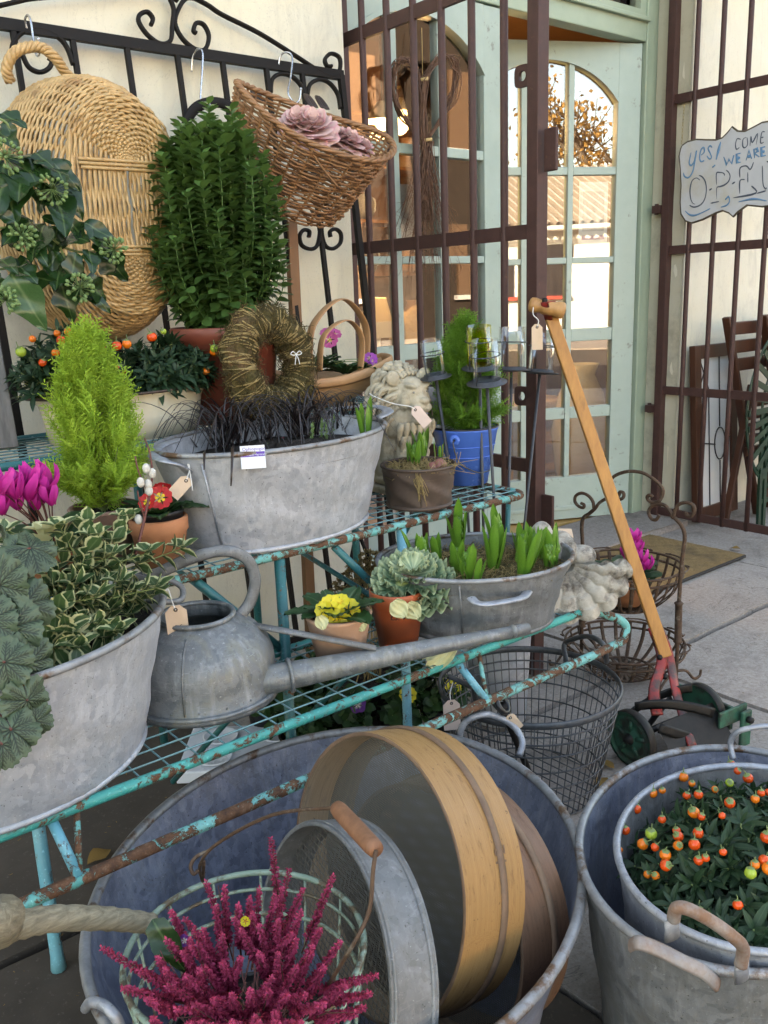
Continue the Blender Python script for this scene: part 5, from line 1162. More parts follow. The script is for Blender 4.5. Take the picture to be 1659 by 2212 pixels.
# ---- red primrose with pussy willow
c = onZ(352, 1225, Z2)[:2]; t = thing('potted_primrose', 'red and yellow primrose in a black pot inside an orange clay pot', 'potted plant', (c[0], c[1], Z2), 'potted primroses')
pot(t, c, Z2, .722, .036, .0505, X.terracotta, .28, .006); pot(t, c, Z2+.03, .735, .030, .0435, X.plastic_black, 0, .002, .722, name='inner_pot')
fl = [(onY(346, 1075, c[1]-.035), (-.35, -.85, .4), FL_R, 1.25), (onY(318, 1085, c[1]-.03), (-.8, -.5, .4), FL_R, .95), (onY(352, 1055, c[1]), (0, -.4, 1), FL_R, 1.0)]
primrose(t, c, .722, None, fl, (.06, .08), 11, .0185, 8)
t = thing('pussy_willow_stem', 'reddish pussy willow stem with white catkins leaning in front of the red primrose', 'branch', onY(292, 1205, 1.30))
P = smooth_path([onY(292, 1205, 1.30), onY(312, 1120, 1.31), onY(328, 1040, 1.33), onY(325, 985, 1.34), onY(312, 945, 1.35)], 6); obj('stem', MB().tube(P, np.linspace(.0028, .001, len(P)), 6), X.stem_red, t)
P2 = smooth_path([onY(312, 1120, 1.31), onY(302, 1085, 1.31), onY(297, 1060, 1.31)], 4); obj('stem', MB().tube(P2, .0014, 5), X.stem_red, t)
P3 = smooth_path([onY(322, 1070, 1.32), onY(300, 1020, 1.33), onY(292, 985, 1.335)], 4); obj('stem', MB().tube(P3, .0014, 5), X.stem_red, t)
cat_me = MB().ball((0, 0, 0), (1, 1, 1.35), 12, 9).mesh('catkin', X.catkin)
for px, py in ((316, 1012), (329, 1022), (304, 1042), (320, 1046), (322, 1060), (299, 1122)): link('catkin', cat_me, t, None, rel(t, onY(px, py, 1.318)), .0062)
# ---- lemon cypress
c = np.array([.572, 1.50]); t = thing('lemon_cypress', 'bright lime lemon cypress in a mossy brown clay pot', 'potted plant', (c[0], c[1], Z2), 'small cypress plants')
pot(t, c, Z2, .735, .045, .060, X.terracotta_old, 0, .006, .722); cypress(t, c, .722, .330, .070, X.leaf_cypress, 165, seed=2, lean=(.0, 0))
# ---- cyclamen
c = np.array([.455, 1.43]); t = thing('potted_cyclamen', 'magenta cyclamen in a clay pot at the left edge behind the pale tub', 'potted plant', (c[0], c[1], Z2), 'magenta cyclamens')
pot(t, c, Z2, .70, .038, .052, X.terracotta, .28, .006, .69)
cyclamen(t, c, .69, [(onY(px, py, 1.40+.03*rng.random()), s_) for px, py, s_ in ((8, 1060, 1.1), (35, 1068, 1.2), (20, 1085, 1.0), (62, 1072, 1.2), (78, 1045, 1.1), (100, 1055, 1.2), (92, 1080, 1.1), (112, 1085, 1.0), (48, 1050, .9), (5, 1105, 1.0), (80, 1095, .9), (40, 1095, .9))], .036, 18, 5, .085, .055)
# ---- rusty tin of hyacinths
c = onZ(917, 1096, Z2)[:2]+np.array([.0, .0]); c = np.array([c[0]+.01, c[1]+.028]); t = thing('hyacinth_tin', 'round rusty brown tin of hyacinth bulbs on the middle shelf', 'planter', (c[0], c[1], Z2))
tub(t, c, .080, .080, 0, Z2, .720, .86, X.tin_brown, .0032, soil=.698, soilmat=X.moss_dry, n=48)
obj('seam', MB().tube([oval(.080*(.86+.14*s_)+.0006, .080*(.86+.14*s_)+.0006, 0, c, math.atan2(-c[1], -c[0])+.05, Z2+.085*s_) for s_ in (.02, .5, .97)], .0013, 6), X.tin_brown, t)
moss_fill(t, c, .074, .074, 0, .706, 420, X.vine, L=(.015, .045))
for i, (px, py, h, n_) in enumerate([(912, 990, .075, 5), (898, 1005, .062, 4), (948, 990, .038, 3), (888, 1000, .05, 3)]): hyacinth(t, onZ(px, py, .712), h, n_, (0, 0, 0), 50+i, .28, bud=i < 2)
obj('bulb', MB().ball(onZ(950, 1008, .715), (.016, .016, .018), 14, 10), X.bulb_skin, t); obj('bulb', MB().ball(onZ(935, 1012, .712), (.013, .013, .015), 14, 10), X.bulb_skin, t)
m = MB()
for k in range(16):
    p = onZ(960, 1012, .715); d = nrm(np.array([.7, -.45, .2])+rng.normal(0, .45, 3)); m.tube(smooth_path([p, p+d*.025+rng.normal(0, .005, 3), p+d*.05+rng.normal(0, .009, 3)], 4), .0006, 4)
for k in range(22):
    p = onZ(900, 1020, .715); m.tube(smooth_path([p+rng.normal(0, .006, 3), p+[-.012, -.02, -.012]+rng.normal(0, .006, 3), p+[-.014, -.028, -.05]+rng.normal(0, .007, 3)], 4), .0006, 4)
obj('roots', m, X.vine, t, kind='stuff')
# ---- blue enamel bucket with green cypress
c = np.array([1.475, 1.515]); t = thing('blue_bucket', 'bright blue enamel bucket holding a small green cypress', 'planter', (c[0], c[1], Z2), 'small cypress plants')
pot(t, c, Z2, .768, .053, .079, X.enamel_blue, 0, .0022, None, 48, 'bucket'); obj('inside', MB().lathe([(.0755, .765), (.05, .64), (0, .64)], 40, c=(c[0], c[1], 0)), X.enamel_white, t)
obj('rim', MB().tube([(c[0]+.079*math.cos(q), c[1]+.079*math.sin(q), .768) for q in np.arange(48)/48*2*PI], .0028, 8, closed=True), X.plastic_black, t)
for z in (.70, .725): obj('bead', MB().tube([(c[0]+(.053+.026*(z-Z2)/.137+.0004)*math.cos(q), c[1]+(.053+.026*(z-Z2)/.137+.0004)*math.sin(q), z) for q in np.arange(48)/48*2*PI], .0012, 6, closed=True), X.enamel_blue, t)
e = onZ(968, 965, .745); e = np.array([c[0]-.068, c[1]-.035, .745]); obj('ear', MB().lathe([(.013, 0), (.011, .004), (.004, .005), (.004, 0)], 14).xf(frame((-.9, -.45, 0), (0, 0, 1))@rotx(-PI/2), e), X.enamel_blue, t)
obj('bail', MB().tube(smooth_path([e, e+[-.012, -.008, -.008], e+[-.004, -.02, -.05], c.tolist()+[0] if False else e+[.03, -.045, -.075], e+[.07, -.045, -.075]], 5), .0016, 6), X.wire_grey, t)
cypress(t, c, .74, .285, .070, X.leaf_cypress_green, 125, seed=6, lean=(.005, 0))
# ---- stone lion
c = np.array([1.328, 1.565]); t = thing('stone_lion', 'carved pale stone lion with thick mane, looking right past the blue bucket', 'statue', (c[0], c[1], Z2))
m = MB(); fw = nrm(np.array([-.02, -.98, 0])); sd_ = np.cross((0, 0, 1), fw); FR = np.stack([fw, sd_, np.array([0, 0, 1.])], 1)   # local x forward, y left, z up
LS = np.array([.74, .74, .89])
def lp(p): return FR@(np.array(p, float)*LS)+[c[0], c[1], Z2]
def bl(p, r, rot=None, n=14, k=10): m.ball(lp(p), np.array(r)*.82, n, k, FR@(np.eye(3) if rot is None else rot))
bl((-.02, 0, .03), (.10, .080, .03)); bl((-.03, 0, .10), (.070, .072, .11)); bl((-.05, 0, .06), (.07, .078, .075))
for s_ in (-1, 1): bl((.030, s_*.036, .07), (.028, .026, .10)); bl((.055, s_*.036, .012), (.038, .028, .018))
bl((-.005, 0, .19), (.062, .070, .09)); bl((.0, 0, .25), (.062, .064, .062))
bl((.040, 0, .252), (.045, .046, .050)); bl((.068, 0, .236), (.036, .030, .024)); bl((.060, 0, .262), (.040, .013, .016), roty(.55)); bl((.101, 0, .240), (.012, .017, .010))
for s_ in (-1, 1):
    bl((.085, s_*.015, .222), (.022, .018, .014)); bl((.066, s_*.026, .276), (.020, .018, .008), rotx(s_*.35)); bl((.070, s_*.025, .262), (.010, .011, .007)); bl((.050, s_*.042, .240), (.020, .012, .026))
    bl((.026, s_*.062, .296), (.014, .022, .024), rotx(-s_*.6))
bl((.076, 0, .202), (.022, .021, .011)); bl((.066, 0, .190), (.022, .022, .016))
o_ = obj('carving', m, X.stone_lion, t)
rm = o_.modifiers.new('remesh', 'REMESH'); rm.mode = 'VOXEL'; rm.voxel_size = .0027; rm.use_smooth_shade = True
m = MB(); g_ = np.random.default_rng(3)
def lock(p0, p1, p2, r0): m.tube(smooth_path([lp(p0), lp(p1), lp(p2)], 5), np.interp(np.linspace(0, 1, 11), [0, .35, 1], [r0*.7, r0, r0*.18]), 7)
for row, (xr_, rr_, n_, L, r0) in enumerate([(.036, .054, 19, .050, .0068), (.022, .064, 21, .062, .0075), (.004, .071, 23, .075, .0082), (-.018, .076, 23, .085, .0088), (-.042, .074, 21, .09, .009)]):
    for k in range(n_):
        a = -2.5+5.0*k/(n_-1)+g_.normal(0, .05)      # 0 at the crown, growing down both cheeks
        y, z = rr_*math.sin(a), .248+rr_*math.cos(a)*1.02; dz = -L*(.55+.45*(1-math.cos(a))/2); oy = math.sin(a)*.016+g_.normal(0, .007)
        lift = .018*max(0, math.cos(a)); lock((xr_, y, z), (xr_-.018, y*1.16+oy, z+dz*.35+lift), (xr_-.030+g_.normal(0, .006), y*1.12+oy*1.4, z+dz+lift*.4), r0*.9)
for row in range(3):
    for k in range(7-row): y = (k-(6-row)/2)*.020; lock((.062-row*.006, y, .185-row*.035), (.070-row*.006-abs(y)*.3, y*1.1+.004, .160-row*.035), (.058-row*.006-abs(y)*.3, y*.9-.004, .125-row*.035), .009)
obj('mane', m, X.stone_lion, t)
m = MB()
for s_ in (-1, 1): m.ball(lp((.0785, s_*.025, .2615)), (.0035, .0045, .003), 8, 6)
m.ball(lp((.094, 0, .208)), (.010, .014, .0022), 10, 6); obj('hollow_shade', m, X.stone_grey, t)  # dark grey bumps stand in for the shade in eye sockets and mouth
obj('plinth', MB().box((c[0]-.075, c[1]-.06, Z2-.001), (c[0]+.085, c[1]+.06, Z2+.016)), X.stone_lion, t, smooth=False, bevel=.004)
price_tag('price_tag', 'pink card tag on striped twine round the stone lion', onY(893, 880, 1.475), (.55, -.25, -.8), (-.5, -.8, .3), .026, .050, X.paper_pink, tie=[onY(885, 878, 1.478), onY(850, 872, 1.49), onY(810, 857, 1.50), onY(798, 850, 1.53)], marks=0)
t = thing('stone_fragment', 'grey weathered stone carving behind the lion\'s muzzle', 'ornament', onY(930, 892, 1.72)); pz = np.array(t.location)
m = MB(); m.ball(pz+[0, 0, .0], (.05, .045, .03), 14, 10); m.ball(pz+[-.01, 0, .035], (.045, .03, .035), 14, 10); m.ball(pz+[.02, -.02, .03], (.035, .03, .03), 12, 9); m.ball(pz+[0, 0, -.03], (.05, .05, .035), 12, 9)
o_ = obj('carving', m, X.stone_grey, t); rm = o_.modifiers.new('remesh', 'REMESH'); rm.mode = 'VOXEL'; rm.voxel_size = .005; rm.use_smooth_shade = True
# ---- top tray: cream enamel planter with winter cherry
c = np.array([.755, 1.80]); t = thing('enamel_planter', 'cream enamel oval planter of winter cherries with orange fruit on the top shelf', 'planter', (c[0], c[1], Z3), 'winter cherry planters')
A, B, RO = .205, .125, R(4); zt = .905
pr = [(.76, 0), (.80, .01), (.84, .5), (.87, .8), (.93, .93), (1.0, 1.0)]
V = []; n = 64
m = MB()
for e_, off in ((pr, 0), ([(a, b) for a, b in reversed(pr)], -.004)):
    for a, b in e_:
        for j in range(n): q = 2*PI*j/n; V.append(((A*a+off)*math.cos(q), (B*a+off)*math.sin(q), Z3+(zt-Z3)*b))
V = np.array(V)@rotz(RO).T+[c[0], c[1], 0]; k_ = len(pr)*2
F = [(i*n+j, i*n+(j+1) % n, (i+1)*n+(j+1) % n, (i+1)*n+j) for i in range(k_-1) for j in range(n)]+[tuple(range(n-1, -1, -1))]
obj('body', m.add(V, F), X.enamel_cream, t); obj('rim', MB().tube([oval(A, B, RO, c, 2*PI*j/n, zt) for j in range(n)], .0028, 8, closed=True), X.enamel_rim, t)
obj('soil', MB().grid(lambda u, v: oval(A*.85*v, B*.85*v, RO, c, u*2*PI, .885), 40, 4, wrapu=True), X.soil, t)
rosette_dome(t, (c[0]-.105, c[1]-.01), .895, .118, .11, .150, 0, 150, (.032, .046), X.leaf_solanum, per=9, droop=.12)
rosette_dome(t, (c[0]+.085, c[1]-.02), .895, .112, .10, .115, 0, 170, (.032, .048), X.leaf_solanum, per=9, droop=.12)
bs = [(70, 732, 'berry_orange'), (123, 720, 'berry_orange'), (148, 717, 'berry_orange'), (132, 735, 'berry'), (120, 762, 'berry_orange'), (175, 760, 'berry_orange'), (217, 752, 'berry'), (252, 747, 'berry'), (274, 743, 'berry_orange'), (178, 715, 'berry'), (328, 728, 'berry'), (353, 716, 'berry_green'), (463, 753, 'berry_green'), (463, 760, 'berry_orange'), (445, 802, 'berry_orange'), (145, 758, 'berry_green'), (92, 783, 'berry'), (255, 795, 'berry'), (262, 798, 'berry'), (45, 760, 'berry_green')]
berries(t, [(onY(px, py, 1.70+.03*rng.random()), k) for px, py, k in bs], .0098)
# ---- spindle shrub in maroon pot
c = np.array([1.018, 1.815]); t = thing('evergreen_shrub', 'tall dense green spindle shrub in a maroon plastic pot on the top shelf', 'potted plant', (c[0], c[1], Z3))
pot(t, c, Z3, 1.022, .095, .124, X.plastic_maroon, .16, .003, 1.0, 48)
m = MB(); st_ = MB(); g_ = np.random.default_rng(21)
tips = [(.0, 0, .49), (-.055, 0, .445), (.06, -.02, .46), (-.08, -.02, .435), (.10, 0, .40), (.03, .04, .45), (-.03, .05, .44), (.075, .05, .435), (-.115, 0, .375), (.135, .02, .33), (.02, -.06, .47), (-.02, -.03, .455)]
for k in range(260):
    if k < len(tips): tx, ty, tz = tips[k]
    else:
        rho = math.sqrt(g_.random()); a = g_.random()*2*PI; tz = .04+.40*g_.random()**.8; wmax = float(np.interp(tz, [0, .10, .20, .33, .40, .46], [.085, .12, .155, .150, .112, .06])); tx, ty = rho*wmax*math.cos(a), rho*wmax*math.sin(a)*.95
    base = np.array([c[0]+tx*.25+g_.normal(0, .01), c[1]+ty*.25+g_.normal(0, .01), 1.0]); tip = np.array([c[0]+tx, c[1]+ty, 1.0+tz]); bow = np.array([tx, ty, 0])*.45
    P = smooth_path([base, base*.45+tip*.55+bow*.5, tip], 8); st_.tube(P, .0015, 4, T=.3); s0_ = 5 if tz < .25 else 6
    sub = P[s0_-3:]; L = np.linalg.norm(sub[-1]-sub[0]); shoot_leaves(m, sub, max(5, int(L/.0145)), (.026, .037), (.05 if k > 9 else .3, .8 if k > 9 else 1), L_VAR, el=.12)
obj('foliage', m, X.leaf_box, t, kind='stuff'); obj('stems', st_, X.leaf_box, t, kind='stuff')
# ---- moss wreath
c = onY(583, 786, 1.685); t = thing('moss_wreath', 'thick moss and vine wreath with a white string bow propped against the maroon pot', 'wreath', (c[0], 1.685, Z3))
RM, rm_ = .093, .035; Rw = rotz(R(14))@rotx(R(-10)); g_ = np.random.default_rng(17)
def tor(a, b, r_=rm_, Rr=RM): return Rw@np.array([(Rr+r_*math.cos(b))*math.cos(a), r_*math.sin(b), (Rr+r_*math.cos(b))*math.sin(a)])+c
def wob(a, b): return rm_*(1+.10*math.sin(a*7+b*2)+.07*math.sin(a*13-b*5)+.05*math.sin(b*9+a*17))
obj('moss_core', MB().grid(lambda u, v: tor(u*2*PI, v*2*PI, wob(u*2*PI, v*2*PI)*.95), 96, 28, wrapu=True), X.moss, t)
m = MB()
for k in range(75):
    a0 = k/75*2*PI+g_.normal(0, .05); b0 = g_.random()*6; sl = g_.uniform(.12, .5)*g_.choice([-1, 1]); P = [tor(a0+sl*s_/6, b0+s_*1.0, wob(a0+sl*s_/6, b0+s_)*1.04) for s_ in np.linspace(0, 6.6, 20)]; m.tube(P, g_.uniform(.0009, .0017), 5, T=g_.random())
obj('vines', m, X.vine, t, kind='stuff'); m = MB()
for k in range(2600):
    a, b = g_.random(2)*2*PI; p = tor(a, b, wob(a, b)); n_ = nrm(p-tor(a, b, 0)); d = nrm(np.cross(n_, g_.normal(0, 1, 3))+n_*g_.uniform(0, .7)); L = g_.uniform(.010, .028); m.tube([p, p+d*L*.5+n_*.003, p+d*L+g_.normal(0, .003, 3)], .0007, 3, cap=False, T=g_.random())
obj('moss_fibres', m, X.moss, t, kind='stuff')
p = onY(640, 765, 1.625); m = MB()
for s_ in (-1, 1): m.tube(smooth_path([p, p+[s_*.008, 0, .006], p+[s_*.014, 0, .001], p+[s_*.006, 0, -.002], p], 4), .001, 5); m.tube(smooth_path([p, p+[s_*.004, -.002, -.012], p+[s_*.006, -.002, -.022]], 4), .001, 5)
obj('string_bow', m, X.string, t)
# ---- wooden trug
t = thing('wooden_trug', 'chestnut wood trug with hoop handles, holding pink primroses', 'trug', (1.255, 1.80, Z3)); cT = np.array([1.245, 1.80]); rT = R(-25)
def trugP(u, v, k, th=0):
    # boards run lengthwise; section angle a, boat ends pinched
    a = (-1.25+2.5*v); s_ = (u-.5)*2; L = .185; w_ = .10*(1-.55*abs(s_)**2.4); d_ = .10*(1-.35*s_*s_)
    q = np.array([s_*L*(1-.12*math.cos(a)**2), (w_+th)*math.sin(a), -(d_+th)*math.cos(a)+.03*s_*s_]); return q@rotz(rT).T+[cT[0], cT[1], Z3+.108]
for k in range(7):
    v0, v1 = k/7-.012, (k+1)/7+.004; th = .004*(k % 2); m = MB(); m.grid(lambda u, v: trugP(u, v0+(v1-v0)*v, k, th+.003*v), 24, 4); m.grid(lambda u, v: trugP(u, v1-(v1-v0)*v, k, th-.004), 24, 4); obj('board', m, X.wood_trug, t)
P = [trugP(u, 0, 0, .006) for u in np.linspace(0, 1, 20)]+[trugP(u, 1, 0, .006) for u in np.linspace(1, 0, 20)]; obj('rim_band', MB().tube(smooth_path(P, 2, True), 1, 8, closed=True, flat=(.004, .012), up=(0, 0, 1)), X.wood_trug_rim, t)
def hoop(p0, top, p1, name, w=.0125):
    P = smooth_path([p0, (p0+top)/2+(p0-(p0+p1)/2)*.42+[0, 0, .02], top, (p1+top)/2+(p1-(p0+p1)/2)*.42+[0, 0, .02], p1], 8); ax_ = nrm(np.cross(p1-p0, (0, 0, 1))); obj(name, MB().tube(P, 1, 8, flat=(.0022, w), up=tuple(ax_)), X.wood_trug_rim, t)
hoop(onY(668, 800, 1.76), onY(738, 646, 1.78), onY(790, 790, 1.80), 'hoop_handle'); hoop(onY(690, 800, 1.70), onY(748, 692, 1.70), onY(778, 800, 1.70), 'hoop_handle')
for k in (-1, 1): obj('foot', MB().box((-.012, -.05, 0), (.012, .05, .02)).xf(rotz(rT), [cT[0]+k*.07*math.cos(rT), cT[1]+k*.07*math.sin(rT), Z3]), X.wood_trug, t, smooth=False)
t = thing('pink_primroses', 'pink and violet primroses with dark leaves planted in the wooden trug', 'plant', (cT[0], cT[1], Z3+.06))
fl = [(onY(712, 735, 1.72), (-.6, -.7, .4), FL_P, 1.15), (onY(722, 722, 1.74), (-.2, -.6, .7), FL_P, 1.0), (onY(705, 720, 1.75), (-.5, -.5, .7), FL_P, .9), (onY(800, 775, 1.70), (-.3, -.6, .6), FL_V, 1.0), (onY(806, 782, 1.69), (.2, -.8, .4), FL_V, .8)]
primrose(t, (cT[0]-.02, cT[1]-.02), Z3+.095, None, fl, (.07, .095), 15, .02, 12); primrose(t, (cT[0]+.06, cT[1]-.05), Z3+.085, None, [], (.06, .085), 12, .02, 13)
# ---- louvred shutter, left edge
t = thing('louvred_shutter', 'weathered grey louvred shutter leaning at the left edge behind the conifer', 'shutter', (.50, 1.86, Z3))
def sh(x0, x1, z0, z1, d0, d1): return MB().box((x0, d0, z0), (x1, d1, z1))
tilt = rotx(R(-8)); base = np.array([.535, 1.83, Z3])
for nm, mb, mt in [('stile', sh(-.045, 0, 0, .46, -.014, .014), X.wood_grey), ('stile', sh(-.36, -.315, 0, .46, -.014, .014), X.wood_grey), ('rail', sh(-.315, -.045, 0, .05, -.012, .012), X.wood_grey), ('rail', sh(-.315, -.045, .41, .46, -.012, .012), X.wood_grey), ('batten', sh(-.075, -.048, .05, .41, -.018, .0), X.wood_chair)]:
    obj(nm, mb.xf(tilt, base), mt, t, smooth=False, bevel=.002)
for k in range(13): obj('slat', MB().box((-.315, -.012, -.0035), (-.045, .012, .0035)).xf(rotx(R(-35)), (0, 0, .068+.027*k)).xf(tilt, base), X.wood_grey, t, smooth=False)
# ---- dried flower heads behind the cabbage (standing on the floor behind the stand)
pf = onY(795, 1255, 1.62); t = thing('dried_sedum', 'pot of brown dried flower heads under the middle shelf', 'potted plant', (pf[0], 1.62, 0))
pot(t, pf[:2], 0, .16, .07, .09, X.plastic_black, 0, .003, .15); g_ = np.random.default_rng(31); hm = MB()
for k in range(60): q = g_.normal(0, 1, 3); q = nrm(q)*g_.uniform(.75, 1); q[2] = abs(q[2])*.5; hm.inst(L_SMALL, [frame(nrm(q+g_.normal(0, .5, 3)), g_.normal(0, 1, 3)) for _ in range(3)], [q]*3, [.42]*3)
HD = hm.mesh('flower_head', X.dry_bloom)
for px, py in [(800, 1205), (830, 1215), (850, 1200), (775, 1225), (760, 1245), (745, 1265), (735, 1285), (790, 1240), (815, 1235), (780, 1265), (760, 1285), (800, 1265), (840, 1235), (865, 1220), (820, 1255), (770, 1300), (800, 1295), (745, 1300), (835, 1275), (725, 1300)]:
    p = onY(px, py, 1.58+.06*g_.random()); link('flower_head', HD, t, rotz(g_.random()*6), rel(t, p), .026); obj('stalk', MB().tube(smooth_path([(pf[0]+g_.normal(0, .02), 1.62, .14), (p+[pf[0], 1.62, .2])/2 if False else (p*.5+np.array([pf[0], 1.62, .14])*.5), p], 4), .0014, 4), X.vine, t)
# ---------------------------------------------------------------- wrought-iron gate leaning on the wall
GY0, GS = 2.02, .12
def onG(x, y): r = ray(x, y); s_ = (GY0+GS*CAM_H)/(r[1]-GS*r[2]); return EYE+r*s_
def G(x, z, o=0.): return np.array([x, GY0+GS*z-o, z])
t = thing('iron_gate', 'black wrought iron gate with scrolls leaning on the cream wall behind the baskets', 'gate', (1.1, GY0, 0))
zt = onG(400, 112)[2]; xr = onG(737, 172)[0]
obj('top_rail', MB().bar(G(.62, zt), G(xr+.008, zt), .026, .014, (0, -1, .12)), X.iron_black, t, smooth=False)
obj('bottom_rail', MB().bar(G(.62, .12), G(xr, .12), .026, .014, (0, -1, .12)), X.iron_black, t, smooth=False)
for px, py in ((25, 50), (155, 76), (272, 92), (382, 114), (480, 130), (575, 148)):
    x = onG(px, py)[0]; obj('bar', MB().bar(G(x, .12), G(x, zt-.006), .012, .012, (0, -1, 0)), X.iron_black, t, smooth=False)
for x, w_ in ((xr, .016), (.628, .016)): obj('stile', MB().bar(G(x, 0.005), G(x, zt), w_, .016, (0, -1, 0)), X.iron_black, t, smooth=False)
def gpath(pts, r=.0055, n=5, name='scroll', flat=(1, 1.5)): obj(name, MB().tube(smooth_path([onG(x, y) for x, y in pts], n), r, 8, flat=flat, up=(0, -1, .12)), X.iron_black, t)
gpath([(384, 2), (366, -8), (375, 20), (372, 55), (368, 88), (345, 94), (318, 75), (300, 48), (302, 32), (318, 26), (330, 40), (326, 54)]); gpath([(435, 0), (405, -4), (388, 15), (378, 50), (395, 85), (425, 108), (444, 105), (451, 78), (440, 54), (424, 50), (418, 66), (424, 72)])
gpath([(420, -4), (450, 12), (480, 32), (560, 72), (640, 122), (690, 154), (720, 166), (734, 150), (733, 125), (715, 116), (702, 128), (706, 142), (716, 143)], name='sloping_rail'); gpath([(-32, 20), (40, 3), (80, -4), (200, -13), (320, -15), (366, -8)], name='sloping_rail')
gpath([(22, 140), (30, 90), (62, 64), (105, 68), (140, 95), (158, 140)], name='hoop'); gpath([(585, 200), (588, 172), (605, 160), (630, 165), (650, 185), (657, 205)], name='hoop'); gpath([(664, 205), (670, 182), (690, 172), (712, 180), (730, 205), (735, 235)], name='hoop')
gpath([(48, 118), (62, 145), (85, 156), (105, 148), (112, 132), (104, 124)], name='scroll')
xm = onG(690, 480)[0]; obj('bar', MB().bar(G(xm, .12), G(xm, zt-.006), .012, .012, (0, -1, 0)), X.iron_black, t, smooth=False)
gpath([(692, 478), (690, 510), (684, 532), (670, 538), (652, 530), (647, 510), (656, 497), (668, 500), (667, 512)]); gpath([(694, 478), (696, 510), (704, 532), (720, 537), (735, 525), (736, 505), (725, 495), (713, 500), (714, 512)])
for px, q in ((640, 30), (765, 25)): pass
obj('brace', MB().bar(onG(372, 620), onG(412, 710), .010, .010, (0, -1, 0)), X.iron_black, t, smooth=False)
for a, b in (((766, 1170), (742, 1290)), ((778, 1160), (800, 1215))): obj('brace', MB().tube([onG(*a), onG(*b)], .006, 6), X.iron_black, t)
# planks leaning behind the stand
t = thing('timber_post', 'brown timber post leaning behind the stand beside the spindle shrub', 'post', (onY(664, 1195, 2.10)[0], 2.10, 0))
pa, pb = onY(668, 1290, 2.08), onY(628, 480, 2.17); pa = pa+(pa-pb)*(pa[2]-.004)/(pb[2]-pa[2]); obj('post', MB().bar(pa, pb, .03, .02, (0, -1, 0)), X.wood_room, t, smooth=False)
# ---------------------------------------------------------------- S-hooks
def s_hook(name_label, pts, Yp):
    P = smooth_path([onY(x, y, yy) for x, y, yy in pts], 6); t = thing('hanging_hook', name_label, 'hook', P[0], 'steel hooks over the iron gate'); obj('rod', MB().tube(P, .0026, 8), X.steel, t); obj('tip', MB().ball(P[-1], .0042, 8, 6), X.steel, t); return t
s_hook('steel hook carrying the big pale basket', [(58, 62, 2.20), (54, 42, 2.195), (60, 33, 2.18), (66, 45, 2.165), (72, 85, 2.155), (76, 112, 2.13), (82, 121, 2.12), (85, 108, 2.115), (83, 85, 2.115)], 2.2)
s_hook('steel hook over the gate holding the black hoop', [(414, 155, 2.22), (416, 125, 2.215), (426, 107, 2.20), (437, 112, 2.185), (437, 150, 2.175), (433, 215, 2.165), (438, 232, 2.155), (450, 234, 2.15), (456, 212, 2.15)], 2.2)
s_hook('steel hook carrying the brown bicycle basket', [(601, 145, 2.22), (606, 120, 2.215), (618, 113, 2.2), (631, 122, 2.185), (628, 165, 2.16), (622, 200, 2.13), (636, 222, 2.12), (647, 215, 2.115), (650, 192, 2.115)], 2.2)
t = thing('iron_hoop', 'flat black iron hoop hanging behind the spindle shrub', 'hoop', onY(465, 225, 2.16)); P = smooth_path([onY(400, 300, 2.15), onY(404, 262, 2.15), (onY(425, 232, 2.15)), onY(462, 221, 2.15), onY(500, 232, 2.15), onY(524, 265, 2.15), onY(530, 320, 2.15)], 6)
obj('band', MB().tube(P, 1, 8, flat=(.013, .003), up=(0, -1, 0)), X.iron_black, t)
# ---------------------------------------------------------------- woven baskets
def weave_ring(m, ring, ns, row, amp, r, per=4, closed=True, jit=.0):
    """ring(q)->(point, normal); strand weaves in and out of ns stakes"""
    N = ns*per; P = []
    for i in range(N):
        q = i/N; p, n_ = ring(q); P.append(np.asarray(p)+np.asarray(n_)*amp*math.cos(PI*(q*ns+row))+rng.normal(0, jit, 3))
    m.tube(P, r*rng.uniform(.85, 1.12), 5, closed=closed, T=rng.random())
t = thing('oval_basket', 'large pale oval wicker basket hung by its handle, base towards us', 'basket', (.86, 2.0, 1.0), 'hanging wicker baskets')
YB, YR = 1.872, 2.135; c0, s0 = np.array([.838, 1.277]), np.array([.116, .208]); c1, s1 = np.array([.842, 1.285]), np.array([.198, .288])
def side(q, s_):
    a = q*2*PI; f = s_; b = math.sin(f*PI/2)**.8; ce = c0+(c1-c0)*f; se = s0+(s1-s0)*b; p = np.array([ce[0]+se[0]*math.cos(a), YB+(YR-YB)*f**1.15, ce[1]+se[1]*math.sin(a)]); n_ = nrm([math.cos(a)/se[0], -.5*(1-f)*8, math.sin(a)/se[1]]); return p, n_
m = MB(); ns = 44
for k in range(36): weave_ring(m, lambda q: side(q, k/35), ns, k, .0040, .0038, jit=.0007)
for k in range(3): P = [side(i/200, 1+.012*k)[0]+side(i/200, 1)[1]*(.006*math.sin(i*.9+k*2.1)) for i in range(200)]; m.tube(P, .0048, 6, closed=True, T=rng.random())
obj('side_weave', m, X.wicker, t, kind='stuff'); m = MB()
for k in range(ns):
    P = [side((k+.5)/ns, s_)[0] for s_ in np.linspace(-.02, 1, 10)]; m.tube(P, .0030, 5, T=rng.random())
obj('stakes', m, X.wicker, t, kind='stuff'); m = MB(); seg = .085
def base_ring(q, d):
    a = q*2*PI; k = d/1.0; cx = s0[0]*k*math.cos(a); cz = s0[0]*k*math.sin(a)+(seg if math.sin(a) > 0 else -seg)*min(1, abs(math.sin(a))*3); return np.array([c0[0]+cx, YB-.012*(1-k*k)-.004, c0[1]+cz*(1+.08*k)]), np.array([0, -1, 0])
for k in range(23): weave_ring(m, lambda q: base_ring(q, .05+.97*k/22), 40, k, .0036, .0036, jit=.0006)
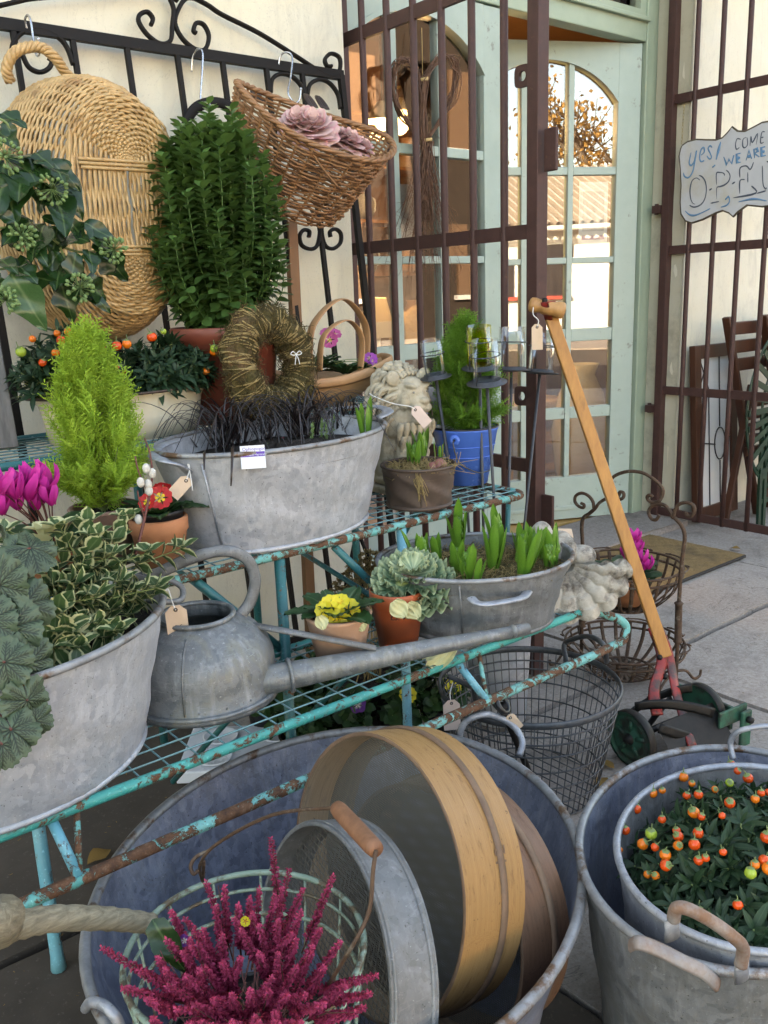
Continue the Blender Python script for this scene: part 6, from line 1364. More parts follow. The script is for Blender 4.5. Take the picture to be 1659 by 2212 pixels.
for x in (-1, 1):
    for k in range(3): zc = c0[1]+x*.085; m.tube([(c0[0]-.10+.004*rng.normal(), YB-.018, zc-.012+.008*k), (c0[0], YB-.022, zc-.012+.008*k), (c0[0]+.10, YB-.018, zc-.012+.008*k)], .0036, 6, T=rng.random())
for k in range(40):
    q = (k+.5)/40; m.tube([base_ring(q, d)[0] for d in (.08, .5, 1.02)], .0030, 5, T=rng.random())
obj('base_weave', m, X.wicker, t, kind='stuff')
hp_ = [onY(22, 175, 2.10), onY(14, 148, 2.09), onY(30, 115, 2.08), onY(60, 102, 2.08), onY(92, 104, 2.08), onY(122, 128, 2.08), onY(140, 155, 2.09), onY(168, 185, 2.10)]
P = smooth_path(hp_, 10); m = MB()
for s_ in range(4):
    Q = []
    for i in range(len(P)): tg = nrm(P[min(i+1, len(P)-1)]-P[max(i-1, 0)]); f_ = frame(tg, (0, -1, 0)); a = i*.42+s_*PI/2; Q.append(P[i]+.0068*(f_[:, 0]*math.cos(a)+f_[:, 2]*math.sin(a)))
    m.tube(Q, .0056, 7, T=.2*s_)
obj('handle', m, X.wicker, t)
# bicycle basket
t = thing('bicycle_basket', 'brown wicker bicycle basket tipped forward on the gate with pink roses inside', 'basket', (1.42, 1.97, 1.27), 'hanging wicker baskets')
ce = onY(678, 274, 1.90); wx = nrm([math.cos(R(11)), -.03, -math.sin(R(11))]); ax_ = nrm([.10, -.60, .79]-wx*np.dot([.10, -.60, .79], wx)); dp = np.cross(ax_, wx)   # wx width, ax_ up, dp depth (away from us)
def bk(q, s_):
    """s_ 0 bottom .. 1 rim; D-shaped plan, flat side at the back"""
    a = q*2*PI; W = .160+.060*s_**.85; Dp = .095+.035*s_; x = W*math.copysign(abs(math.cos(a))**.8, math.cos(a)); y = Dp*math.sin(a)*(1 if math.sin(a) < 0 else .75)
    h = -.205*(1-s_)+.028*s_*(math.cos(a)**2); n_ = nrm(wx*math.cos(a)+dp*math.sin(a)); return ce+wx*(x+.0)+dp*y+ax_*h, n_
m = MB(); ns = 34
for k in range(24):
    if 13 <= k <= 14 and False: continue
    weave_ring(m, lambda q: bk(q, k/23), ns, k//2 if k % 5 else k, .0045, .0033, jit=.0008)
obj('side_weave', m, X.wicker_brown, t, kind='stuff'); m = MB()
for k in range(ns): m.tube([bk((k+.5)/ns, s_)[0] for s_ in np.linspace(0, 1, 8)], .0033, 5, T=rng.random())
obj('stakes', m, X.wicker_brown, t, kind='stuff'); m = MB()
for k in range(3): m.tube([bk(i/180, 1.0)[0]+ax_*(.004+.003*math.sin(i*.55+k*2.1))+bk(i/180, 1)[1]*(.0055*math.cos(i*.55+k*2.1)) for i in range(180)], .0042, 6, closed=True, T=rng.random())
obj('rim', m, X.wicker_brown, t); m = MB()
for k in range(13): f = k/12; m.tube([bk(.5+.5*f, 0)[0], bk(.5-.5*f, 0)[0]], .004, 5, T=rng.random())
obj('base_weave', m, X.wicker_brown, t, kind='stuff')
for k, px in enumerate((558, 672, 700)):
    p = [onY(558, 212, 2.0), onY(672, 222, 2.02), onY(697, 226, 2.02)][k]; P = [p+[.014*math.cos(a)*.5, .02*math.sin(a), .022*math.sin(a)] for a in np.linspace(-.6, 3.6, 12)]; obj('strap', MB().tube(P, 1, 6, flat=(.008, .002)), X.leather, t)
obj('loose_cane', MB().tube(smooth_path([onY(660, 305, 1.82), onY(690, 355, 1.815), onY(728, 402, 1.82)], 5), .0028, 6), X.wicker_brown, t)
# roses
def petal_me():
    return MB().grid(lambda u, v: ((u-.5)*1.5*(.35+.65*math.sin(PI*min(.9, .12+v*.7))), .28*math.sin(v*1.3)+.10*math.cos((u-.5)*2.6)-.1+.16*v**4, v*.95+.08*math.sin(u*9)*v), 8, 7, T=.5).mesh('petal', X.petal_pink)
PET = petal_me()
def rose(p, s_, d, label, seed):
    g_ = np.random.default_rng(seed); t = thing('pink_rose', label, 'flower', p, 'pink roses in the bicycle basket'); f_ = frame(d, (0, 0, 1)); B_ = np.stack([f_[:, 0], f_[:, 2], f_[:, 1]], 1)
    for ring, (n_, open_, sc_, r_) in enumerate([(4, .0, .55, .02), (5, .25, .72, .10), (6, .55, .85, .2), (7, .95, 1.0, .3), (7, 1.25, 1.05, .36)]):
        for k in range(n_):
            a = k*2*PI/n_+ring*.6+g_.normal(0, .1); M_ = B_@rotz(a)@rotx(-open_+g_.normal(0, .08)); o_ = B_@rotz(a)@np.array([0, r_*.35, -.1*ring])*s_; link('petal', PET, t, M_, o_, s_*sc_*.9)
rose(onY(676, 268, 1.845), .056, (-.35, -.55, .75), 'large pale pink rose at the front of the bicycle basket', 1); rose(onY(642, 258, 1.87), .046, (-.6, -.4, .7), 'pink rose half hidden behind the large rose', 2)
rose(onY(756, 300, 1.845), .040, (.2, -.6, .8), 'frilled pink rose at the right rim of the basket', 3); rose(onY(733, 296, 1.86), .038, (-.2, -.3, .9), 'darker pink rose between its neighbours in the basket', 4); rose(onY(786, 314, 1.855), .032, (.3, -.5, .8), 'small pink rose at the far right tip of the basket', 5)
# ---------------------------------------------------------------- ivy branch
t = thing('ivy_branch', 'flowering ivy branch with glossy leaves hanging in from the left', 'branch', onY(0, 560, 1.62)); Yi = 1.62
stems = [[(-40, 340), (20, 335), (70, 352), (110, 390), (128, 430)], [(-40, 500), (30, 490), (90, 500), (140, 535), (190, 545), (235, 530)], [(-40, 590), (20, 580), (70, 595), (130, 570)], [(-30, 250), (10, 262), (30, 290)], [(130, 535), (150, 580), (172, 620)]]
pv_ = np.array([.36, 1.735]); pot(t, pv_, Z3, Z3+.10, .045, .062, X.terracotta_old, .25, .006, Z3+.088)
for k, (px, py) in enumerate(((-40, 340), (-40, 500), (-40, 590), (-30, 250))): e_ = onY(px, py, Yi); obj('stem', MB().tube(smooth_path([(pv_[0]+.01*k, pv_[1], Z3+.085), (pv_[0]+.01, pv_[1]-.05, Z3+.20), e_*.6+np.array([pv_[0], pv_[1], Z3+.25])*.4, e_], 5), .0028, 6), X.stem_green, t)
for s_ in stems: obj('stem', MB().tube(smooth_path([onY(x, y, Yi+.01*math.sin(x)) for x, y in s_], 5), .0022, 6), X.stem_green, t)
ivl = [(0, 245, 52, 262), (10, 262, 30, 302), (-10, 280, 28, 300), (20, 325, 75, 345), (30, 335, 80, 380), (75, 330, 110, 352), (85, 340, 140, 365), (105, 345, 172, 400), (120, 360, 178, 455), (100, 395, 80, 455), (115, 400, 145, 480), (60, 350, 35, 400), (10, 350, -5, 440), (15, 380, 25, 460), (0, 400, 35, 450), (70, 480, 20, 505), (90, 470, 140, 482), (100, 485, 60, 540), (125, 490, 110, 555), (140, 520, 175, 505), (190, 515, 250, 520), (200, 525, 250, 560), (215, 535, 270, 605), (190, 540, 205, 580), (130, 545, 88, 590), (140, 550, 120, 600), (150, 560, 180, 600), (60, 560, 30, 590), (40, 575, 75, 600), (25, 590, 88, 705, 1), (65, 595, 118, 612), (130, 605, 155, 690), (160, 610, 240, 662), (185, 600, 240, 655), (0, 560, 30, 575), (70, 520, 95, 560), (150, 480, 195, 520), (-5, 460, 40, 480), (180, 480, 250, 515), (-15, 590, 8, 640), (45, 400, 10, 420), (140, 470, 180, 500), (230, 540, 262, 580), (165, 545, 150, 610), (0, 500, 50, 535)]
g_ = np.random.default_rng(41)
for q in ivl:
    a, b = onY(q[0], q[1], Yi+g_.uniform(-.035, .03)), onY(q[2], q[3], Yi-.02+g_.uniform(-.05, .03)); d = b-a; L = np.linalg.norm(d)*1.12
    link('leaf', IVYP if len(q) > 4 else IVY[g_.integers(0, 3)], t, frame(d, np.array([-.35, -.8, .55])+g_.normal(0, .35, 3)), rel(t, a), L*np.array([.95, .95, 1]))
for px, py, s_ in ((10, 338, 30), (112, 408, 28), (48, 510, 26), (246, 540, 25), (172, 622, 26), (12, 648, 24)):
    p = onY(px, py, Yi-.05); m = MB(); r_ = s_/F_PX*np.linalg.norm(p-EYE)
    for k in range(34):
        d = nrm(g_.normal(0, 1, 3)); m.ball(p+d*r_, (.0032, .0032, .0042), 7, 5, frame(d, (0, 0, 1))@rotx(PI/2), T=.8); m.tube([p, p+d*r_], .0006, 3, T=.5)
    obj('berry_cluster', m, X.leaf_small, t)
# ---------------------------------------------------------------- painted sign
def sg(x, y, xp=3.487): return onX((2100+x*.2098)/1.4756, (350+y*.2098)/1.4756, xp)
t = thing('painted_sign', 'white painted wooden sign reading yes come in we are open, hung on chains', 'sign', (3.49, 1.9, 1.33))
top = [(330, 590), (350, 545), (430, 490), (560, 456), (700, 462), (860, 465), (960, 430), (1040, 350), (1100, 265), (1180, 330), (1300, 335), (1430, 270), (1560, 200)]; bot = [(305, 700), (325, 900), (338, 1150), (322, 1400), (335, 1580), (400, 1680), (490, 1712), (650, 1660), (850, 1560), (960, 1522), (1060, 1560), (1120, 1615), (1190, 1540), (1330, 1440), (1560, 1462)]
Lp = [sg(*p)[1:] for p in reversed(top)]+[sg(*p)[1:] for p in bot]; y_c = min(p[0] for p in Lp)-.012
zl = np.mean([p[1] for p in Lp]); Rp = [(2*y_c-p[0], p[1]) for p in reversed(Lp)]; out = Lp+Rp; n = len(out)
V = [(3.490, y, z) for y, z in out]+[(3.502, y, z) for y, z in out]
obj('board', MB().add(V, [tuple(range(n)), tuple(range(2*n-1, n-1, -1))]), X.sign_white, t, smooth=False)
obj('edge', MB().tube([(3.4955, y, z) for y, z in out], .0062, 6, closed=True), X.sign_edge, t)
def stroke(pts, w, mt, name='lettering', n=5, sm=True):
    P = np.array([sg(x, y, 3.489) for x, y in pts]); P = smooth_path(P, n) if sm and len(P) > 2 else (P if len(P) > 2 and w > 12 else smooth_path(P, 4)); k_ = len(P); s_ = np.linspace(0, 1, k_); rw = w*.00031*(.75+.5*np.sin(s_*PI)+.22*np.sin(s_*9+pts[0][0]))*np.where((s_ < .03) | (s_ > .97), .6, 1); obj(name, MB().tube(P, rw if w < 20 else w*.00029, 6, flat=(1, .25), up=(-1, 0, 0)), mt, t)
D_, B_ = X.ink_dark, X.ink_blue
stroke([(625, 1070), (570, 1035), (505, 1080), (475, 1200), (480, 1330), (510, 1410), (550, 1435)], 6, D_); stroke([(610, 995), (660, 1020), (705, 1090), (722, 1200), (705, 1330), (650, 1430), (560, 1475), (500, 1470), (465, 1445)], 7, D_)
stroke([(1000, 1000), (985, 965), (930, 952), (875, 968), (878, 1140)], 6, D_); stroke([(1020, 915), (1060, 950), (1082, 1010), (1060, 1085), (1000, 1140), (935, 1165), (880, 1190), (880, 1355)], 7, D_); stroke([(785, 1420), (915, 1392)], 7, D_, sm=False); stroke([(765, 1222), (808, 1196)], 8, D_, sm=False); stroke([(1110, 1128), (1160, 1095)], 8, D_, sm=False)
stroke([(1230, 1275), (1232, 1080), (1305, 1060)], 7, D_, sm=False); stroke([(1232, 1030), (1235, 885), (1330, 852), (1390, 905), (1440, 795)], 7, D_, sm=False); stroke([(1352, 950), (1352, 1105)], 6, D_, sm=False); stroke([(1130, 1338), (1475, 1265), (1408, 1155)], 9, D_, sm=False); stroke([(1490, 1268), (1630, 1230)], 8, D_, sm=False); stroke([(1572, 850), (1582, 1120), (1620, 1200), (1640, 1180)], 6, D_); stroke([(1640, 780), (1700, 840), (1800, 1120)], 8, D_, sm=False); stroke([(1810, 1130), (1815, 700)], 6, D_, sm=False); stroke([(1770, 720), (1860, 690)], 6, D_, sm=False); stroke([(1700, 470), (1725, 310)], 6, D_, sm=False); stroke([(1760, 455), (1785, 300), (1820, 430), (1850, 280)], 6, D_, sm=False)
stroke([(1050, 1320), (1070, 1340), (1070, 1400), (1030, 1450), (940, 1480)], 8, B_); stroke([(1030, 1330), (1042, 1345)], 34, B_, sm=False)
stroke([(400, 1535), (460, 1590), (540, 1605), (640, 1570), (780, 1502)], 9, B_); stroke([(1210, 1400), (1380, 1360), (1500, 1358), (1640, 1385)], 10, B_)
stroke([(490, 650), (462, 800), (490, 845), (540, 780), (572, 620), (545, 800), (510, 950), (450, 1030), (390, 1010), (375, 955)], 9, B_); stroke([(640, 690), (690, 640), (680, 575), (640, 610), (620, 720), (640, 785), (690, 770)], 9, B_); stroke([(810, 575), (780, 545), (750, 590), (780, 660), (800, 720), (770, 748), (730, 700)], 8, B_); stroke([(940, 485), (905, 620), (870, 760)], 13, B_); stroke([(830, 850), (838, 865)], 26, B_, sm=False)
for pts in ([(985, 715), (1030, 840), (1065, 750), (1105, 820), (1140, 690)], [(1240, 660), (1180, 672), (1190, 805), (1245, 795)], [(1185, 735), (1235, 728)], [(1325, 770), (1370, 615), (1410, 745)], [(1340, 715), (1395, 705)], [(1455, 735), (1445, 600), (1490, 590), (1505, 630), (1455, 665), (1525, 715)], [(1615, 560), (1555, 575), (1562, 705), (1625, 692)], [(1560, 640), (1610, 630)]): stroke(pts, 15, B_, sm=False)
for pts in ([(1245, 450), (1190, 440), (1165, 530), (1180, 600), (1225, 570)], [(1330, 415), (1280, 450), (1275, 550), (1310, 575), (1350, 520), (1340, 420)], [(1385, 550), (1400, 400), (1420, 500), (1500, 360), (1480, 530)], [(1610, 335), (1565, 345), (1545, 500), (1600, 490)], [(1555, 425), (1590, 415)]): stroke(pts, 6, D_, sm=False)
def chain(a, b, n, name):
    a, b = np.array(a), np.array(b); tg = nrm(b-a); L = np.linalg.norm(b-a)/n
    for k in range(n):
        cc = a+(b-a)*(k+.5)/n; s_ = nrm(np.cross(tg, (1, 0, 0) if k % 2 else (0, 1, 1))); P = [cc+tg*L*.62*math.cos(q)+s_*.0035*math.sin(q) for q in np.arange(8)/8*2*PI]; obj(name, MB().tube(P, .0009, 4, closed=True), X.brass, t)
ca = sg(345, 520, 3.495); chain(ca, onX(1478, 225, 3.515), 13, 'chain_link'); ca2 = np.array([3.495, 2*y_c-ca[1], ca[2]]); chain(ca2, (3.515, ca2[1]+.06, 1.83), 13, 'chain_link')
# ---------------------------------------------------------------- twig heart on the closed door
YH = 2.425; t = thing('twig_heart', 'bundle of birch twigs bent into a heart hanging on the closed door', 'wreath', onY(915, 300, YH)); g_ = np.random.default_rng(51)
def hb(pts, n, spread, r, name):
    m = MB()
    for k in range(n):
        P = [onY(x+g_.normal(0, spread*(.5+.5*math.sin(i/(len(pts)-1)*PI))), y+g_.normal(0, spread*.8), YH-.02+g_.normal(0, .010)) for i, (x, y) in enumerate(pts)]; m.tube(smooth_path(P, 4), r*g_.uniform(.6, 1.3), 4, T=g_.random())
    obj(name, m, X.twig, t, kind='stuff')
hb([(925, 470), (918, 380), (912, 280), (908, 185), (890, 140), (868, 128), (852, 150), (850, 195), (862, 240), (890, 275), (915, 300)], 26, 5, .0016, 'twig_loop'); hb([(920, 470), (918, 380), (915, 280), (916, 190), (930, 150), (955, 122), (978, 130), (985, 165), (975, 215), (955, 255), (925, 300)], 26, 5, .0016, 'twig_loop')
m = MB()
for k in range(95):
    x0 = 921+g_.normal(0, 7); xe = 921+g_.normal(0, 1)*42; ye = g_.uniform(430, 640); P = [onY(x0, 305, YH-.02+g_.normal(0, .008)), onY(x0*.7+xe*.3+g_.normal(0, 4), 305+(ye-305)*.4, YH-.03+g_.normal(0, .015)), onY(x0*.35+xe*.65+g_.normal(0, 6), 305+(ye-305)*.72, YH-.035+g_.normal(0, .02)), onY(xe, ye, YH-.04+g_.normal(0, .025))]; Q = smooth_path(P, 4); m.tube(Q, np.linspace(.0014, .0005, len(Q)), 4, T=g_.random())
    for j in range(3): q = Q[g_.integers(4, len(Q))]; d = nrm(g_.normal(0, 1, 3)*[1, .5, .6]+[0, 0, -.8]); m.tube([q, q+d*.02+g_.normal(0, .003, 3), q+d*.04], .0005, 3, cap=False, T=.8)
obj('twigs', m, X.twig, t, kind='stuff')
for (xa, ya, w_) in ((921, 303, 20), (914, 172, 14)): P = [onY(xa, ya, YH-.02)+np.array([w_/F_PX*3.2*.6*math.cos(q), .018*math.sin(q), .003*math.cos(q)]) for q in np.arange(16)/16*2*PI]; obj('raffia_tie', MB().tube(P, 1, 6, closed=True, flat=(.0022, .006), up=(0, 0, 1)), X.raffia, t)
obj('string', MB().tube([onY(913, 165, YH-.01), onY(911, 60, YH+.005)], .0012, 5), X.raffia, t)
# ---------------------------------------------------------------- big bath in front with the sieves
c = (.652, .932); t = thing('large_zinc_bath', 'largest blue grey galvanised bath in the foreground, full of sieves', 'bath', (c[0], c[1], 0)); A, B, RO, ZT = .403, .338, R(33.6), .28
tub(t, c, A, B, RO, .004, ZT, .80, X.zinc_blue, .0075, inner=X.zinc_blue, rimmat=X.zinc_rim, n=96, tap2=.78)
def bang(px, py, z=ZT):
    p = onZ(px, py, z)[:2]-np.array(c); p = rotz(-RO)[:2, :2]@p; return math.atan2(p[1]/B, p[0]/A)
P = [onY(1000, 1618, 1.10), onY(994, 1585, 1.09), onY(1010, 1556, 1.08), onY(1055, 1543, 1.06), onY(1105, 1565, 1.04), onY(1128, 1600, 1.02), onY(1122, 1632, 1.01)]
obj('handle', MB().tube(smooth_path(P, 6), .0062, 10), X.zinc, t); P = [onZ(185, 2178, .275), onZ(196, 2165, .30), onZ(225, 2172, .31), onZ(252, 2200, .30), onZ(262, 2225, .275)]
obj('handle', MB().tube(smooth_path(P, 6), .0062, 10), X.zinc, t)
IMR, IMU, IMF = RC@[1, 0, 0], RC@[0, -1, 0], RC@[0, 0, 1]
def sieve(name, label, px, py, dist, r_, dep, ax, mats, meshmat, lip=.5, band=None, stamp=None, cat='sieve'):
    """hoop sieve; centre at a depth along the view, axis ax in (image right, up, forward); the open side looks back along -ax"""
    ce = EYE+ray(px, py)*dist; a_ = nrm(IMR*ax[0]+IMU*ax[1]+IMF*ax[2]); u_ = nrm(np.cross(a_, (0, 0, 1))); v_ = np.cross(a_, u_); M_ = np.stack([u_, v_, a_], 1); t = thing(name, label, cat, ce, 'sieves stacked in the bath')
    out_, in_, bandm = mats; th = .0055; n = 72
    f = lambda pr: MB().lathe(pr, n).xf(M_)
    obj('hoop', f([(r_, 0), (r_, dep)]), out_, t, world=False); obj('hoop_inside', f([(r_-th, dep), (r_-th, 0)]), in_, t, world=False); obj('hoop_edge', f([(r_-th, 0), (r_-th*.5, -.0018), (r_, 0)]), bandm, t, world=False); obj('hoop_edge', f([(r_, dep), (r_-th*.5, dep+.0018), (r_-th, dep)]), bandm, t, world=False)
    m = MB(); V = []; U = []
    k = 40
    ms = MB().grid(lambda u, v: M_@np.array([(r_-th)*v*math.cos(u*2*PI), (r_-th)*v*math.sin(u*2*PI), dep*lip]), 48, 6, wrapu=True); ms.U = [np.array([((r_)*(v)*math.cos(u*2*PI)/.4+.5, r_*v*math.sin(u*2*PI)/.4+.5) for v in np.linspace(0, 1, 7) for u in np.arange(48)/48])]
    obj('screen', ms, meshmat, t, world=False)
    for b0, b1, rr in (band or []): obj('band', f([(r_+.0006, b0), (r_+rr, b0+.0008), (r_+rr, b1-.0008), (r_+.0006, b1)]), bandm, t, world=False)
    return t, ce, M_
W1 = (X.wood_sieve, X.wood_sieve_in, X.wood_band); W2 = (X.wood_sieve_old, X.wood_sieve_in, X.wood_band); W3 = (X.zinc_dull, X.zinc_dull, X.zinc_dull)
AX = (.79, -.07, .62)
s1_, ce1, M1 = sieve('wooden_sieve', 'honey coloured wooden hoop sieve standing upright in the bath', 800, 1888, 1.33, .192, .105, AX, W1, X.sieve_mesh, .52, [(.061, .071, .004)])
s2_, ce2, M2 = sieve('wooden_sieve', 'darker brown wooden hoop sieve leaning to the right behind the honey one', 918, 1972, 1.42, .185, .098, (.75, .03, .66), W2, X.sieve_mesh, .52, [(.058, .069, .004)])
s3_, ce3, M3 = sieve('metal_sieve', 'grey galvanised hoop sieve in front of the wooden ones', 686, 2085, 1.26, .172, .064, (.84, -.10, .53), W3, X.sieve_mesh_coarse, .45, [(.003, .008, .002), (.054, .060, .002)])
def stamp(t, M_, r_, ang, z, txt, size, mt):
    n_ = np.array([math.cos(ang), math.sin(ang), 0]); ya = np.array([0, 0, -1.]); xa = np.cross(ya, n_); text_obj('stamped_number', txt, mt, t, M_@(n_*(r_+.0006)+np.array([0, 0, z])), M_@np.stack([xa, ya, n_], 1), size, .0002)
def ang_of(ce, M_, px, py):
    p = M_.T@(EYE+ray(px, py)*np.linalg.norm(ce-EYE)-ce); return math.atan2(p[1], p[0])
stamp(s1_, M1, .192, ang_of(ce1, M1, 1098, 1850), .076, '12', .027, X.wood_band); stamp(s2_, M2, .185, ang_of(ce2, M2, 1170, 1840), .030, '8', .024, X.ink)
# ---------------------------------------------------------------- heather in a wire bucket
c = np.array([.402, .778]); t = thing('heather_bucket', 'green hooped wire bucket of crimson heather with a wooden grip handle', 'planter', (c[0], c[1], .012)); zr = .368
for z, r_, rr in ((zr, .134, .0038), (zr-.022, .131, .0022), (zr-.055, .127, .0028), (zr-.14, .116, .0028), (.02, .098, .0035)): obj('hoop', MB().tube([(c[0]+r_*math.cos(q), c[1]+r_*math.sin(q), z) for q in np.arange(56)/56*2*PI], rr, 8, closed=True), X.green_pale, t)
for k in range(14): q = k/14*2*PI; obj('upright', MB().tube([(c[0]+.098*math.cos(q), c[1]+.098*math.sin(q), .02), (c[0]+.134*math.cos(q), c[1]+.134*math.sin(q), zr)], .0018, 6), X.green_pale, t)
pot(t, c, .014, .25, .075, .10, X.plastic_black, 0, .003, .24, name='inner_pot')
g1, g2 = EYE+ray(728, 1745)*.86, EYE+ray(812, 1836)*.80
e1 = np.array([*(onZ(438, 1905, zr))[:2], zr]); e2 = np.array([*(onZ(700, 2140, zr-.0))[:2], zr])
obj('bail', MB().tube(smooth_path([e1, EYE+ray(432, 1868)*1.10, EYE+ray(470, 1822)*1.05, EYE+ray(590, 1760)*.94, g1], 6), .0019, 6), X.rust_bare, t)
obj('bail', MB().tube(smooth_path([g2, EYE+ray(806, 1880)*.80, EYE+ray(795, 1975)*.81, EYE+ray(745, 2070)*.835, e2], 6), .0019, 6), X.rust_bare, t)
P = [EYE+ray(x, y)*1.10 for x, y in ((452, 1838), (425, 1850), (412, 1870), (418, 1888), (428, 1880))]; obj('bail_hook', MB().tube(smooth_path(P, 5), .0022, 6), X.rust_bare, t); obj('ear', MB().tube([e1, EYE+ray(440, 1860)*1.10], .0022, 6), X.rust_bare, t)
obj('grip', MB().tube([g1, g1+(g2-g1)*.08, g1+(g2-g1)*.5, g1+(g2-g1)*.92, g2], [.0070, .0080, .0082, .0080, .0072], 14), X.wood_grip, t)
def spike(seed, n=150):
    g_ = np.random.default_rng(seed); m = MB(); m.tube([(0, 0, 0), (.02*g_.normal(), .02*g_.normal(), .5), (.03*g_.normal(), .03*g_.normal(), 1)], [.012, .01, .004], 4, m=1)
    bell = leaf_tpl(1, .62, 2, .5, -.1, .5)
    Ms = []; Os = []; S = []; T = []
    for k in range(n):
        f = .18+.82*k/n; a = k*2.4; r_ = .028*(1.05-f*.6); d = nrm([math.cos(a), math.sin(a), .25+g_.normal(0, .35)]); Ms.append(frame(d, (0, 0, 1))); Os.append((r_*math.cos(a)*.4, r_*math.sin(a)*.4, f)); S.append(.075*(1.05-.5*f)*g_.uniform(.8, 1.2)); T.append(g_.random())
    m.inst(bell, Ms, Os, S, T); return m.mesh('flower_spike', [X.heather, X.heather_stem])
SPK = [spike(k) for k in range(4)]; g_ = np.random.default_rng(61)
tips0 = [(585, 1812), (445, 1905), (485, 1915), (625, 1878), (720, 1893), (655, 1920), (370, 1970), (400, 1985), (540, 1940), (560, 1920), (515, 1955), (465, 1960), (595, 1935), (220, 2048), (735, 2035), (812, 2108), (265, 2135), (300, 2095), (340, 2070), (690, 2010), (650, 1970), (410, 2030), (360, 2030), (440, 2010), (480, 2020), (520, 2010), (560, 2000), (600, 1990), (640, 2030), (675, 2060), (700, 2090), (745, 2130), (320, 2160), (360, 2130), (400, 2110), (440, 2090), (480, 2080), (520, 2070), (560, 2060), (600, 2060), (640, 2090), (330, 2200), (380, 2180), (420, 2170), (460, 2160), (500, 2150), (540, 2140), (580, 2140), (620, 2150), (660, 2150), (700, 2170), (770, 2190), (400, 2220), (450, 2220), (500, 2210), (550, 2200), (600, 2210), (650, 2210), (355, 2095), (395, 2060), (545, 1975), (505, 1985)]
tips = tips0+[(np.clip(x+g_.normal(0, 26), 250, 800), max(1900, y+g_.uniform(5, 55))) for x, y in tips0[3::4]]
for k, (px, py) in enumerate(tips):
    f = np.clip((py-1800)/420, 0, 1); dist = 1.055-.17*f; tip = EYE+ray(px, py)*dist; root = np.array([c[0]+g_.normal(0, .03), c[1]+g_.normal(0, .03), .25]); d = tip-root; L = np.linalg.norm(d); fr_ = frame(d, g_.normal(0, 1, 3)); Mz = np.stack([fr_[:, 0], fr_[:, 2], fr_[:, 1]], 1)
    L2 = min(L, .14)*g_.uniform(.75, 1.05); link('flower_spike', SPK[k % 4], t, Mz, rel(t, tip-nrm(d)*L2), (.094, .094, L2)); 
m = MB()
for k in range(90): p0 = np.array([c[0]+g_.normal(0, .03), c[1]+g_.normal(0, .03), .2]); a = g_.random()*6.3; m.tube([p0, p0+[.05*math.cos(a), .05*math.sin(a), .05+.05*g_.random()]], .0012, 4)
obj('stems', m, X.heather_stem, t, kind='stuff')
link('leaf', IVY[1], t, frame((.1, -.6, -.6), (-.5, -.6, .5)), rel(t, EYE+ray(330, 1985)*1.0), .06)
for px, py, me, s_ in ((398, 2032, FL_VIOLA, .007), (530, 1990, FL_Y, .006)): link('flower', me, t, frame((.1, .3, .9), (-.5, -.6, .5)), rel(t, EYE+ray(px, py)*1.0), s_)
# ---------------------------------------------------------------- two nested tubs on the right
c1 = np.array([1.085, .572]); t = thing('zinc_tub', 'dull zinc tub at the lower right with a smaller tub set inside it', 'tub', (c1[0], c1[1], 0), 'zinc tubs at the lower right'); tub(t, c1, .278, .208, R(18), .003, .30, .80, X.zinc_dull, .0065, inner=X.zinc_blue, rimmat=X.zinc_rim, n=80)
P = [onZ(1585, 1640, .30), onY(1578, 1605, .70), onY(1592, 1582, .69), onY(1625, 1572, .67), onY(1665, 1570, .65), onY(1690, 1590, .64), onZ(1680, 1655, .30)]; obj('handle', MB().tube(smooth_path(P, 6), .0048, 8), X.zinc, t)
P = [onY(1362, 2042, .515), onY(1380, 2036, .50), onY(1420, 2050, .485), onY(1470, 2075, .465), onY(1520, 2100, .45), onY(1550, 2128, .445)]; obj('handle', MB().tube(smooth_path(P, 6), 1, 8, flat=(.0085, .0035), up=(-.5, -.4, .8)), X.zinc_rust, t)
c2 = np.array([1.07, .532]); t = thing('winter_cherry_tub', 'smaller zinc tub of winter cherry with red and orange fruit', 'planter', (c2[0], c2[1], .02), 'zinc tubs at the lower right'); tub(t, c2, .226, .178, R(12), .012, .318, .80, X.zinc, .0055, inner=X.zinc_dull, soil=.235, n=72)
P = [onY(1455, 1985, .425), onY(1462, 1962, .42), onY(1490, 1965, .41), onY(1540, 1992, .395), onY(1585, 2025, .38), onY(1605, 2048, .378), onY(1600, 2085, .38)]; obj('handle', MB().tube(smooth_path(P, 6), .0068, 10), X.zinc_rust, t)
for px, py, yy in ((1452, 1990, .43), (1602, 2080, .385)): obj('handle_lug', MB().tube([onY(px, py-4, yy), onY(px, py+40, yy+.01)], 1, 8, flat=(.009, .002), up=(-.5, -.7, .3)), X.zinc, t)
rosette_dome(t, c2+[0, .0], .235, .205, .16, .125, R(12), 330, (.028, .045), X.leaf_solanum, per=9, dome=.5)
c6 = lambda x, y: (x*.5915+677.7, y*.5915+1287.6)
